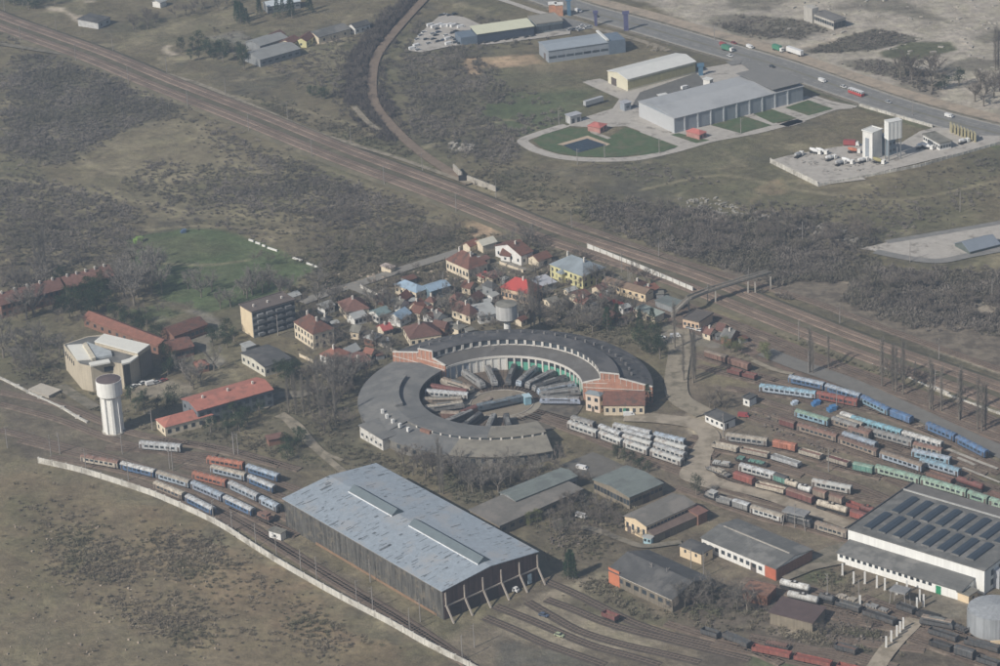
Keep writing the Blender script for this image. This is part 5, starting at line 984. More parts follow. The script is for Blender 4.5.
def vehicle(kind, L, body, roof, t, rng):
    """parts in local space, x along the vehicle"""
    h = L/2-.35
    def comp(nm, key, fn, m, loc=(0, 0, 0), par=t, sc=None): return share(nm, shared((nm,)+key, fn, m), par, loc, 0, sc)
    def bog():
        for x in (-h+2.9, h-2.9) if L > 15 else (-h+1.8, h-1.8):
            b_ = comp('bogie', (), lambda: MB().box(-1.7, 1.7, -1.15, 1.15, .5, .95), UND, (x, 0, 0))
            for s in (-1.2, 1.2): comp('wheelset', (), lambda: MB().profy([(.45*math.cos(a), .47+.45*math.sin(a)) for a in [2*math.pi*k/8 for k in range(8)]], -.85, .85), UND, (s, 0, 0), b_)
    if kind in ('coach', 'emu'):
        MB().box(-h, h, -1.42, 1.42, 1.0, 3.15).build('body', body, t)
        MB().profx([(-1.45, 3.16), (1.45, 3.16), (1.3, 3.7), (.75, 4.02), (0, 4.12), (-.75, 4.02), (-1.3, 3.7)], -h-.02, h+.02).build('roof', roof, t)
        for x in [-h+2+(2*h-4)*i/4 for i in range(5)]: comp('roof_vent', (), lambda: MB().box(-.25, .25, -.25, .25, 4.0, 4.25), mat('vent_grey', (.25, .25, .24)), (x, 0, 0))
        n = max(3, int((2*h-2.4)/2.0))
        for i in range(n):
            for sy in (-1, 1): share('window', win_mesh(1.35, .95, GLASS), t, (-h+1.8+(2*h-3.6)*(i+.5)/n, sy*1.43, 1.95), 0 if sy < 0 else math.pi)
        for x in (-h+.7, h-.7):
            for sy in (-1, 1): share('door', win_mesh(.8, 2.0, DOORM, 'door'), t, (x, sy*1.43, 1.05), 0 if sy < 0 else math.pi)
        MB().box(-h-.33, -h, -.5, .5, 1.1, 3.1).build('gangway', UND, t); MB().box(h, h+.33, -.5, .5, 1.1, 3.1).build('gangway', UND, t)
        MB().box(-h+5.5, h-5.5, -1.0, 1.0, .55, .98).build('equipment_box', UND, t); bog()
    elif kind == 'loco':
        MB().hull8([(-h, -1.4, 1.0), (h, -1.4, 1.0), (h, 1.4, 1.0), (-h, 1.4, 1.0)], [(-h, -1.45, 2.2), (h, -1.45, 2.2), (h, 1.45, 2.2), (-h, 1.45, 2.2)]).hull8([(-h, -1.45, 2.21), (h, -1.45, 2.21), (h, 1.45, 2.21), (-h, 1.45, 2.21)], [(-h+.6, -1.3, 3.5), (h-.6, -1.3, 3.5), (h-.6, 1.3, 3.5), (-h+.6, 1.3, 3.5)]).build('body', body, t)
        MB().profx([(-1.3, 3.52), (1.3, 3.52), (1.0, 3.8), (-1.0, 3.8)], -h+.6, h-.6).build('roof', roof, t)
        for s in (-1, 1):
            MB().box(s*(h-.42)-.12, s*(h-.42)+.12, -1.1, 1.1, 2.45, 3.15).build('windscreen', GLASS, t)
            share('window', win_mesh(.8, .6, GLASS), t, (s*(h-1.6), -1.44, 2.4)); 
            x = s*(h-3.6); p_ = MB().beam((x-.9, 0, 3.85), (x+.7, 0, 4.5), .1).beam((x+.7, 0, 4.5), (x-.5, 0, 4.9), .08).beam((x-.5, -.8, 4.9), (x-.5, .8, 4.9), .1).build('pantograph', UND, t)
        MB().box(-2.6, 2.6, -.7, .7, 3.8, 4.05).build('roof_equipment', mat('roof_gear', (.20, .20, .19)), t); MB().box(-4, 4, -1.47, 1.47, 2.45, 2.95).build('grille', UND, t); bog()
    elif kind == 'diesel':
        MB().box(-h, h, -1.4, 1.4, 1.0, 1.5).build('frame', UND, t); MB().hull8([(-h+.4, -1.0, 1.5), (h-.4, -1.0, 1.5), (h-.4, 1.0, 1.5), (-h+.4, 1.0, 1.5)], [(-h+.7, -.85, 3.0), (h-.6, -.85, 3.0), (h-.6, .85, 3.0), (-h+.7, .85, 3.0)]).build('hood', body, t)
        c_ = MB().box(-.6, 2.2, -1.35, 1.35, 1.5, 3.7).build('cab', body, t); MB().box(-.8, 2.4, -1.5, 1.5, 3.7, 3.9).build('roof', roof, c_); share('window', win_mesh(1.8, .7, GLASS), t, (.8, -1.37, 2.6)); bog()
    elif kind == 'box':
        MB().box(-h, h, -1.4, 1.4, 1.1, 3.45).build('body', body, t); MB().profx([(-1.45, 3.46), (1.45, 3.46), (1.1, 3.85), (0, 4.05), (-1.1, 3.85)], -h-.05, h+.05).build('roof', roof, t)
        for sy in (-1, 1): MB().box(-1.3, 1.3, sy*1.5-.06, sy*1.5+.06, 1.2, 3.3).build('door', body, t)
        mb = MB()
        for i in range(7): x = -h+.1+(2*h-.2)*i/6; mb.box(x-.07, x+.07, -1.47, 1.47, 1.1, 3.4)
        mb.build('ribs', body, t); bog()
    elif kind == 'open':
        mb = MB().box(-h, h, -1.45, 1.45, 1.05, 1.25)
        for a in ((-h, h, -1.45, -1.3), (-h, h, 1.3, 1.45)): mb.box(*a, 1.26, 2.7)
        mb.box(-h, -h+.15, -1.3, 1.3, 1.26, 2.7); mb.box(h-.15, h, -1.3, 1.3, 1.26, 2.7)
        for i in range(8):
            x = -h+.1+(2*h-.2)*i/7
            for y in (-1.5, 1.5): mb.box(x-.07, x+.07, y-.04, y+.04, 1.1, 2.7)
        mb.build('body', body, t); MB().box(-h+.2, h-.2, -1.25, 1.25, 1.3, 1.3+rng.uniform(.2, 1.2)).build('load', roof, t); bog()
    elif kind == 'tank':
        MB().box(-h, h, -1.1, 1.1, 1.0, 1.2).build('frame', UND, t)
        k = 14; A = [2*math.pi*i/k for i in range(k)]; mb = MB()
        mb.hull8([(-h+.3, 1.35*math.cos(a), 2.6+1.35*math.sin(a)) for a in A], [(h-.3, 1.35*math.cos(a), 2.6+1.35*math.sin(a)) for a in A])
        mb.hull8([(h-.3, 1.35*math.cos(a), 2.6+1.35*math.sin(a)) for a in A], [(h, .9*math.cos(a), 2.6+.9*math.sin(a)) for a in A]); mb.hull8([(-h, .9*math.cos(a), 2.6+.9*math.sin(a)) for a in A], [(-h+.3, 1.35*math.cos(a), 2.6+1.35*math.sin(a)) for a in A])
        mb.build('tank', body, t); MB().cyl(0, 0, .5, .5, 3.8, 4.3, 12).build('dome', roof, t); MB().box(-1.2, 1.2, -.9, .9, 3.96, 4.0).build('walkway', UND, t); bog()
    elif kind == 'flat':
        MB().box(-h, h, -1.4, 1.4, 1.0, 1.3).build('deck', roof, t); mb = MB()
        for i in range(9):
            x = -h+.1+(2*h-.2)*i/8
            for y in (-1.38, 1.38): mb.box(x-.06, x+.06, y-.06, y+.06, 1.3, 2.1)
        mb.build('stanchions', UND, t)
        for i in range(3): x = -h+1+(2*h-2)*(i+.5)/3+rng.uniform(-.6, .6); MB().box(x-rng.uniform(.7, 1.8), x+rng.uniform(.7, 1.8), -1.1, 1.1, 1.3, 1.5+rng.random()).build('load', body, t)
        bog()
KN = dict(coach=('passenger_coach', 'coach', 'passenger coach'), emu=('railcar', 'railcar', 'railcar'), loco=('locomotive', 'locomotive', 'locomotive'), diesel=('locomotive', 'locomotive', 'shunting locomotive'), box=('covered_wagon', 'wagon', 'covered wagon'),
    open=('open_wagon', 'wagon', 'open wagon'), tank=('tank_wagon', 'wagon', 'tank wagon'), flat=('flat_wagon', 'wagon', 'flat wagon'))
WORD = dict(white='white', lwhite='silvery white', beige='beige', cream='cream', grey='grey', dgrey='dark grey', brown='brown', red='red', dred='dark red', orange='orange red', blue='blue', lblue='light blue', cyan='turquoise blue', green='green', lgreen='pale green', teal='teal green', lilac='lilac blue', black='black', rbrown='rust brown', pblue='pale blue', tan='tan', graf='graffitied whitish')
VR = random.Random(5)
def cm(c): return GRAF if c == 'graf' else vm(COLS[c])
def rake(w, phrase, items, group, base_z=.45, trk=True):
    """items: (kind, x0, y0, x1, y1, body, roof, extra word)"""
    cnt = 0; last = []
    for it in items:
        kind, x0, y0, x1, y1, bc, rc = it[:7]; nt_ = KN[kind]
        a, b_ = gw(w, x0, y0, 3.7), gw(w, x1, y1, 3.7); c = (a+b_)/2; L = (b_-a).length
        lab = '%s %s, %s in the %s' % (WORD[bc], nt_[2], ('%s from left' % ORD[cnt]), phrase) if len(items) > 1 else '%s %s %s' % (WORD[bc], nt_[2], phrase)
        t = thing(nt_[0], lab, nt_[1], (c.x, c.y, base_z), math.atan2(b_.y-a.y, b_.x-a.x), group if len(items) > 1 else None)
        t.scale = (1.03, .87, .87); vehicle(kind, max(L, 6), cm(bc), cm(rc), t, VR); cnt += 1; last += [Vector((a.x, a.y, 0)), Vector((b_.x, b_.y, 0))]
    if trk and len(last) >= 2:
        P = [last[0]+(last[0]-last[1]).normalized()*14]
        for k in range(0, len(last), 2): P.append((last[k]+last[k+1])/2 if len(last) > 2 else last[k])
        P.append(last[-1]+(last[-1]-last[-2]).normalized()*14); track(P, z=.02, lift=.40)
    return last
C_ = 'coach'
rake('a7', 'standing alone between the water tower and left yard tracks', [('emu', 60, 70, 318, 92, 'lwhite', 'lwhite')], None)
rake('f', 'rake running along the long white wall', [(C_, 81.5, 454.3, 119, 461.2, 'cream', 'rbrown'), (C_, 121.5, 461.8, 155, 470.2, 'blue', 'white'), (C_, 157.5, 470.8, 190, 480.8, 'pblue', 'beige'), (C_, 192.5, 481, 223, 494.5, 'lilac', 'pblue'), (C_, 225, 495.5, 253, 508.8, 'blue', 'lwhite')], 'coaches in the rake along the white wall')
rake('a7', 'short rake nearest the long white wall', [(C_, 157, 318, 335, 392, 'tan', 'cream'), (C_, 355, 402, 520, 485, 'blue', 'lwhite')], 'coaches in the short wall side rake')
rake('a7', 'left yard rake with a orange first coach', [(C_, 395, 258, 602, 312, 'orange', 'orange'), (C_, 622, 318, 800, 402, 'pblue', 'lwhite'), (C_, 815, 412, 925, 468, 'pblue', 'pblue')], 'coaches in the orange headed rake')
rake('a7', 'left yard rake ending beside the hall roof', [(C_, 508, 218, 722, 272, 'pblue', 'beige'), (C_, 740, 280, 900, 348, 'blue', 'lwhite')], 'coaches in the rake ending at the hall')
rake('a7', 'topmost rake of the left yard', [(C_, 482, 165, 708, 202, 'orange', 'orange'), (C_, 730, 215, 926, 278, 'blue', 'pblue')], 'coaches in the topmost left yard rake')
rake('a7', 'parked by the white trackside cabin at the hall', [('diesel', 790, 492, 880, 530, 'rbrown', 'rbrown')], None)
g = 'stored graffitied coaches right of the roundhouse'
rake('a5', 'front row of the stored coaches below the signal cabin', [(C_, 55, 130, 235, 192, 'graf', 'graf'), (C_, 250, 192, 390, 248, 'graf', 'graf'), (C_, 402, 248, 553, 300, 'graf', 'graf'), (C_, 570, 302, 762, 368, 'graf', 'graf')], g)
rake('a5', 'middle row of the stored coaches below the signal cabin', [(C_, 75, 98, 215, 140, 'graf', 'grey'), (C_, 248, 152, 380, 205, 'graf', 'lwhite'), (C_, 395, 212, 572, 265, 'graf', 'graf'), (C_, 590, 266, 780, 330, 'graf', 'lwhite')], g)
rake('a5', 'third row of the stored coaches below the signal cabin', [(C_, 395, 180, 575, 228, 'grey', 'lwhite'), (C_, 595, 236, 785, 292, 'graf', 'graf')], g)
rake('a5', 'rear row of the stored coaches nearest the sandy yard', [(C_, 335, 145, 566, 195, 'lwhite', 'lwhite'), (C_, 588, 200, 778, 245, 'lwhite', 'pblue')], g)
g = 'right yard coaches and wagons'
rake('a1', 'brown train below the cottage trees at the yard top', [('box', 35, 62, 170, 102, 'rbrown', 'tan'), ('box', 180, 105, 310, 148, 'rbrown', 'rbrown')], g)
rake('a1', 'dark red train in front of the brown train', [('open', 175, 160, 260, 182, 'dred', 'rbrown'), ('open', 268, 184, 352, 205, 'dred', 'rbrown')], g)
rake('a1', 'train left of the blue coaches at the yard top', [(C_, 375, 275, 722, 322, 'pblue', 'lblue'), (C_, 730, 320, 985, 372, 'red', 'red')], g)
rake('a1', 'blue train beside the grey yard road', [(C_, 556, 220, 776, 268, 'blue', 'pblue'), (C_, 786, 274, 1000, 338, 'blue', 'pblue'), (C_, 1012, 345, 1180, 428, 'lblue', 'blue'), ('box', 1190, 430, 1320, 478, 'blue', 'blue')], g)
rake('a2', 'right end pair of blue coaches beside the grey road', [(C_, 545, 512, 722, 588, 'blue', 'blue'), (C_, 732, 596, 915, 690, 'blue', 'blue')], g)
rake('a1', 'train behind the brown windowed coach in mid yard', [(C_, 598, 432, 805, 492, 'lblue', 'green'), (C_, 825, 478, 985, 530, 'tan', 'grey'), (C_, 1000, 540, 1070, 565, 'tan', 'brown')], g)
rake('a1', 'long mixed train across the right yard middle', [('box', 500, 482, 598, 512, 'dred', 'brown'), (C_, 612, 518, 858, 590, 'tan', 'rbrown'), (C_, 870, 598, 1110, 682, 'tan', 'brown'), (C_, 1128, 690, 1390, 775, 'pblue', 'tan')], g)
rake('a2', 'turquoise and white train under the blue pair', [('box', 20, 452, 70, 468, 'white', 'white'), (C_, 75, 472, 385, 562, 'cyan', 'cyan'), (C_, 392, 566, 638, 636, 'lwhite', 'white')], g)
rake('a2', 'greyish train below the turquoise coach', [(C_, -20, 468, 145, 520, 'grey', 'beige'), (C_, 155, 540, 455, 622, 'grey', 'grey')], g)
rake('a2', 'short train between grey roofed coaches and mixed train', [(C_, 55, 540, 190, 578, 'tan', 'rbrown')], None)
rake('a2', 'with lilac roof in the middle of the right yard', [(C_, 20, 572, 228, 640, 'lilac', 'pblue')], None)
rake('a4', 'wrecked train right of the grey roofed coach', [(C_, 460, 75, 640, 118, 'beige', 'rbrown')], None)
rake('a4', 'short light blue pair beyond the grey coach', [(C_, 452, 118, 690, 172, 'lblue', 'pblue')], None)
rake('a4', 'second of the light blue pair nearest the green coaches', [(C_, 505, 172, 748, 245, 'pblue', 'lblue')], None)
rake('a4', 'brown train behind the green coaches', [('open', 545, 238, 705, 290, 'rbrown', 'brown'), ('tank', 730, 285, 895, 340, 'dred', 'dred'), ('open', 925, 365, 1020, 395, 'brown', 'rbrown')], g)
rake('a4', 'green train just behind the works hall', [('box', 82, 200, 212, 228, 'teal', 'green'), (C_, 225, 218, 502, 290, 'lgreen', 'green'), (C_, 510, 290, 792, 372, 'lgreen', 'green'), (C_, 800, 376, 928, 418, 'green', 'green'), (C_, 935, 420, 1100, 470, 'lgreen', 'green')], g)
rake('a3', 'wagon train left of the green coaches', [(C_, 165, 20, 422, 55, 'grey', 'beige'), ('box', 455, 60, 602, 90, 'orange', 'orange'), ('open', 620, 100, 760, 140, 'beige', 'rbrown'), ('open', 795, 145, 930, 185, 'beige', 'dred')], g)
rake('a3', 'second wagon row left of the green coaches', [('open', 78, 60, 238, 95, 'beige', 'graf'), ('open', 255, 92, 430, 130, 'beige', 'rbrown'), ('open', 450, 135, 622, 190, 'lwhite', 'grey')], g)
rake('a3', 'third wagon row with the dark flat wagon', [('flat', 75, 165, 195, 185, 'graf', 'grey'), ('flat', 222, 138, 425, 182, 'teal', 'black')], g)
rake('a3', 'scrap row at the left end of the right yard', [('flat', 45, 195, 185, 250, 'beige', 'grey')], None)
rake('a3', 'white coach row in the lower right yard', [(C_, 250, 208, 470, 268, 'white', 'lwhite'), ('box', 478, 272, 532, 292, 'teal', 'dgrey'), ('tank', 540, 305, 602, 325, 'cream', 'cream'), ('tank', 616, 335, 692, 358, 'white', 'lwhite'), ('box', 712, 360, 788, 385, 'tan', 'rbrown'), ('box', 815, 395, 890, 418, 'tan', 'rbrown'), ('open', 920, 428, 1010, 462, 'red', 'dred'), ('tank', 1018, 466, 1070, 482, 'dred', 'red')], g)
rake('a3', 'red and cream row in the lower right yard', [('box', 215, 258, 338, 300, 'red', 'red'), ('open', 352, 308, 532, 352, 'cream', 'rbrown'), ('box', 545, 360, 708, 415, 'dred', 'rbrown'), ('tank', 728, 432, 922, 485, 'cream', 'cream'), ('box', 940, 492, 1040, 525, 'red', 'dred')], g)
rake('a3', 'graffitied coach alone behind the small tank wagons', [(C_, 700, 305, 945, 352, 'graf', 'graf')], None)
rake('a3', 'coach row just behind the long grey roofed workshop', [('diesel', 38, 368, 100, 390, 'grey', 'white'), ('open', 105, 398, 200, 425, 'grey', 'grey'), ('box', 208, 430, 310, 462, 'grey', 'lwhite'), (C_, 320, 468, 522, 530, 'white', 'beige'), ('loco', 535, 515, 700, 562, 'dgrey', 'grey'), (C_, 722, 568, 922, 628, 'beige', 'tan')], g)
g = 'wagons by the grass plot and coal yard'
rake('t33', 'white tank pair beside the small grass plot', [('tank', 120, 315, 240, 342, 'white', 'lwhite')], None)
rake('t33', 'silvery second tank wagon above the maroon shed', [('tank', 150, 362, 275, 390, 'white', 'white')], None)
rake('t33', 'dark row between hall posts and maroon shed', [('tank', 285, 372, 330, 384, 'dgrey', 'grey'), ('open', 345, 388, 445, 418, 'dgrey', 'grey'), ('open', 455, 425, 582, 468, 'dgrey', 'black'), ('loco', 680, 458, 818, 485, 'dgrey', 'tan')], g)
rake('t33', 'black row in front of the storage tank', [('open', 718, 498, 832, 535, 'dgrey', 'black'), ('open', 860, 540, 1000, 578, 'dgrey', 'dgrey')], g)
rake('t33', 'pale flat row above the dark row', [('flat', 345, 355, 438, 388, 'beige', 'beige'), ('flat', 450, 392, 560, 425, 'grey', 'tan')], g)
rake('t33', 'red row at the bottom edge of the photo', [('open', 10, 570, 165, 602, 'red', 'red'), ('open', 178, 605, 328, 638, 'red', 'red'), ('open', 350, 642, 520, 680, 'red', 'red')], g)
rake('t33', 'black row above white posts', [('open', 590, 400, 660, 425, 'dgrey', 'black'), ('open', 668, 428, 760, 455, 'black', 'black'), ('flat', 775, 460, 870, 500, 'dgrey', 'dgrey')], g)
rake('t33', 'lower black row by the right edge lane', [('open', 720, 545, 810, 575, 'black', 'dgrey'), ('box', 820, 580, 900, 605, 'dgrey', 'dgrey'), ('open', 910, 610, 1000, 640, 'dgrey', 'black')], g)
rake('t33', 'rusty row behind red bottom row', [('flat', 60, 545, 160, 565, 'rbrown', 'dgrey'), ('open', 340, 560, 430, 585, 'dgrey', 'brown')], g)
rake('a8', 'dark pair left of the red bottom row', [('open', 10, 405, 120, 440, 'dgrey', 'black'), ('open', 150, 430, 310, 500, 'dgrey', 'dgrey')], g)
rake('t23', 'small brown wagon on the fan tracks by the orange wall', [('open', 412, 432, 470, 455, 'dred', 'rbrown')], None, trk=False)
# locomotives on the radial stalls
_v = vehicle
def vehicle(k_, L_, b_, r_, t_, g_): t_.scale = (1, .85, .85); _v(k_, L_, b_, r_, t_, g_)
g = 'locomotives standing on the roundhouse radial tracks'
STALL = [((470, 150), (445, 75), 'loco', 'grey', 'grey'), ((540, 165), (565, 68), 'loco', 'dgrey', 'dgrey'), ((605, 145), (668, 68), 'loco', 'pblue', 'grey'), ((665, 150), (770, 78), 'loco', 'grey', 'grey'), ((712, 162), (862, 98), 'loco', 'grey', 'dgrey'),
    ((755, 178), (920, 132), 'loco', 'pblue', 'grey'), ((780, 195), (975, 165), 'loco', 'grey', 'grey'), ((785, 232), (985, 222), 'loco', 'lilac', 'grey'), ((415, 160), (325, 85), 'loco', 'grey', 'grey'), ((365, 170), (205, 120), 'loco', 'beige', 'tan'),
    ((300, 182), (120, 150), 'box', 'dred', 'dred'), ((275, 195), (80, 178), C_, 'white', 'lwhite'), ((262, 232), (80, 225), 'loco', 'tan', 'beige'), ((255, 262), (82, 270), 'loco', 'grey', 'cream')]
for k, (p0, p1, kd, bc, rc) in enumerate(STALL):
    a, b_ = gw('a6', *p0, 4.2)-RC, gw('a6', *p1, 4.2)-RC
    ang = math.atan2(b_.y, b_.x); r0 = max(math.hypot(a.x, a.y), 14.5); L = 16.5 if kd != C_ else 18
    if r0+L > 31: r0 = 31-L if 31-L > 13.2 else 13.2; 
    L = min(L, 31-r0); c = Vector((math.cos(ang)*(r0+L/2), math.sin(ang)*(r0+L/2), 0))+RC
    t = thing(KN[kd][0], '%s %s on the %s stall track counted clockwise' % (WORD[bc], KN[kd][2], ''), KN[kd][1], (c.x, c.y, .42), ang, g); t['_a'] = math.degrees(ang)
    vehicle(kd, L, cm(bc), cm(rc), t, VR)
st = sorted([o for o in bpy.data.objects if '_a' in o.keys()], key=lambda o: -o['_a'])
for k, o in enumerate(st):
    s = o['label'].split(' on the ')[0]; o['label'] = '%s, %s clockwise on the radial tracks around the turntable' % (s, ORD[k]); del o['_a']
for k, (x, y, a) in enumerate([(305, 362, 222), (390, 372, 238), (488, 375, 258), (565, 370, 275)]):
    r0 = 15; L = 16; c = Vector((math.cos(math.radians(a))*(r0+L/2), math.sin(math.radians(a))*(r0+L/2), 0))+RC
    t = thing('locomotive', 'dark locomotive, %s from left on the tracks towards the curved shed' % ORD[k], 'locomotive', (c.x, c.y, .42), math.radians(a), 'dark locomotives facing the curved shed'); vehicle('loco', L, vm(COLS['dgrey']), vm(COLS['dgrey' if k % 2 else 'grey']), t, VR)
a, b_ = gw('a6', 385, 262, 4.4), gw('a6', 600, 215, 4.4); c = (a+b_)/2; t = thing('locomotive', 'long dark blue locomotive standing on the turntable bridge', 'locomotive', (c.x, c.y, .6), math.atan2(b_.y-a.y, b_.x-a.x)); vehicle('loco', 20, vm((.11, .14, .17)), vm((.16, .20, .23)), t, VR)
for k, (x0, y0, x1, y1) in enumerate([(125, 315, 250, 318), (262, 312, 350, 275), (355, 270, 445, 222)]):
    a, b_ = gw('a6', x0, y0, 4), gw('a6', x1, y1, 4); c = (a+b_)/2; t = thing('covered_wagon', 'brown wagon, %s from left of the curved row hugging the turntable left side' % ORD[k], 'wagon', (c.x, c.y, .42), math.atan2(b_.y-a.y, b_.x-a.x), 'brown wagons left of the turntable'); vehicle('box', min((b_-a).length, 13), vm(COLS['rbrown']), vm(COLS['tan' if k != 1 else 'dred']), t, VR)
# loose tracks
for s in ('0 392 60 405 130 432 200 446 280 466', '0 404 60 420 120 442 200 460 260 476', '0 430 60 445 150 470 240 520 330 576 420 630 490 680', '20 440 90 458 160 480 250 530 340 585 430 640 480 672', '150 440 220 448 300 470'):
    track(pts('f', s), lift=.3)
_b = BALL; BALL = mat('oily_ballast', (.085, .070, .058), 1, .3, .3)
for s in ('175 322 290 370 410 430 560 500 760 560 1000 610', '185 398 300 440 450 500 700 565 1000 640', '110 408 200 460 320 525 480 575 640 612 800 650', '-20 425 110 475 220 522 360 580 520 625 640 660', '-60 470 60 520 180 575 320 625 420 660'): track(pts('t23', s), lift=.1, w=2.9)
BALL = _b
for s in ('140 310 270 345 450 400 640 480 750 540', '90 320 260 375 450 450 600 510 740 560', '60 330 100 345'): track(pts('t22', s), lift=.3)
for s in ('10 300 150 340 400 420 640 520 1000 620', '0 250 250 330 500 420 800 540 1000 640', '0 640 200 700', '380 90 700 180 900 300 1000 360', '100 400 400 470 700 580 1000 690', '640 410 800 480 1000 560', '0 470 150 520 400 600 560 664', '250 480 500 560 700 640', '60 230 200 260 420 330'): track(pts('t32', s), lift=.3)
for s in ('0 545 300 610 600 680', '0 560 200 610 420 664', '100 420 500 500 760 560 1000 620', '350 560 700 600'): track(pts('t33', s), lift=.3)
for s in ('0 320 300 410 700 520 1000 600', '0 380 300 460 700 560'): track(pts('a3', s), lift=.3)
# ------------------------------------------------------------------ vegetation
def in_poly(P, n, rng, mind=0, dens=None):
    x0 = min(p.x for p in P); x1 = max(p.x for p in P); y0 = min(p.y for p in P); y1 = max(p.y for p in P); out = []; tries = 0
    while len(out) < n and tries < n*60:
        tries += 1; x = rng.uniform(x0, x1); y = rng.uniform(y0, y1); ins = False; m = len(P)
        for k in range(m):
            a, b_ = P[k], P[(k+1) % m]
            if (a.y > y) != (b_.y > y) and x < a.x+(y-a.y)*(b_.x-a.x)/(b_.y-a.y): ins = not ins
        if ins and (not mind or all((x-q[0])**2+(y-q[1])**2 > mind*mind for q in out)): out.append((x, y))
    return out
gmask = np.zeros((len(ys), len(xs)), bool); glum = gcol.mean(1).reshape(len(ys), len(xs))
def gidx(x, y): return min(max(int(np.searchsorted(ys, y)), 0), len(ys)-1), min(max(int(np.searchsorted(xs, x)), 0), len(xs)-1)
for P_, w_ in MASK_L:
    for k in range(len(P_)-1):
        a, b_ = P_[k], P_[k+1]; n_ = max(1, int((b_-a).length/1.4))
        for j in range(n_):
            q = a+(b_-a)*(j/n_); i0, j0 = gidx(q.x-w_, q.y-w_), gidx(q.x+w_, q.y+w_); gmask[i0[0]:j0[0]+1, i0[1]:j0[1]+1] = True
for P_ in MASK_P:
    x0, x1 = min(p.x for p in P_), max(p.x for p in P_); y0, y1 = min(p.y for p in P_), max(p.y for p in P_)
    i0, j0 = gidx(x0, y0), gidx(x1, y1); sx_, sy_ = np.meshgrid(xs[i0[1]:j0[1]+1], ys[i0[0]:j0[0]+1])
    if sx_.size: gmask[i0[0]:j0[0]+1, i0[1]:j0[1]+1] |= sdist(P_, sx_.ravel(), sy_.ravel()).reshape(sx_.shape) > -.5
def on_way(x, y): i, j = gidx(x, y); return gmask[i, j]
ggrn = (gcol[:, 1]*1.0-gcol[:, 0]).reshape(len(ys), len(xs))
def bright(x, y): i, j = gidx(x, y); return glum[i, j] > .275 or ggrn[i, j] > .012
OBST = []
for o in list(bpy.data.objects):
    if o.type == 'EMPTY' and o.parent is None:
        pass
bpy.context.view_layer.update()
for o in bpy.data.objects:
    if o.type == 'MESH' and o.parent and o.parent.parent is None and not o.parent.get('kind') and o.name.split('.')[0] in ('wall', 'body', 'main_block', 'annexe_wall', 'tank', 'shell', 'grey_roof', 'outer_roof', 'shaft', 'hood', 'deck'):
        vs = [o.matrix_world @ Vector(c) for c in o.bound_box]
        if o.parent.name.startswith(('roundhouse', 'curved')): continue
        b4 = [o.matrix_world @ Vector(o.bound_box[k]) for k in (0, 3, 7, 4)]
        OBST.append([(v.x, v.y) for v in b4])
def blocked(x, y, m=1.2):
    r = math.hypot(x-RC.x, y-RC.y)
    if r < 60 and not (math.degrees(math.atan2(y-RC.y, x-RC.x)) % 360 > 292 and r > 33): return r < 60
    for q in OBST:
        cx = sum(p[0] for p in q)/4; cy = sum(p[1] for p in q)/4
        if abs(x-cx) > 70 or abs(y-cy) > 70: continue
        ux, uy = q[1][0]-q[0][0], q[1][1]-q[0][1]; W_ = math.hypot(ux, uy) or 1; vx, vy = q[3][0]-q[0][0], q[3][1]-q[0][1]; H_ = math.hypot(vx, vy) or 1
        a = ((x-q[0][0])*ux+(y-q[0][1])*uy)/W_; b_ = ((x-q[0][0])*vx+(y-q[0][1])*vy)/H_
        if -m < a < W_+m and -m < b_ < H_+m: return True
    return False
def tris_object(name, P, m):
    P = np.asarray(P, np.float32); me = bpy.data.meshes.new(name); n = len(P)//3
    me.vertices.add(n*3); me.vertices.foreach_set('co', P.ravel()); me.loops.add(n*3); me.loops.foreach_set('vertex_index', np.arange(n*3, dtype=np.int32))
    me.polygons.add(n); me.polygons.foreach_set('loop_start', np.arange(0, n*3, 3, dtype=np.int32)); me.update(calc_edges=True); me.materials.append(m); return me
SCR = mat('bare_scrub', (.205, .182, .160), 1, .55, .05, stain=(.165, .150, .118), stain_amt=.45, stain_scale=.03, spec=.1)
SCR2 = mat('dry_scrub', (.200, .175, .130), 1, .5, .05, stain=(.165, .160, .105), stain_amt=.45, stain_scale=.03, spec=.1)
def bush_tris(C, rng, k=18, w=.11):
    """C: (n,4) x,y,radius,height -> thin twig triangles fanning out of each clump"""
    k = int(k*2.3); n = len(C); C = np.repeat(C, k, axis=0); m = n*k
    az = rng.random(m)*2*np.pi; el = np.arccos(rng.random(m)*.97)
    base = np.stack([C[:, 0]+rng.normal(0, .25, m)*C[:, 2], C[:, 1]+rng.normal(0, .25, m)*C[:, 2], rng.random(m)*.3*C[:, 3]], 1)
    s = .6+.5*rng.random(m)
    tip = np.stack([C[:, 0]+np.cos(az)*np.sin(el)*C[:, 2]*s, C[:, 1]+np.sin(az)*np.sin(el)*C[:, 2]*s, .25+np.cos(el)*C[:, 3]*s], 1)
    d = rng.normal(0, 1, (m, 3)); d /= np.linalg.norm(d, axis=1)[:, None]
    ww = w*(.6+.8*rng.random(m))[:, None]
    T = np.stack([base-d*ww*.3, tip+d*ww, tip-d*ww], 1)
    return T.reshape(-1, 3)
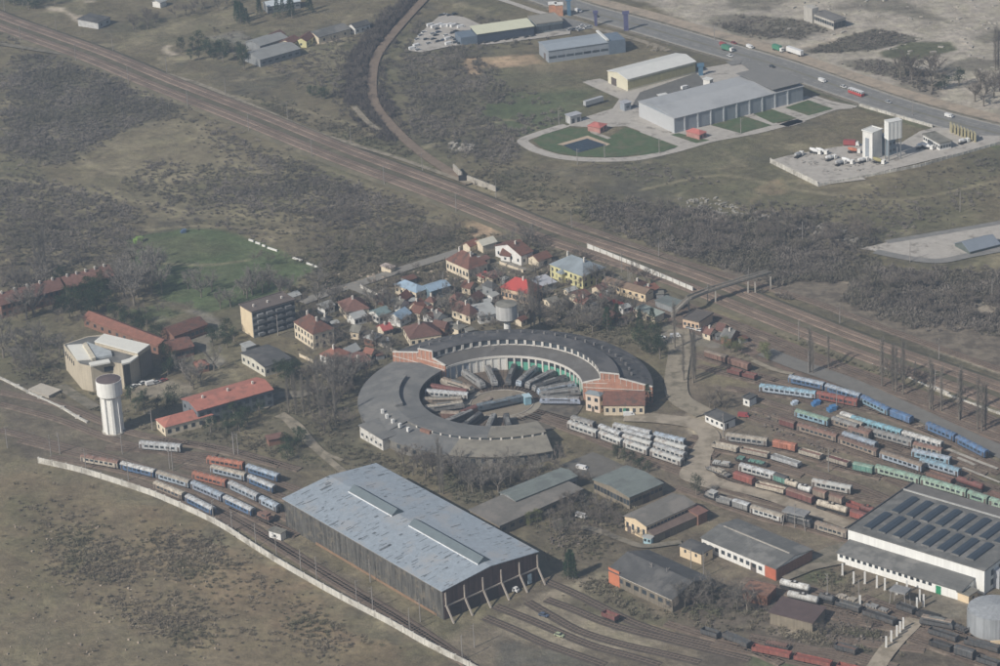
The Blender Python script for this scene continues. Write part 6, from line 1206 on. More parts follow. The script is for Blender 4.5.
def scrub(label, polys, m, r=(.8, 1.9), h=(.8, 2.4), seed=1, k=18):
    rng = np.random.default_rng(seed); pr = random.Random(seed); A = []
    for s, n, clump in polys:
        P = pts(*s) if isinstance(s, tuple) else pts('f', s)
        got = [(gx+pr.gauss(0, 3.5), gy+pr.gauss(0, 3.5)) for gx, gy in in_poly(P, int(n*1.5), pr)]
        X = np.array([g[0] for g in got]); Y = np.array([g[1] for g in got])
        f = fbm(X, Y, 16, 300+seed, 4); keep = np.argsort(-f*.75-rng.random(len(f))*1.25)[:n]
        for i in keep:
            if on_way(X[i], Y[i]) or bright(X[i], Y[i]) or blocked(X[i], Y[i]): continue
            t = min(1, max(0, pr.random()**2.2+.35*f[i])); A.append((X[i], Y[i], r[0]+(r[1]-r[0])*t, h[0]+(h[1]-h[0])*t))
    me = tris_object('scrub', bush_tris(np.array(A), rng, k), m); o = bpy.data.objects.new('scrub', me); COL.objects.link(o)
    return tag(o, label, 'scrub', None, 'stuff')
scrub('grey leafless thicket along the far side of the main railway', [('590 196 660 212 700 210 780 235 860 255 920 280 1010 300 1010 330 930 320 850 300 800 300 760 285 700 262 650 245 600 222 585 210', 3600, .8), ('600 208 740 262 860 300 840 262 760 228 660 206', 1500, .8), (('t31', '380 500 500 440 700 420 1000 440 1060 500 1060 660 900 640 640 640 520 590 370 560'), 2800, .8), ('740 205 800 210 870 232 880 250 820 255 760 235', 500, .7)], SCR, (1.0, 2.4), (1.2, 3.4), 2, 20)
SCRD = mat('hedge_scrub', (.125, .108, .098), 1, .3, .07, spec=.1)
scrub('tall dark hedge belt on the outer side of the curving branch line', [('428 -8 398 10 368 40 352 68 350 92 364 120 392 140 402 142 386 112 371 86 373 58 397 22 421 -4', 4200, .2)], SCRD, (1.0, 2.2), (1.6, 3.8), 14, 16)
scrub('dark scrub covering the broad field at upper left', [('8 80 70 66 120 84 182 112 122 130 60 165 5 160', 3000, .6), ('0 60 30 55 100 82 180 108 240 140 250 150 170 118 70 72 0 90', 500, .8), ('150 160 330 180 400 205 330 225 220 205 120 190', 1100, .9), ('0 170 100 195 140 215 130 262 90 268 0 300', 2300, .9), ('250 148 330 178 430 214 440 240 360 240 300 200', 1100, .9), ('200 20 240 60 340 100 380 130 360 60 350 30 300 60', 450, .9), ('0 20 60 30 120 62 200 92 300 130 230 112 100 75 0 45', 350, .9), ('190 130 260 150 380 195 420 240 250 238 180 225 130 200 240 180', 900, .7)], SCR, (.7, 2.0), (.5, 2.0), 3, 14)
scrub('brushwood filling the ground inside the curving branch line', [ ('400 60 420 22 466 46 500 80 560 112 540 140 500 165 440 150 410 130', 2000, .8), ('440 30 470 18 560 40 460 52', 200, .7)], SCR, (.9, 2.1), (1.0, 2.6), 4, 16)
scrub('scrub and garden brush between the field and the railway', [('300 255 350 236 440 226 490 232 470 262 400 290 330 305 300 300', 1900, .9), ('330 265 480 235 560 235 600 270 560 330 480 330 400 350 300 350', 900, .8), ('560 300 640 300 680 330 650 350 560 330', 700, .7), ('500 160 600 200 680 220 620 232 520 200 460 180', 500, .9), ('240 95 330 118 420 150 400 165 300 130 240 110', 500, .9)], SCR2, (.7, 2.0), (.6, 2.4), 5, 16)
scrub('low tufts and brush on the rough ground at lower left', [('0 465 40 470 150 505 240 550 330 605 430 670 0 680', 150, .9), ('20 500 60 505 110 540 60 560', 150, .9), ('150 590 210 600 260 640 200 650', 150, .9), ('300 600 350 640 330 664 280 630', 200, .9), ('180 540 240 560 300 600 260 610 200 580', 150, .9), (('t03', '330 190 480 190 540 320 430 350 330 310'), 350, .6), (('t03', '560 150 700 130 880 160 900 250 740 310 600 270'), 500, .6), (('t03', '230 150 330 160 360 230 280 330 230 260'), 200, .6), (('t03', '400 360 700 480 800 500 740 560 600 520 440 420'), 400, .6)], mat('dry_tuft', (.235, .198, .148), 1, .4, .05, stain=(.17, .155, .10), stain_amt=.4, stain_scale=.03, spec=.1), (.5, 1.7), (.3, 1.6), 6, 14)
scrub('brush and weeds around the tracks and workshops', [('270 385 350 350 370 370 345 420 360 450 430 470 430 500 400 480 300 460', 700, .8), ('430 455 560 465 520 490 480 505 440 480', 700, .6), ('555 500 640 510 600 550 560 560', 500, .7), (('t23', '280 320 440 330 500 420 640 470 560 500 400 440'), 250, .7), (('t33', '0 430 200 500 420 540 640 480 600 620 300 620 0 560'), 700, .8), (('t32', '0 0 300 60 560 170 640 300 900 420 640 300 400 200 100 90'), 600, .8), ('0 345 60 400 180 440 280 460 280 440 150 430 60 380 0 330', 700, .8), (('t33', '200 290 380 300 420 400 380 380'), 120, .5), ('690 590 740 600 720 640 660 630', 200, .6)], SCR2, (.5, 1.6), (.4, 1.8), 7, 14)
scrub('dark weeds scattered over the derelict works beyond the highway', [(('t30', '0 60 240 80 340 120 200 160 0 150 -160 110'), 500, .6), (('t30', '260 180 500 112 690 155 480 205 250 215'), 350, .4), (('t30', '340 255 480 230 740 290 700 320 420 280'), 250, .5), (('t30', '580 280 700 270 780 330 760 390 600 370'), 300, .3), ('560 170 740 190 880 240 1000 200 1000 150 800 210 640 160', 500, .9)], SCR, (.6, 1.8), (.3, 1.8), 8, 14)
# --- individual trees (2): variants made once, copied as thing + parts
TW = mat('bare_twigs', (.205, .188, .168), 1, .25, .3, rnd=.28, spec=.1); BARK = mat('bark', (.21, .185, .155), 1, .3, .8, rnd=.2, spec=.1)
TWD = mat('dark_twigs', (.165, .142, .122), 1, .25, .3, rnd=.25, spec=.1)
NEED = mat('dark_needles', (.030, .052, .028), 1, .4, .4, rnd=.3, spec=.1); LEAF = mat('evergreen_leaves', (.038, .058, .030), 1, .4, .4, rnd=.3, spec=.1); YLEAF = mat('spring_leaves', (.17, .18, .085), 1, .35, .4, rnd=.15, spec=.1)
def tube(mb, p, q, r0, r1, n=5):
    p = Vector(p); q = Vector(q); d = (q-p).normalized(); a = d.orthogonal().normalized(); b_ = d.cross(a)
    mb.hull8([p+(a*math.cos(t)+b_*math.sin(t))*r0 for t in [2*math.pi*k/n for k in range(n)]], [q+(a*math.cos(t)+b_*math.sin(t))*r1 for t in [2*math.pi*k/n for k in range(n)]])
def tree_meshes(kind, seed):
    r = random.Random(seed); rng = np.random.default_rng(seed); tr = MB(); T = []
    def twig(p, d, L, w):
        q = p+d*L; s = Vector((r.gauss(0, 1), r.gauss(0, 1), r.gauss(0, 1))).normalized()*w
        T.extend([p-s*.5, p+s*.5, q]) if r.random() < .5 else T.extend([p, q-s*.6, q+s*.6])
    if kind in ('broad', 'dark'):
        tube(tr, (0, 0, 0), (r.gauss(0, .15), r.gauss(0, .15), 3.2), .3, .22, 7)
        for i in range(7):
            az = i*.9+r.random(); el = r.uniform(.35, 1.0); L = r.uniform(3.5, 5.5); p = Vector((0, 0, r.uniform(2.0, 3.4)))
            d = Vector((math.cos(az)*math.sin(el), math.sin(az)*math.sin(el), math.cos(el)))
            q = p+d*L; tube(tr, p, q, .14, .06, 4)
            for j in range(5):
                t = r.uniform(.35, 1); b0 = p+d*L*t; d2 = (d+Vector((r.gauss(0, .6), r.gauss(0, .6), r.uniform(0, .7)))).normalized(); L2 = r.uniform(1.2, 2.6); tube(tr, b0, b0+d2*L2, .05, .02, 3)
                for k in range(26):
                    d3 = (d2+Vector((r.gauss(0, .8), r.gauss(0, .8), r.gauss(.15, .7)))).normalized(); twig(b0+d2*L2*r.uniform(.2, 1), d3, r.uniform(.6, 1.5), .085)
    elif kind == 'poplar':
        tube(tr, (0, 0, 0), (0, 0, 12), .32, .16, 6); tube(tr, (0, 0, 12), (0, 0, 21), .16, .03, 5)
        for i in range(84):
            z = 1.8+18*(i/84); az = r.random()*6.28; w = (1-abs(z-9)/14)*1.15+.25; d = Vector((math.cos(az)*.26, math.sin(az)*.26, 1)).normalized(); L = r.uniform(2, 4)
            p = Vector((0, 0, z)); q = p+d*L*w**.5; tube(tr, p, q, .05, .02, 3)
            for k in range(15):
                d3 = (d+Vector((r.gauss(0, .3), r.gauss(0, .3), r.gauss(.1, .3)))).normalized(); twig(p+d*L*r.uniform(.1, .9)+Vector((r.gauss(0, .3), r.gauss(0, .3), 0))*w, d3, r.uniform(.6, 1.4), .07)
    elif kind == 'conifer':
        tube(tr, (0, 0, 0), (0, 0, 9.5), .22, .04, 6)
        for i in range(950):
            t = r.random()**.75; z = .9+8.6*t; R = (1-t)*2.4*(.75+.25*math.sin(z*5))+.15; az = r.random()*6.28; rr = R*r.uniform(.4, 1.05); p = Vector((math.cos(az)*rr, math.sin(az)*rr, z)); d = Vector((math.cos(az), math.sin(az), -.35+r.gauss(0, .3))).normalized(); twig(p, d, r.uniform(.3, .7), .24)
    else:   # leafy / leafy evergreen: light and dark clumps
        tube(tr, (0, 0, 0), (0, 0, 3.5), .25, .15, 6); cl = []
        for i in range(13):
            az = r.random()*6.28; z = r.uniform(2.0, 6.6); R = 2.4*math.sin(min(1, (z-.6)/6.6)*3.1)**.7; rr = R*r.uniform(.3, 1); c = Vector((math.cos(az)*rr, math.sin(az)*rr, z)); cl.append((c, r.uniform(.8, 1.5))); tube(tr, (0, 0, min(z, 3.3)*.8), c, .08, .03, 3)
        for c, s in cl:
            for k in range(75):
                v = Vector((r.gauss(0, 1), r.gauss(0, 1), r.gauss(0, .8))).normalized()*s*r.uniform(.5, 1.05); twig(c+v, Vector((r.gauss(0, 1), r.gauss(0, 1), r.gauss(0, 1))).normalized(), r.uniform(.2, .5), .2)
    cm_ = tris_object('crown', [tuple(v) for v in T], {'broad': TW, 'poplar': TW, 'dark': TWD, 'conifer': NEED, 'evergreen': LEAF, 'willow': YLEAF}[kind])
    tm = bpy.data.meshes.new('trunk'); tm.from_pydata(tr.v, [], tr.f); tm.materials.append(BARK); return tm, cm_
TM = {k: [tree_meshes(k, 10+i*7+hash_) for i in range(4)] for hash_, k in enumerate(('broad', 'dark', 'poplar', 'conifer', 'evergreen', 'willow'))}
BH = dict(broad=8.5, dark=8.5, poplar=22, conifer=9.5, evergreen=7.5, willow=7.5)
TN = dict(broad='bare_tree', dark='bare_tree', poplar='poplar_tree', conifer='conifer_tree', evergreen='evergreen_tree', willow='budding_tree')
TL = dict(broad='leafless tree', dark='dark leafless tree', poplar='tall bare poplar', conifer='dark green conifer', evergreen='leafy green tree', willow='yellow green budding tree')
TREES = {}
TR = random.Random(11)
MERGE = []
def tree(x, y, kind, h, phrase):
    if kind == 'dark' and ('thicket' in phrase or 'belt' in phrase or 'brush' in phrase or 'gardens above' in phrase or 'bank above' in phrase or 'village gardens' in phrase): MERGE.append((x, y, h)); return
    tm, cm_ = TR.choice(TM[kind]); s = h/BH[kind]; t = thing(TN[kind], None, 'tree', (x, y, 0), TR.random()*6.28)
    w = s*TR.uniform(.85, 1.2); t.scale = (w, w, s)
    share('trunk', tm, t); share('crown', cm_, t); TREES.setdefault((kind, phrase), []).append(t)
def grove(w, poly, n, kind, h0, h1, phrase, mind=3.5):
    for x, y in in_poly(pts(w, poly), n, TR, mind if kind != 'evergreen' else 3.0):
        if not on_way(x, y) and not blocked(x, y, 1.5): tree(x, y, kind, TR.uniform(h0, h1), phrase)
def row(w, L, kind, h0, h1, phrase):
    for i in range(0, len(L), 2):
        g_ = gw(w, L[i], L[i+1]); tree(g_.x, g_.y, kind, TR.uniform(h0, h1), phrase)
row('a2', [262, 292, 330, 318, 348, 326, 392, 345, 560, 430, 575, 438, 630, 446, 742, 500, 752, 495, 856, 560, 882, 572, 905, 560], 'poplar', 19, 24, 'in the row beside the grey yard road')
row('a1', [685, 208, 702, 212, 800, 190], 'poplar', 15, 20, 'at the left end of the yard road')
row('d3', [430, 392, 418, 385], 'poplar', 20, 23, 'alone on the grass above the train hall')
row('t12', [155, 310, 185, 322, 215, 325, 240, 318, 280, 330, 345, 368, 300, 330], 'poplar', 15, 21, 'beside the dirt lane left of the roundhouse')
row('b3', [195, 625, 215, 628, 250, 610], 'poplar', 20, 24, 'behind the roundhouse beside the drum water tower')
row('t22', [735, 190, 772, 196, 780, 180, 700, 60], 'poplar', 19, 23, 'along the dirt lane right of the roundhouse')
row('t01', [150, 425, 170, 430, 185, 428], 'poplar', 18, 22, 'behind the long red barracks')
row('c4', [965, 440, 985, 435], 'poplar', 20, 24, 'at the right edge beyond the highway')
grove('t01', '40 480 260 440 440 400 480 440 300 520 100 620 40 600', 10, 'broad', 12, 15, 'in front of the long red barracks')
grove('t01', '460 380 640 360 700 470 640 540 500 560 440 500', 13, 'broad', 11, 15, 'at the lower left corner of the field')
grove('t01', '40 560 250 540 400 520 500 640 300 660 60 660', 7, 'evergreen', 7, 10, 'among the shrubs above the theatre')
grove('b6', '380 240 640 200 700 340 640 400 460 480 380 420', 22, 'evergreen', 8, 12, 'between the barracks and the long orange roof')
grove('t02', '0 0 240 30 250 120 100 180 0 160', 9, 'broad', 8, 12, 'left of the theatre')
grove('t01', '0 180 240 210 500 300 440 370 200 420 0 440', 22, 'dark', 4, 8, 'in the brush beyond the red barracks')
grove('d8', '60 260 200 270 230 400 160 440 90 360', 11, 'evergreen', 8, 11, 'at the foot of the theatre wall')
grove('b7', '0 240 60 250 250 400 200 440 60 380 -60 300', 14, 'evergreen', 6, 9, 'in front of the narrow orange roof')
grove('b7', '130 420 260 460 370 520 360 600 200 620 120 560', 8, 'evergreen', 6, 9, 'between the theatre and the brown roofed wings')
grove('t02', '500 270 600 260 640 240 700 250 720 300 600 340 520 340', 9, 'evergreen', 6, 9, 'between the water tower and the faded red roof')
grove('t02', '800 350 1000 320 1000 410 820 420', 11, 'evergreen', 6, 9, 'in front of the faded red roofed offices')
grove('t02', '700 150 850 120 900 180 760 230', 6, 'broad', 7, 10, 'behind the faded red roofed offices')
grove('t12', '0 240 90 240 110 300 30 330 0 320', 5, 'evergreen', 6, 9, 'right of the faded red roofed offices')
grove('t12', '50 120 160 110 200 200 100 220', 8, 'evergreen', 7, 10, 'around the annexe below the apartment block')
grove('b7', '500 350 680 340 700 400 560 470 500 430', 6, 'evergreen', 6, 9, 'at the foot of the apartment block end wall')
grove('b1', '0 180 60 140 300 150 420 200 440 250 0 260', 12, 'broad', 8, 10, 'between the apartment block and the field')
grove('t01', '720 470 960 520 940 640 860 560', 6, 'broad', 8, 11, 'along the lower right edge of the field')
grove('t11', '0 400 300 440 480 400 700 330 880 290 860 260 600 300 300 330 240 380', 26, 'dark', 5, 8, 'in the gardens above the field road')
grove('t11', '240 200 600 180 800 220 860 260 640 280 300 300', 24, 'dark', 4, 7, 'in the brush between field and railway')
grove('t11', '240 480 560 520 900 420 980 560 760 664 300 640', 42, 'broad', 6, 11, 'among the village houses')
grove('t21', '0 300 240 320 400 480 600 620 300 664 0 600', 28, 'broad', 6, 11, 'among the houses near the red roof slope')
grove('t21', '420 420 640 440 720 560 600 620 440 560', 6, 'dark', 7, 10, 'beside the cream store and garages')
grove('t21', '140 560 420 500 620 600 600 664 200 664', 10, 'broad', 6, 9, 'on the bank behind the roundhouse')
row('t21', [430, 655, 470, 640, 560, 660, 610, 650], 'conifer', 8, 11, 'behind the roundhouse right end')
row('t22', [560, 60, 600, 80, 640, 100, 620, 50], 'evergreen', 8, 11, 'at the roundhouse right shoulder')
grove('t22', '640 220 780 230 720 310 650 320', 5, 'evergreen', 4, 7, 'in the corner beside the right gable')
row('t22', [592, 292], 'conifer', 9, 10, 'against the right brick gable')
row('t22', [470, 500, 500, 510, 530, 520, 560, 545, 590, 555], 'evergreen', 5, 7, 'along the siding behind the square workshop')
row('a5', [850, 600], 'evergreen', 9, 9.5, 'big and round at the yard lane end')
grove('t12', '250 160 420 130 480 180 420 250 300 260 220 220', 16, 'broad', 8, 12, 'left of the curved shed')
grove('t12', '420 60 560 20 620 60 560 110 440 120', 6, 'broad', 7, 10, 'behind the left brick gable')
grove('t12', '590 480 700 500 760 560 640 600', 8, 'dark', 6, 9, 'below the white walled annexe')
grove('t12', '780 480 1000 500 1000 640 860 640 800 560', 22, 'broad', 7, 10, 'below the curved shed')
grove('t22', '0 480 220 490 230 540 120 600 0 620', 14, 'broad', 6, 9, 'at the right end below the curved shed')
grove('t12', '110 400 230 440 240 500 120 520', 9, 'evergreen', 5, 8, 'left of the dirt lane beside the red shed')
grove('b8', '100 300 400 280 480 400 330 460 120 520', 9, 'dark', 5, 8, 'in the yard below the square workshop')
row('d5', [935, 330, 960, 325, 950, 318], 'conifer', 8, 11, 'beside the train hall right corner')
row('t23', [120, 100, 150, 90], 'willow', 5, 6, 'behind the train hall')
row('t23', [740, 430, 790, 425, 850, 400, 950, 440, 990, 450], 'broad', 8, 11, 'at the gable end of the dark workshop')
row('a1', [190, 80, 230, 95, 150, 60, 260, 70, 400, 110, 420, 125], 'willow', 6, 8, 'at the top of the right yard')
row('a1', [60, 420, 90, 425, 130, 405, 160, 430], 'dark', 5, 7, 'behind the white hut in the yard')
grove('t32', '0 30 200 60 300 120 180 150 0 90', 6, 'broad', 6, 9, 'above the yard road')
grove('a2', '0 120 250 190 420 250 520 320 700 360 800 440 700 470 500 380 250 260 0 200', 24, 'dark', 4, 8, 'between the poplars and the fence')
grove('t31', '20 200 420 240 540 330 460 430 300 420 60 380', 34, 'dark', 5, 9, 'in the thicket beyond the footbridge')
grove('t31', '400 500 700 470 1000 520 1000 640 640 620 440 560', 26, 'dark', 5, 8, 'in the thicket below the shed lot')
grove('t21', '380 160 600 180 820 230 990 260 980 390 760 370 560 260', 30, 'dark', 4, 8, 'in the thicket along the main line')
grove('c4', '360 470 600 450 640 560 500 600 380 560', 9, 'dark', 9, 13, 'clustered at the highway bend')
row('c4', [740, 535, 625, 560, 650, 555], 'evergreen', 8, 11, 'beyond the highway bend')
grove('t30', '880 350 1000 330 1000 460 900 460', 7, 'dark', 9, 13, 'at the right edge beside the highway')
grove('t10', '20 40 230 20 250 70 60 90', 13, 'conifer', 9, 13, 'in front of the light blue glasshouse')
grove('t00', '720 190 800 160 880 200 960 230 1000 270 960 300 820 260 720 240', 16, 'evergreen', 7, 11, 'around the grey farm sheds')
grove('t00', '940 60 1000 50 1000 110 950 110', 5, 'conifer', 9, 12, 'upper left of the farm sheds')
grove('t00', '0 0 240 0 230 30 0 50', 10, 'evergreen', 7, 11, 'in the top left corner')
row('t10', [240, 385, 262, 392, 285, 398, 300, 392], 'evergreen', 6, 8, 'alone in the brush above the main line')
grove('t00', '420 150 620 70 900 10 1000 0 1000 15 640 100 450 165', 16, 'dark', 5, 8, 'along the old embankment at upper left')
grove('c6', '30 110 200 140 380 60 400 100 250 150 60 190', 12, 'evergreen', 2.2, 3.2, 'in the planted row beside the white roofed warehouse')
grove('t33', '0 0 0 0 0 0', 0, 'dark', 5, 6, 'none') if False else None
grove('t11', '200 560 420 500 620 480 900 560 1000 664 200 664', 40, 'dark', 4, 7, 'small, in the village gardens')
grove('t21', '0 440 300 430 480 520 620 600 560 664 0 664', 34, 'dark', 4, 7, 'small, on the bank above the roundhouse')
grove('t12', '250 180 420 130 500 180 400 300 300 420 230 300', 14, 'dark', 6, 9, 'dark, by the curved shed left side')
grove('t22', '0 470 300 500 420 560 300 620 0 620', 12, 'dark', 5, 8, 'between the curved shed and workshops')
grove('t12', '600 460 1000 470 1000 560 780 600 640 560', 14, 'dark', 5, 8, 'dark, just below the curved shed')
grove('b8', '60 250 460 260 520 400 420 470 60 540', 12, 'broad', 4, 6, 'small, in the overgrown workshop yard')
grove('t33', '0 420 140 430 320 540 0 560', 8, 'dark', 4, 6, 'between maroon shed and dark wagons')
grove('t33', '440 380 640 440 640 600 560 660 440 560', 8, 'dark', 4, 6, 'around the white posts')
grove('t02', '250 240 420 260 500 400 380 400 280 340', 10, 'dark', 4, 7, 'left of the water tower')
grove('t10', '290 160 400 140 420 240 400 330 300 360 200 330', 12, 'dark', 4, 7, 'inside the branch curve')
grove('f', '395 5 366 40 353 70 354 95 368 120 392 138 384 112 370 86 371 58 390 22', 26, 'dark', 4, 6.5, 'in the belt along the branch curve')
def num_label(items, base, phrase, group):
    items.sort(key=lambda o: PX(o.location)[0]); n = len(items)
    for i, o in enumerate(items):
        o['label'] = '%s, %s from left, %s' % (base, ordinal(i), phrase) if n > 1 else '%s %s' % (base, phrase)
        if n > 1: o['group'] = group
for (k, ph), L_ in TREES.items(): num_label(L_, TL[k], ph, '%ss %s' % (TL[k], ph))

for w_, poly_, n_, h0_, h1_ in (('t11', '180 540 420 480 620 430 900 420 1000 560 1000 664 200 664', 70, 4, 8), ('t21', '0 300 300 330 480 480 620 600 560 664 0 664', 70, 4, 8), ('t12', '200 120 440 20 560 30 440 120 400 260 420 420 300 430 230 300', 30, 5, 9), ('t12', '560 470 1000 480 1000 640 800 620', 26, 4, 8), ('t22', '0 470 300 480 560 560 300 640 0 640', 26, 4, 7), ('t23', '260 60 440 60 620 120 560 180 300 160', 20, 3, 6), ('t01', '0 400 400 380 700 480 900 600 640 664 0 664', 46, 4, 8), ('t02', '0 0 240 60 300 200 280 330 100 240', 20, 4, 7), ('t32', '160 60 500 170 760 290 960 400 800 330 440 230', 30, 3, 7), ('t23', '600 340 900 360 1000 480 700 480', 16, 4, 7)):
    for x, y in in_poly(pts(w_, poly_), n_, TR, 3.0):
        if not on_way(x, y) and not blocked(x, y, 1.2): MERGE.append((x, y, TR.uniform(h0_, h1_)))
acc = {0: [], 1: []}
for i, (x, y, h) in enumerate(MERGE):
    tm, cm_ = TM['dark'][i % 4]; s = h/BH['dark']; a = TR.random()*6.28; c, sn = math.cos(a)*s, math.sin(a)*s
    v = np.empty(len(cm_.vertices)*3, np.float32); cm_.vertices.foreach_get('co', v); v = v.reshape(-1, 3)
    acc[0].append(np.stack([x+v[:, 0]*c-v[:, 1]*sn, y+v[:, 0]*sn+v[:, 1]*c, v[:, 2]*s], 1))
o = bpy.data.objects.new('wild_trees', tris_object('wild_trees', np.concatenate(acc[0]), TWD)); COL.objects.link(o); tag(o, 'low leafless wild trees mixed into the thickets and gardens', 'trees', None, 'stuff')
# ------------------------------------------------------------------ walls, fences, footbridge, masts, cars
def wall_thing(name, label, cat, P, w, h, m, post=None, gaps=0, pm=None):
    c = P[0]; t = thing(name, label, cat, (c.x, c.y, 0)); Q = [p-Vector((c.x, c.y, 0)) for p in P]
    wall_mb(Q, w, 0, h).build('panels', m, t)
    if post:
        mb = MB()
        for k in range(len(Q)-1):
            seg = Q[k+1]-Q[k]; n = max(1, int(seg.length/post))
            for j in range(n): p = Q[k]+seg*j/n; mb.box(p.x-w*.9, p.x+w*.9, p.y-w*.9, p.y+w*.9, 0, h+.2)
        tag(mb.build('posts', pm or m, t), kind='stuff')
    return t
WW = mat('weathered_white_concrete', (.55, .53, .48), .95, .2, .25, streak=.15, stain=(.33, .31, .27), stain_amt=.35, stain_scale=.15)
WP_ = [(39, 463), (82, 472.8), (140, 491.5), (165, 501), (215, 524), (250, 546), (287, 569), (342, 600), (390, 625), (425, 645), (470, 668), (500, 684)]
wall_thing('boundary_wall', 'long white concrete wall curving along the left yard and hall', 'wall', smooth_line([G(p) for p in WP_], 3), .35, 2.3, WW, 6)
wall_thing('noise_wall', 'white panel wall beside the main line behind the yellow house', 'wall', [G(p) for p in ((587.6, 250), (640, 271), (660, 279.5), (693, 293.5))], .3, 3.0, mat('white_panels', (.66, .65, .61), .9, .08, .4, streak=.1), 4, pm=CONC)
wall_thing('boundary_wall', 'white concrete panel wall left side of the concrete plant', 'wall', [gw('c7', 66, 455), gw('c7', 360, 600)], .3, 2.3, WW, 3)
wall_thing('boundary_wall', 'low white fence along the lower edge of the concrete plant', 'wall', [gw('c7', 362, 601), gw('c7', 996, 478), gw('c8', 1000, 385)], .2, 1.3, WW, 3)
wall_thing('boundary_wall', 'pale wall between the highway verge and the concrete plant field', 'wall', [gw('c7', 622, 102), gw('c8', 0, 118), gw('c8', 250, 190), gw('c8', 520, 268)], .5, 1.4, WW, 5)
wall_thing('boundary_wall', 'low old concrete wall running down left of the water tower', 'wall', [gw('t02', x, y) for x, y in ((-20, 168), (70, 212), (160, 258), (250, 298), (310, 335), (350, 356))], .9, .7, WW, 8)
wall_thing('trackside_barrier', 'low concrete trackside barrier between the poplars and main line', 'wall', [G(p) for p in ((745, 315), (795, 334), (850, 356), (885, 371), (910, 380), (945, 395), (975, 406), (1010, 418))], .5, .9, WW, 5)
wall_thing('trackside_barrier', 'bright broken concrete slab segment beside the barrier', 'wall', [gw('a2', 555, 296), gw('a2', 610, 318), gw('a2', 675, 348)], 1.2, 1.3, mat('bright_conc', (.60, .56, .50), .9, .15, .4))
wall_thing('sheet_fence', 'bright red sheet metal fence in front of the garages', 'fence', [gw('b3', x, y) for x, y in ((618, 420), (760, 478), (830, 508), (905, 535), (980, 560))], .15, 2.0, mat('red_sheet', (.48, .04, .04), .7, .12, .5), 3)
wall_thing('yard_wall', 'white yard wall beside the broad rust roofed house', 'wall', [gw('b5', 255, 178), gw('b5', 300, 205), gw('b5', 368, 235)], .3, 1.8, mat('white_yard_wall', (.70, .68, .62)), 4)
wall_thing('yard_wall', 'cream yard wall right of the light blue gable roof', 'wall', [gw('b5', 575, 325), gw('b5', 620, 350), gw('b5', 668, 378)], .3, 1.6, CREAM, 4)
wall_thing('yard_wall', 'pale yard wall below the villa and orange roofed house', 'wall', [gw('b1', 435, 602), gw('b1', 520, 640)], .3, 1.2, CREAM, 4)
wall_thing('yard_wall', 'long low wall behind the left brick gable', 'wall', [gw('b5', 320, 510), gw('b5', 420, 555), gw('b5', 500, 590)], .3, 1.3, mat('tan_yard_wall', (.40, .36, .31)), 4)
wall_thing('yard_wall', 'pale wall in front of the white walled trackside house', 'wall', [gw('b3', 0, 215), gw('b3', 80, 245), gw('b3', 145, 265)], .3, 1.4, CREAM, 4)
# white slabs on the field edge and rubble
for i, (x, y, L_) in enumerate([(5, 297, 3), (32, 308, 3), (55, 318, 2), (90, 332, 6), (190, 372, 6), (240, 392, 4), (268, 403, 3)]):
    p = gw('t11', x, y); t = MB().box(-L_/2, L_/2, -.25, .25, 0, .8).build('concrete_slab', WHITE, None, (p.x, p.y, 0), -.75)
    tag(t, 'white slab, %s from left, in the line along the field edge' % ORD[i], 'slab', 'white slabs along the field edge')
def rubble(w, poly, n, label, m, s0=.3, s1=1.3, seed=4):
    r = random.Random(seed); mb = MB()
    for x, y in in_poly(pts(w, poly), n, r):
        if blocked(x, y): continue
        a = r.random()*3.1; l, w_ = r.uniform(s0, s1), r.uniform(s0, s1)*.6; c, s = math.cos(a), math.sin(a); h = r.uniform(.15, .7)
        q = [(x+c*u-s*v, y+s*u+c*v) for u, v in ((-l, -w_), (l, -w_), (l, w_), (-l, w_))]; mb.extrude(q, 0, h)
    return tag(mb.build('rubble', m), label, 'rubble', None, 'stuff')
rubble('t21', '700 130 860 120 1000 180 1000 210 860 190 760 170', 90, 'pale rubble heaps beyond the railway thicket', mat('heap_rubble', (.33, .31, .27)), .3, 1.0)
rubble('t31', '0 180 180 200 330 240 480 290 540 330 420 320 200 250 0 220', 330, 'rubble line along the top of the thicket', mat('grey_rubble', (.30, .28, .25)), .3, 1.3)
rubble('t10', '780 570 900 580 880 610 800 600', 40, 'light rubble beside the branch line junction', CONC, .4, 1.6)
rubble('t33', '20 400 340 420 460 520 620 470 560 620 120 570', 420, 'scrap and stones scattered round the maroon shed', mat('scrap_mix', (.15, .125, .105), 1, .4, .15, stain=(.32, .28, .24), stain_amt=.25, stain_scale=.3), .15, .7)
rubble('t32', '0 300 160 330 300 400 420 480 300 480 60 380', 160, 'scrap between the right yard tracks', mat('scrap_mix', None), .2, .9)
rubble('a2', '20 380 160 400 420 500 560 560 420 540 160 440', 90, 'light litter and scrap beside the turquoise coach', mat('scrap_light', (.40, .33, .26), 1, .4, .3), .2, .9)
rubble('b8', '60 380 260 330 420 440 300 520 60 560', 160, 'bricks and scrap in the yard below the square workshop', mat('scrap_mix', None), .15, .6)
rubble('c2', '600 250 830 310 700 330', 20, 'spoil beside the highway', DIRT)
rubble('t03', '0 100 900 100 900 640 0 640', 150, 'litter scattered on the rough lower left field', mat('scrap_light', None), .1, .4)
rubble('t11', '300 430 900 400 960 560 700 664 300 600', 260, 'yard clutter among the village houses', mat('scrap_light', None), .2, .9)
rubble('t21', '0 330 400 470 600 640 200 640 0 560', 180, 'yard clutter around the red slope house', mat('scrap_light', None), .2, .9)
rubble('t30', '0 0 1000 0 1000 300 600 240 200 160', 70, 'broken slabs on the derelict works ground', CONC, .3, 1.6)
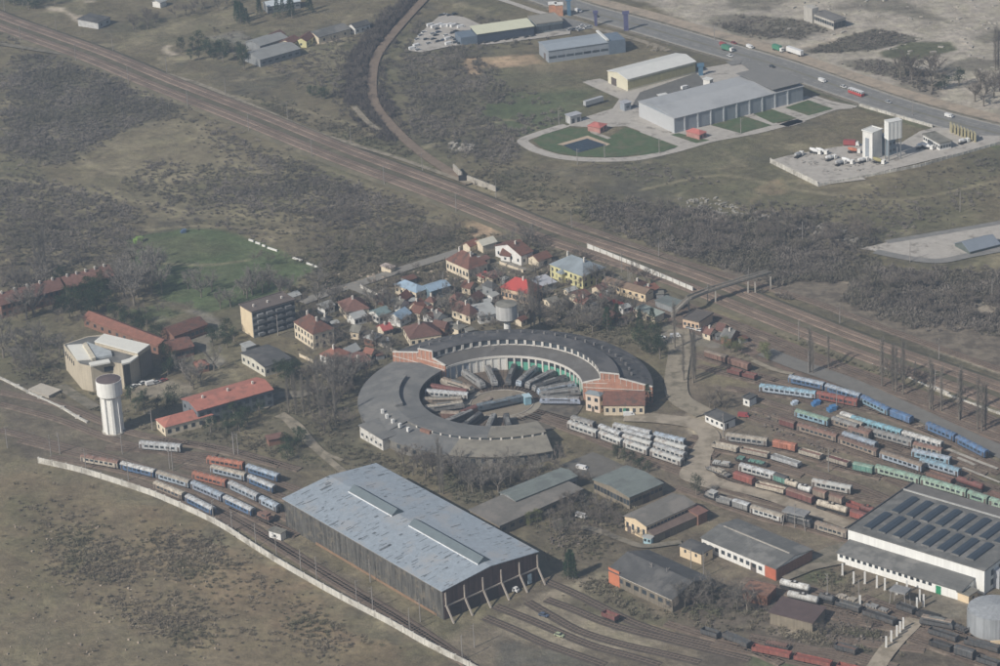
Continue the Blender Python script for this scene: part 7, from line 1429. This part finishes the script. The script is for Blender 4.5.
rubble('c7', '180 420 400 380 560 420 700 440 840 440 600 520 420 520', 90, 'equipment clutter in the concrete plant yard', mat('grey_rubble', None), .3, 1.3)
# footbridge
fb = thing('footbridge', 'long concrete footbridge crossing the main line on slender piers', 'footbridge', gw('b4', 430, 372, 0))
o_ = Vector(fb.location); FB = [gw('b4', x, y, z)-o_ for x, y, z in ((322, 478, .3), (352, 440, 2.6), (428, 368, 6.4), (540, 322, 6.2), (750, 256, 6.2), (932, 200, 6.2))]
for k in range(5):
    a, b_ = FB[k], FB[k+1]; nm = 'stair_flight' if k < 2 else 'deck'
    s_ = MB().beam(a, b_, 2.2, .4).build(nm, mat('old_deck', (.22, .20, .175), .95, .2, .4), fb)
    d = (b_-a).normalized(); q = Vector((-d.y, d.x, 0))*1.45
    for s in (-1, 1): MB().beam(a+q*s+Vector((0, 0, .8)), b_+q*s*.78+Vector((0, 0, .7)), .08, .8).build('railing', mat('pale_railing', (.38, .35, .30)), s_)
for x, y in ((430, 452), (595, 400), (797, 345), (842, 345), (938, 312)):
    p = gw('b4', x, y)-o_; MB().box(p.x-.3, p.x+.3, p.y-.3, p.y+.3, 0, 6.0).build('pier', CONC, fb)
# posts around the works hall
PO = [(15, 98), (85, 150), (155, 150), (230, 175), (280, 190), (355, 217), (418, 205), (480, 312), (522, 292), (498, 262), (395, 438), (375, 462), (355, 487), (320, 520), (288, 556), (125, 298)]
PO.sort()
for i, (x, y) in enumerate(PO):
    p = gw('d7', x, y); t = thing('concrete_post', 'white concrete post, %s from left, in the yard below the works hall' % ORD[i], 'post', p, 0, 'white posts below the works hall'); MB().box(-.28, .28, -.28, .28, 0, 4.6).build('shaft', WHITE, t); MB().box(-.45, .45, -.45, .45, 0, .3).build('foot', CONC, t)
# catenary masts
MASTM = mat('mast_steel', (.30, .28, .26), .8, .2, .5)
def mast(p, rz, h, arm, t):
    MB().cyl(0, 0, .20, .12, 0, h, 6).build('pole', MASTM, t)
    if arm: MB().beam((0, 0, h-1), (arm, 0, h-.3), .12).beam((0, 0, h-2), (arm, 0, h-1.6), .1).build('bracket', MASTM, t)
MS = smooth_line(MAIN, 30); cum = 0; last = None; ms = {1: [], -1: []}
for k in range(1, len(MS)):
    cum += (MS[k]-MS[k-1]).length
    if cum >= 52:
        cum = 0; d = (MS[k]-MS[k-1]).normalized(); n = Vector((-d.y, d.x, 0))
        for s in (1, -1):
            p = MS[k]+n*s*11.6; x, y = PX(p)
            if 0 < x < 1000: t = thing('catenary_mast', None, 'mast', (p.x, p.y, .3), math.atan2(-n.y*s, -n.x*s)); mast(p, 0, 9, 2.6, t); ms[s].append(t)
num_label(ms[1], 'steel catenary mast', 'on the far side of the main line', 'catenary masts far side'); num_label(ms[-1], 'steel catenary mast', 'on the near side of the main line', 'catenary masts near side')
YM = [('t02', 30, 455), ('t02', 205, 490), ('t02', 240, 480), ('t02', 345, 545), ('t02', 490, 480), ('t02', 515, 590), ('t02', 610, 385), ('t02', 680, 540), ('t02', 935, 480), ('t03', 855, 90), ('t03', 930, 130), ('t13', 25, 185), ('t13', 108, 238), ('t13', 205, 290), ('t13', 268, 322), ('t13', 428, 415), ('t13', 492, 440), ('t13', 640, 530), ('t13', 682, 488), ('t13', 482, 330), ('t13', 850, 640), ('t13', 898, 590), ('a7', 650, 160), ('a7', 675, 155), ('a7', 268, 255)]
L_ = []
for w, x, y in YM: p = gw(w, x, y); t = thing('yard_mast', None, 'mast', p, random.random()*6); mast(p, 0, 9, 1.2, t); L_.append(t)
num_label(L_, 'thin grey yard mast', 'around the left yard and hall', 'yard masts of the left yard')
YM = [('t32', 235, 160), ('t23', 610, 350), ('t23', 670, 370), ('t23', 765, 290), ('t23', 815, 310), ('t33', 435, 420), ('a1', 145, 600), ('a1', 850, 440), ('d2', 38, 200), ('d1', 850, 260), ('d3', 222, 150), ('a3', 590, 610), ('a3', 800, 260), ('t33', 310, 395), ('t32', 660, 200), ('t32', 740, 230), ('b1', 300, 470), ('b3', 800, 370), ('b5', 770, 200), ('t31', 640, 380), ('t31', 968, 530), ('t31', 210, 300), ('t21', 210, 480), ('b4', 65, 330), ('b3', 655, 390), ('t31', 840, 180)]
L_ = []
for w, x, y in YM: p = gw(w, x, y); t = thing('lamp_post', None, 'pole', p, random.random()*6); mast(p, 0, 9.5, 1.0, t); L_.append(t)
num_label(L_, 'slender pole', 'among all poles of yard and village', 'poles of the yard and village')
LP = [('c5', 420, 590), ('c5', 590, 550), ('c5', 305, 345), ('c6', 628, 395), ('c5', 930, 520), ('c3', 215, 250), ('c8', 375, 180)]; L_ = []
for w, x, y in LP: p = gw(w, x, y); t = thing('lamp_post', None, 'lamp post', p); mast(p, 0, 8, 1.2, t); L_.append(t)
num_label(L_, 'pale lamp post', 'around the warehouse park', 'lamp posts of the warehouse park')
# gantry frame over the dark locomotive row, small signs
for nm, lab, w, x, y, dx in (('gantry', 'grey steel gantry frame over the coach row', 'a3', 600, 600, 9), ('gantry', 'rusty small crane frame beside the signal posts', 't33', 600, 420, 6)):
    p = gw(w, x, y); t = thing(nm, lab, 'gantry', p, -.6)
    for sx in (-dx/2, dx/2):
        for sy in (-1.8, 1.8): MB().beam((sx, sy, 0), (sx*.8, sy, 5.5), .25).build('leg', MASTM, t)
    MB().box(-dx/2, dx/2, -2.2, 2.2, 5.5, 6.1).build('platform', mat('gantry_grey', (.25, .25, .25)), t)
# road vehicles
def car(label, w, x, y, rz, col, kind='car', group=None, loc=None):
    p = loc or gw(w, x, y); nm = dict(car='parked_car', van='white_van' if False else 'van', truck='truck', bus='bus', trailer='trailer', mixer='mixer_truck')[kind]
    t = thing(nm, label, dict(car='car', van='van', truck='truck', bus='bus', trailer='trailer', mixer='truck')[kind], (p.x, p.y, .07), rz, group); m = vmc(col); t.scale = (.82, .82, .82)
    def wheels(L_, W_, r, xs_):
        for s in xs_:
            for sy in (-1, 1): share('wheel', shared(('wheel', r), lambda: MB().profy([(r*math.cos(a), r+r*math.sin(a)) for a in [2*math.pi*k/10 for k in range(10)]], -.12, .12), mat('tyre', (.03, .03, .03))), t, (s, sy*W_, 0))
    if kind == 'car':
        MB().hull8([(-2.1, -.85, .3), (2.1, -.85, .3), (2.1, .85, .3), (-2.1, .85, .3)], [(-2.1, -.85, .85), (2.0, -.85, .75), (2.0, .85, .75), (-2.1, .85, .85)]).build('body', m, t)
        MB().hull8([(-1.9, -.8, .86), (1.0, -.8, .86), (1.0, .8, .86), (-1.9, .8, .86)], [(-1.4, -.65, 1.4), (.4, -.65, 1.4), (.4, .65, 1.4), (-1.4, .65, 1.4)]).build('glasshouse', GLASS, t); MB().box(-1.35, .35, -.66, .66, 1.4, 1.46).build('roof', m, t); wheels(0, .8, .32, (-1.3, 1.3))
    elif kind == 'van':
        MB().profy([(-2.6, .4), (2.6, .4), (2.6, 1.1), (1.7, 2.1), (-2.6, 2.2)], -.95, .95).build('body', m, t); MB().box(1.0, 1.6, -.97, .97, 1.2, 1.8).build('side_window', GLASS, t); MB().beam((2.25, 0, 1.5), (1.95, 0, 1.85), 1.6, .1).build('windscreen', GLASS, t); wheels(0, .85, .36, (-1.7, 1.7))
    elif kind == 'bus':
        MB().box(-5.8, 5.8, -1.25, 1.25, .4, 2.0).build('body', mat('bus_red', (.42, .07, .06)), t); MB().box(-5.8, 5.8, -1.25, 1.25, 2.01, 3.2).build('upper_body', m, t)
        for i in range(6): share('window', win_mesh(1.4, .9, GLASS), t, (-4.7+i*1.9, -1.26, 2.1)); share('window', win_mesh(1.4, .9, GLASS), t, (-4.7+i*1.9, 1.26, 2.1))
        wheels(0, 1.1, .5, (-3.4, 3.6))
    elif kind == 'trailer':
        MB().box(-6.8, 6.8, -1.25, 1.25, 1.2, 4.0).build('box_body', m, t); MB().box(-6.6, 6.6, -.6, .6, .8, 1.18).build('chassis', UND, t); wheels(0, 1.0, .5, (-5, -3.8, 5))
    elif kind == 'truck':
        MB().box(-4.6, 2.3, -1.25, 1.25, 1.0, 3.6).build('cargo_body', m, t); MB().profy([(2.5, .6), (4.4, .6), (4.4, 1.7), (4.0, 2.8), (2.5, 2.8)], -1.15, 1.15).build('cab', WHITE, t); MB().box(4.2, 4.36, -1, 1, 1.75, 2.4).build('windscreen', GLASS, t); MB().box(-4.5, 3, -.5, .5, .6, .98).build('chassis', UND, t); wheels(0, 1.05, .5, (-3.6, -2.4, 3.4))
    elif kind == 'mixer':
        MB().box(-3.6, 2.0, -.9, .9, .8, 1.1).build('chassis', UND, t); A = [2*math.pi*k/12 for k in range(12)]
        MB().hull8([(-3.4, .7*math.cos(a), 2.9+.7*math.sin(a)) for a in A], [(-.8, 1.2*math.cos(a), 2.4+1.2*math.sin(a)) for a in A]).hull8([(-.79, 1.2*math.cos(a), 2.4+1.2*math.sin(a)) for a in A], [(1.6, .8*math.cos(a), 2.1+.8*math.sin(a)) for a in A]).build('drum', m, t)
        MB().box(2.0, 3.8, -1.15, 1.15, .6, 2.8).build('cab', WHITE, t); MB().box(3.7, 3.86, -.95, .95, 1.6, 2.4).build('windscreen', GLASS, t); wheels(0, 1.0, .5, (-2.6, -1.4, 2.8))
    return t
def vmc(c): _m = sum(c)/3; c = tuple(k*.7+_m*.3 for k in c); return mat('car_%02x%02x%02x' % tuple(int(k*255) for k in c), c, .35, .08, .5, spec=.5)
CW, CS, CD, CB_, CR, CG = (.75, .75, .74), (.45, .46, .47), (.05, .055, .065), (.08, .12, .22), (.40, .04, .04), (.05, .26, .15)
hd = math.atan2((HW[30]-HW[25]).y, (HW[30]-HW[25]).x)
def hang(p): k = min(range(len(HW)-1), key=lambda k: (HW[k]-p).length); d = HW[k+1]-HW[k]; return math.atan2(d.y, d.x)
for kind, w, x, y, c, lab in (('car', 'c3', 312, 352, CW, 'white car just behind the green truck on the highway'), ('van', 'c3', 885, 510, CW, 'white van on the highway above the grass squares'), ('car', 'c4', 22, 545, CW, 'white car just ahead of the red and white bus'),
        ('bus', 'c4', 100, 590, CW, 'red and white bus on the highway'), ('van', 'c8', 635, 195, CW, 'white van alone on the highway at right'), ('truck', 'c3', 298, 318, CG, 'green truck on the highway beside the rail of parked trailers'), ('car', 'c3', 575, 420, CD, 'dark car on the highway left of the white van'), ('car', 'c2', 352, 105, CD, 'dark car on the highway above the indigo pylons'), ('van', 'c2', 240, 75, CW, 'white van at the highway entrance to the dealership'), ('car', 'c4', 300, 640, CS, 'silver car on the highway far right of the bus')):
    car(lab, w, x, y, hang(gw(w, x, y)), c, kind)
car('green truck with white cab parked on the sandy lane', 'c3', 612, 318, hd, (.04, .30, .16), 'truck'); car('white flat trailer behind the green truck on the sandy lane', 'c3', 715, 340, hd, CW, 'trailer')
car('red lorry parked at the left on the sandy lane', 'c3', 268, 285, hd, CR, 'van'); car('white lorry parked mid way on the sandy lane', 'c3', 435, 300, hd, CW, 'van'); car('small red car on the sandy lane behind the green truck', 'c3', 335, 272, hd, CR)
car('white box trailer parked on the grass below the white roofed warehouse', 'c5', 520, 218, .62, CS, 'trailer')
car('white flat topped vehicle on the roof side car park', 'c6', 280, 118, .6, CW, 'van')
DL = [(80, 310, 'van', CW), (105, 292, 'van', CW), (115, 315, 'car', CS), (190, 165, 'van', CW), (215, 175, 'van', CW), (250, 165, 'van', CW), (275, 170, 'van', CW), (310, 165, 'van', CW), (335, 168, 'van', CW), (380, 175, 'van', CW), (235, 185, 'car', CD), (240, 205, 'car', CB_), (205, 215, 'car', CS), (150, 205, 'car', CW), (130, 225, 'car', CS), (165, 250, 'car', CD), (210, 248, 'car', CD), (240, 262, 'car', CD), (270, 255, 'car', CB_), (300, 250, 'van', CW), (305, 280, 'van', CW), (290, 225, 'car', CW), (330, 210, 'car', CD), (350, 200, 'car', CD), (345, 270, 'car', CD), (365, 258, 'car', CB_), (375, 275, 'car', CD), (320, 240, 'car', CD), (260, 100, 'car', CD), (280, 95, 'car', CS), (310, 100, 'car', CD), (340, 92, 'car', CD), (180, 275, 'car', CS), (110, 250, 'car', CS), (355, 160, 'car', CD), (395, 205, 'car', CD), (350, 250, 'car', CD), (225, 225, 'car', CD),
      (490, 278, 'car', CD), (540, 270, 'car', CD), (600, 262, 'car', CD), (670, 250, 'car', CD), (720, 242, 'car', CD), (790, 235, 'car', CD), (830, 228, 'car', CD)]
L_ = [car(None, 'c1', x, y, (.62 if i % 3 else .5)+random.uniform(-.08, .08), c, k) for i, (x, y, k, c) in enumerate(DL)]
CN = {CW: 'white', CS: 'silver', CD: 'dark', CB_: 'navy', CR: 'red', CG: 'green'}
sub = {}
for o, (x, y, k, c) in zip(L_, DL): sub.setdefault((CN[c], k), []).append(o)
for (cn, k), v in sub.items(): num_label(v, '%s %s' % (cn, k), 'in the dealership yard', 'vehicles in the dealership yard')
L_ = [car(None, 'c2', x, y, .6, c) for x, y, c in ((185, 190, CS), (210, 188, CD), (235, 182, CW), (262, 165, CW), (290, 178, CW), (310, 172, CS), (250, 190, CS))]
num_label(L_, 'car', 'in the lot beside the glass office', 'cars beside the glass office')
PV = [('a5', 430, 100, CW, 'van', .1, 'white van parked between roundhouse house and stored coaches'), ('b4', 258, 612, CW, 'car', .1, 'white car left of two beside the dark evergreen trees'), ('b4', 345, 608, CW, 'van', .1, 'white van at the footbridge car park'), ('b4', 465, 558, CW, 'car', -.5, 'white car beside the cream workshop'), ('b4', 500, 568, CW, 'car', -.5, 'second white car beside the cream workshop'), ('b4', 435, 552, CS, 'car', -.5, 'silver car beside the cream workshop'), ('b4', 535, 578, CB_, 'car', -.5, 'blue car right of the white pair beside the cream workshop'), ('b4', 620, 600, CD, 'car', -.4, 'dark car beside the tin roofs above the yard'),
      ('b4', 68, 440, CW, 'car', -.5, 'white car beside the red sheet fence'), ('d8', 468, 372, CW, 'car', .9, 'white car nearest the theatre wall'), ('d8', 515, 355, CW, 'car', .9, 'small white car in the middle beside the theatre'), ('d8', 560, 360, CW, 'van', .5, 'white van beside the theatre'), ('d8', 595, 352, CS, 'car', .5, 'silver car beside the theatre'), ('d8', 630, 340, CR, 'car', .6, 'dark red car beside the theatre'), ('b7', 345, 362, CR, 'car', .6, 'red car in the shadow of the brown roofed wings'),
      ('a5', 138, 435, CW, 'van', -.5, 'white van alone on the grey yard behind the workshops'), ('t23', 175, 465, CB_, 'car', -.6, 'blue car between the fan tracks'), ('t23', 238, 545, (.42, .48, .25), 'car', -.6, 'pale yellow green car between the fan tracks'), ('b8', 258, 360, CW, 'van', -.6, 'white van in the overgrown workshop yard'), ('a1', 272, 480, CR, 'van', -.3, 'red tank trailer beside the white yard hut'), ('d5', 628, 395, CW, 'van', -.6, 'white trailer in front of the train hall doors')]
for w, x, y, c, k, a, lab in PV: car(lab, w, x, y, a, c, k)
MX = [('c7', 240, 420, CS), ('c7', 345, 400, CW), ('c7', 385, 400, CW), ('c7', 440, 440, CW), ('c7', 500, 470, CS), ('c7', 545, 460, CW), ('c7', 640, 455, CW), ('c7', 740, 460, (.38, .33, .10)), ('c8', 430, 420, CW), ('c8', 480, 425, CW), ('c8', 740, 385, CW)]
L_ = [car(None, w, x, y, random.choice((.6, -.6, .9)), c, 'mixer') for w, x, y, c in MX]; num_label(L_, 'mixer truck', 'in the concrete plant yard', 'mixer trucks in the concrete plant')
car('orange mixer truck beside the batching block', 'c7', 585, 395, -.3, (.60, .15, .04), 'mixer'); car('dark red truck behind the orange mixer truck', 'c7', 570, 350, -.3, CR, 'truck')
# tiny things
for lab, w, x, y, c, s in (('small blue tarpaulin shelter on the upper field edge', 't01', 735, 262, (.10, .15, .24), 1.4), ('bright green shrub heap at the field corner', 't01', 555, 300, (.20, .32, .08), 2.2), ('small blue crate stack beside the turquoise coach', 'a1', 725, 405, (.07, .19, .40), 1.8), ('blue box pile behind the light blue coach', 'a1', 825, 440, (.08, .20, .38), 2), ('white cab box on the grass left of the light blue coach', 'a1', 590, 400, (.45, .52, .60), 1.4)):
    p = gw(w, x, y); t = thing('box_stack' if 'shrub' not in lab else 'shrub', lab, 'boxes' if 'shrub' not in lab else 'shrub', p, .4)
    MB().box(-s, s*.6, -s*.6, s*.6, 0, s*.7).build('base', mat('tiny_%d' % int(c[0]*999+c[1]*77), c, .8, .2, .6), t); MB().box(-s*.4, s*.9, -s*.5, s*.7, s*.71, s*1.0).build('cover', mat('tiny_%d' % int(c[0]*999+c[1]*77)), t)
# ------------------------------------------------------------------ labels: keep them short
REP = [(' passenger coach', ' coach'), ('standing ', ''), ('running ', ''), (' of the photo', ''), ('between the ', 'between '), ('below the ', 'below '), ('beside the ', 'beside '), ('right of the ', 'right of '), ('left of the ', 'left of '), ('of the ', 'of '), ('behind the ', 'behind '), ('along the ', 'along '), ('in the ', 'in '), ('on the ', 'on '), ('around the ', 'around '), ('above the ', 'above '), ('at the ', 'at '), (' long ', ' '), (' the ', ' ')]
for o in bpy.data.objects:
    l = o.get('label')
    if not l: continue
    for a, b_ in REP:
        if len(l.replace(',', ' ').replace('-', ' ').split()) <= 16: break
        l = l.replace(a, b_)
    o['label'] = l
seen = {}
for o in bpy.data.objects:
    if o.parent is None and o.get('label'): seen.setdefault(o['label'], []).append(o.name)
print('DUPLABELS', {k: v for k, v in seen.items() if len(v) > 1})
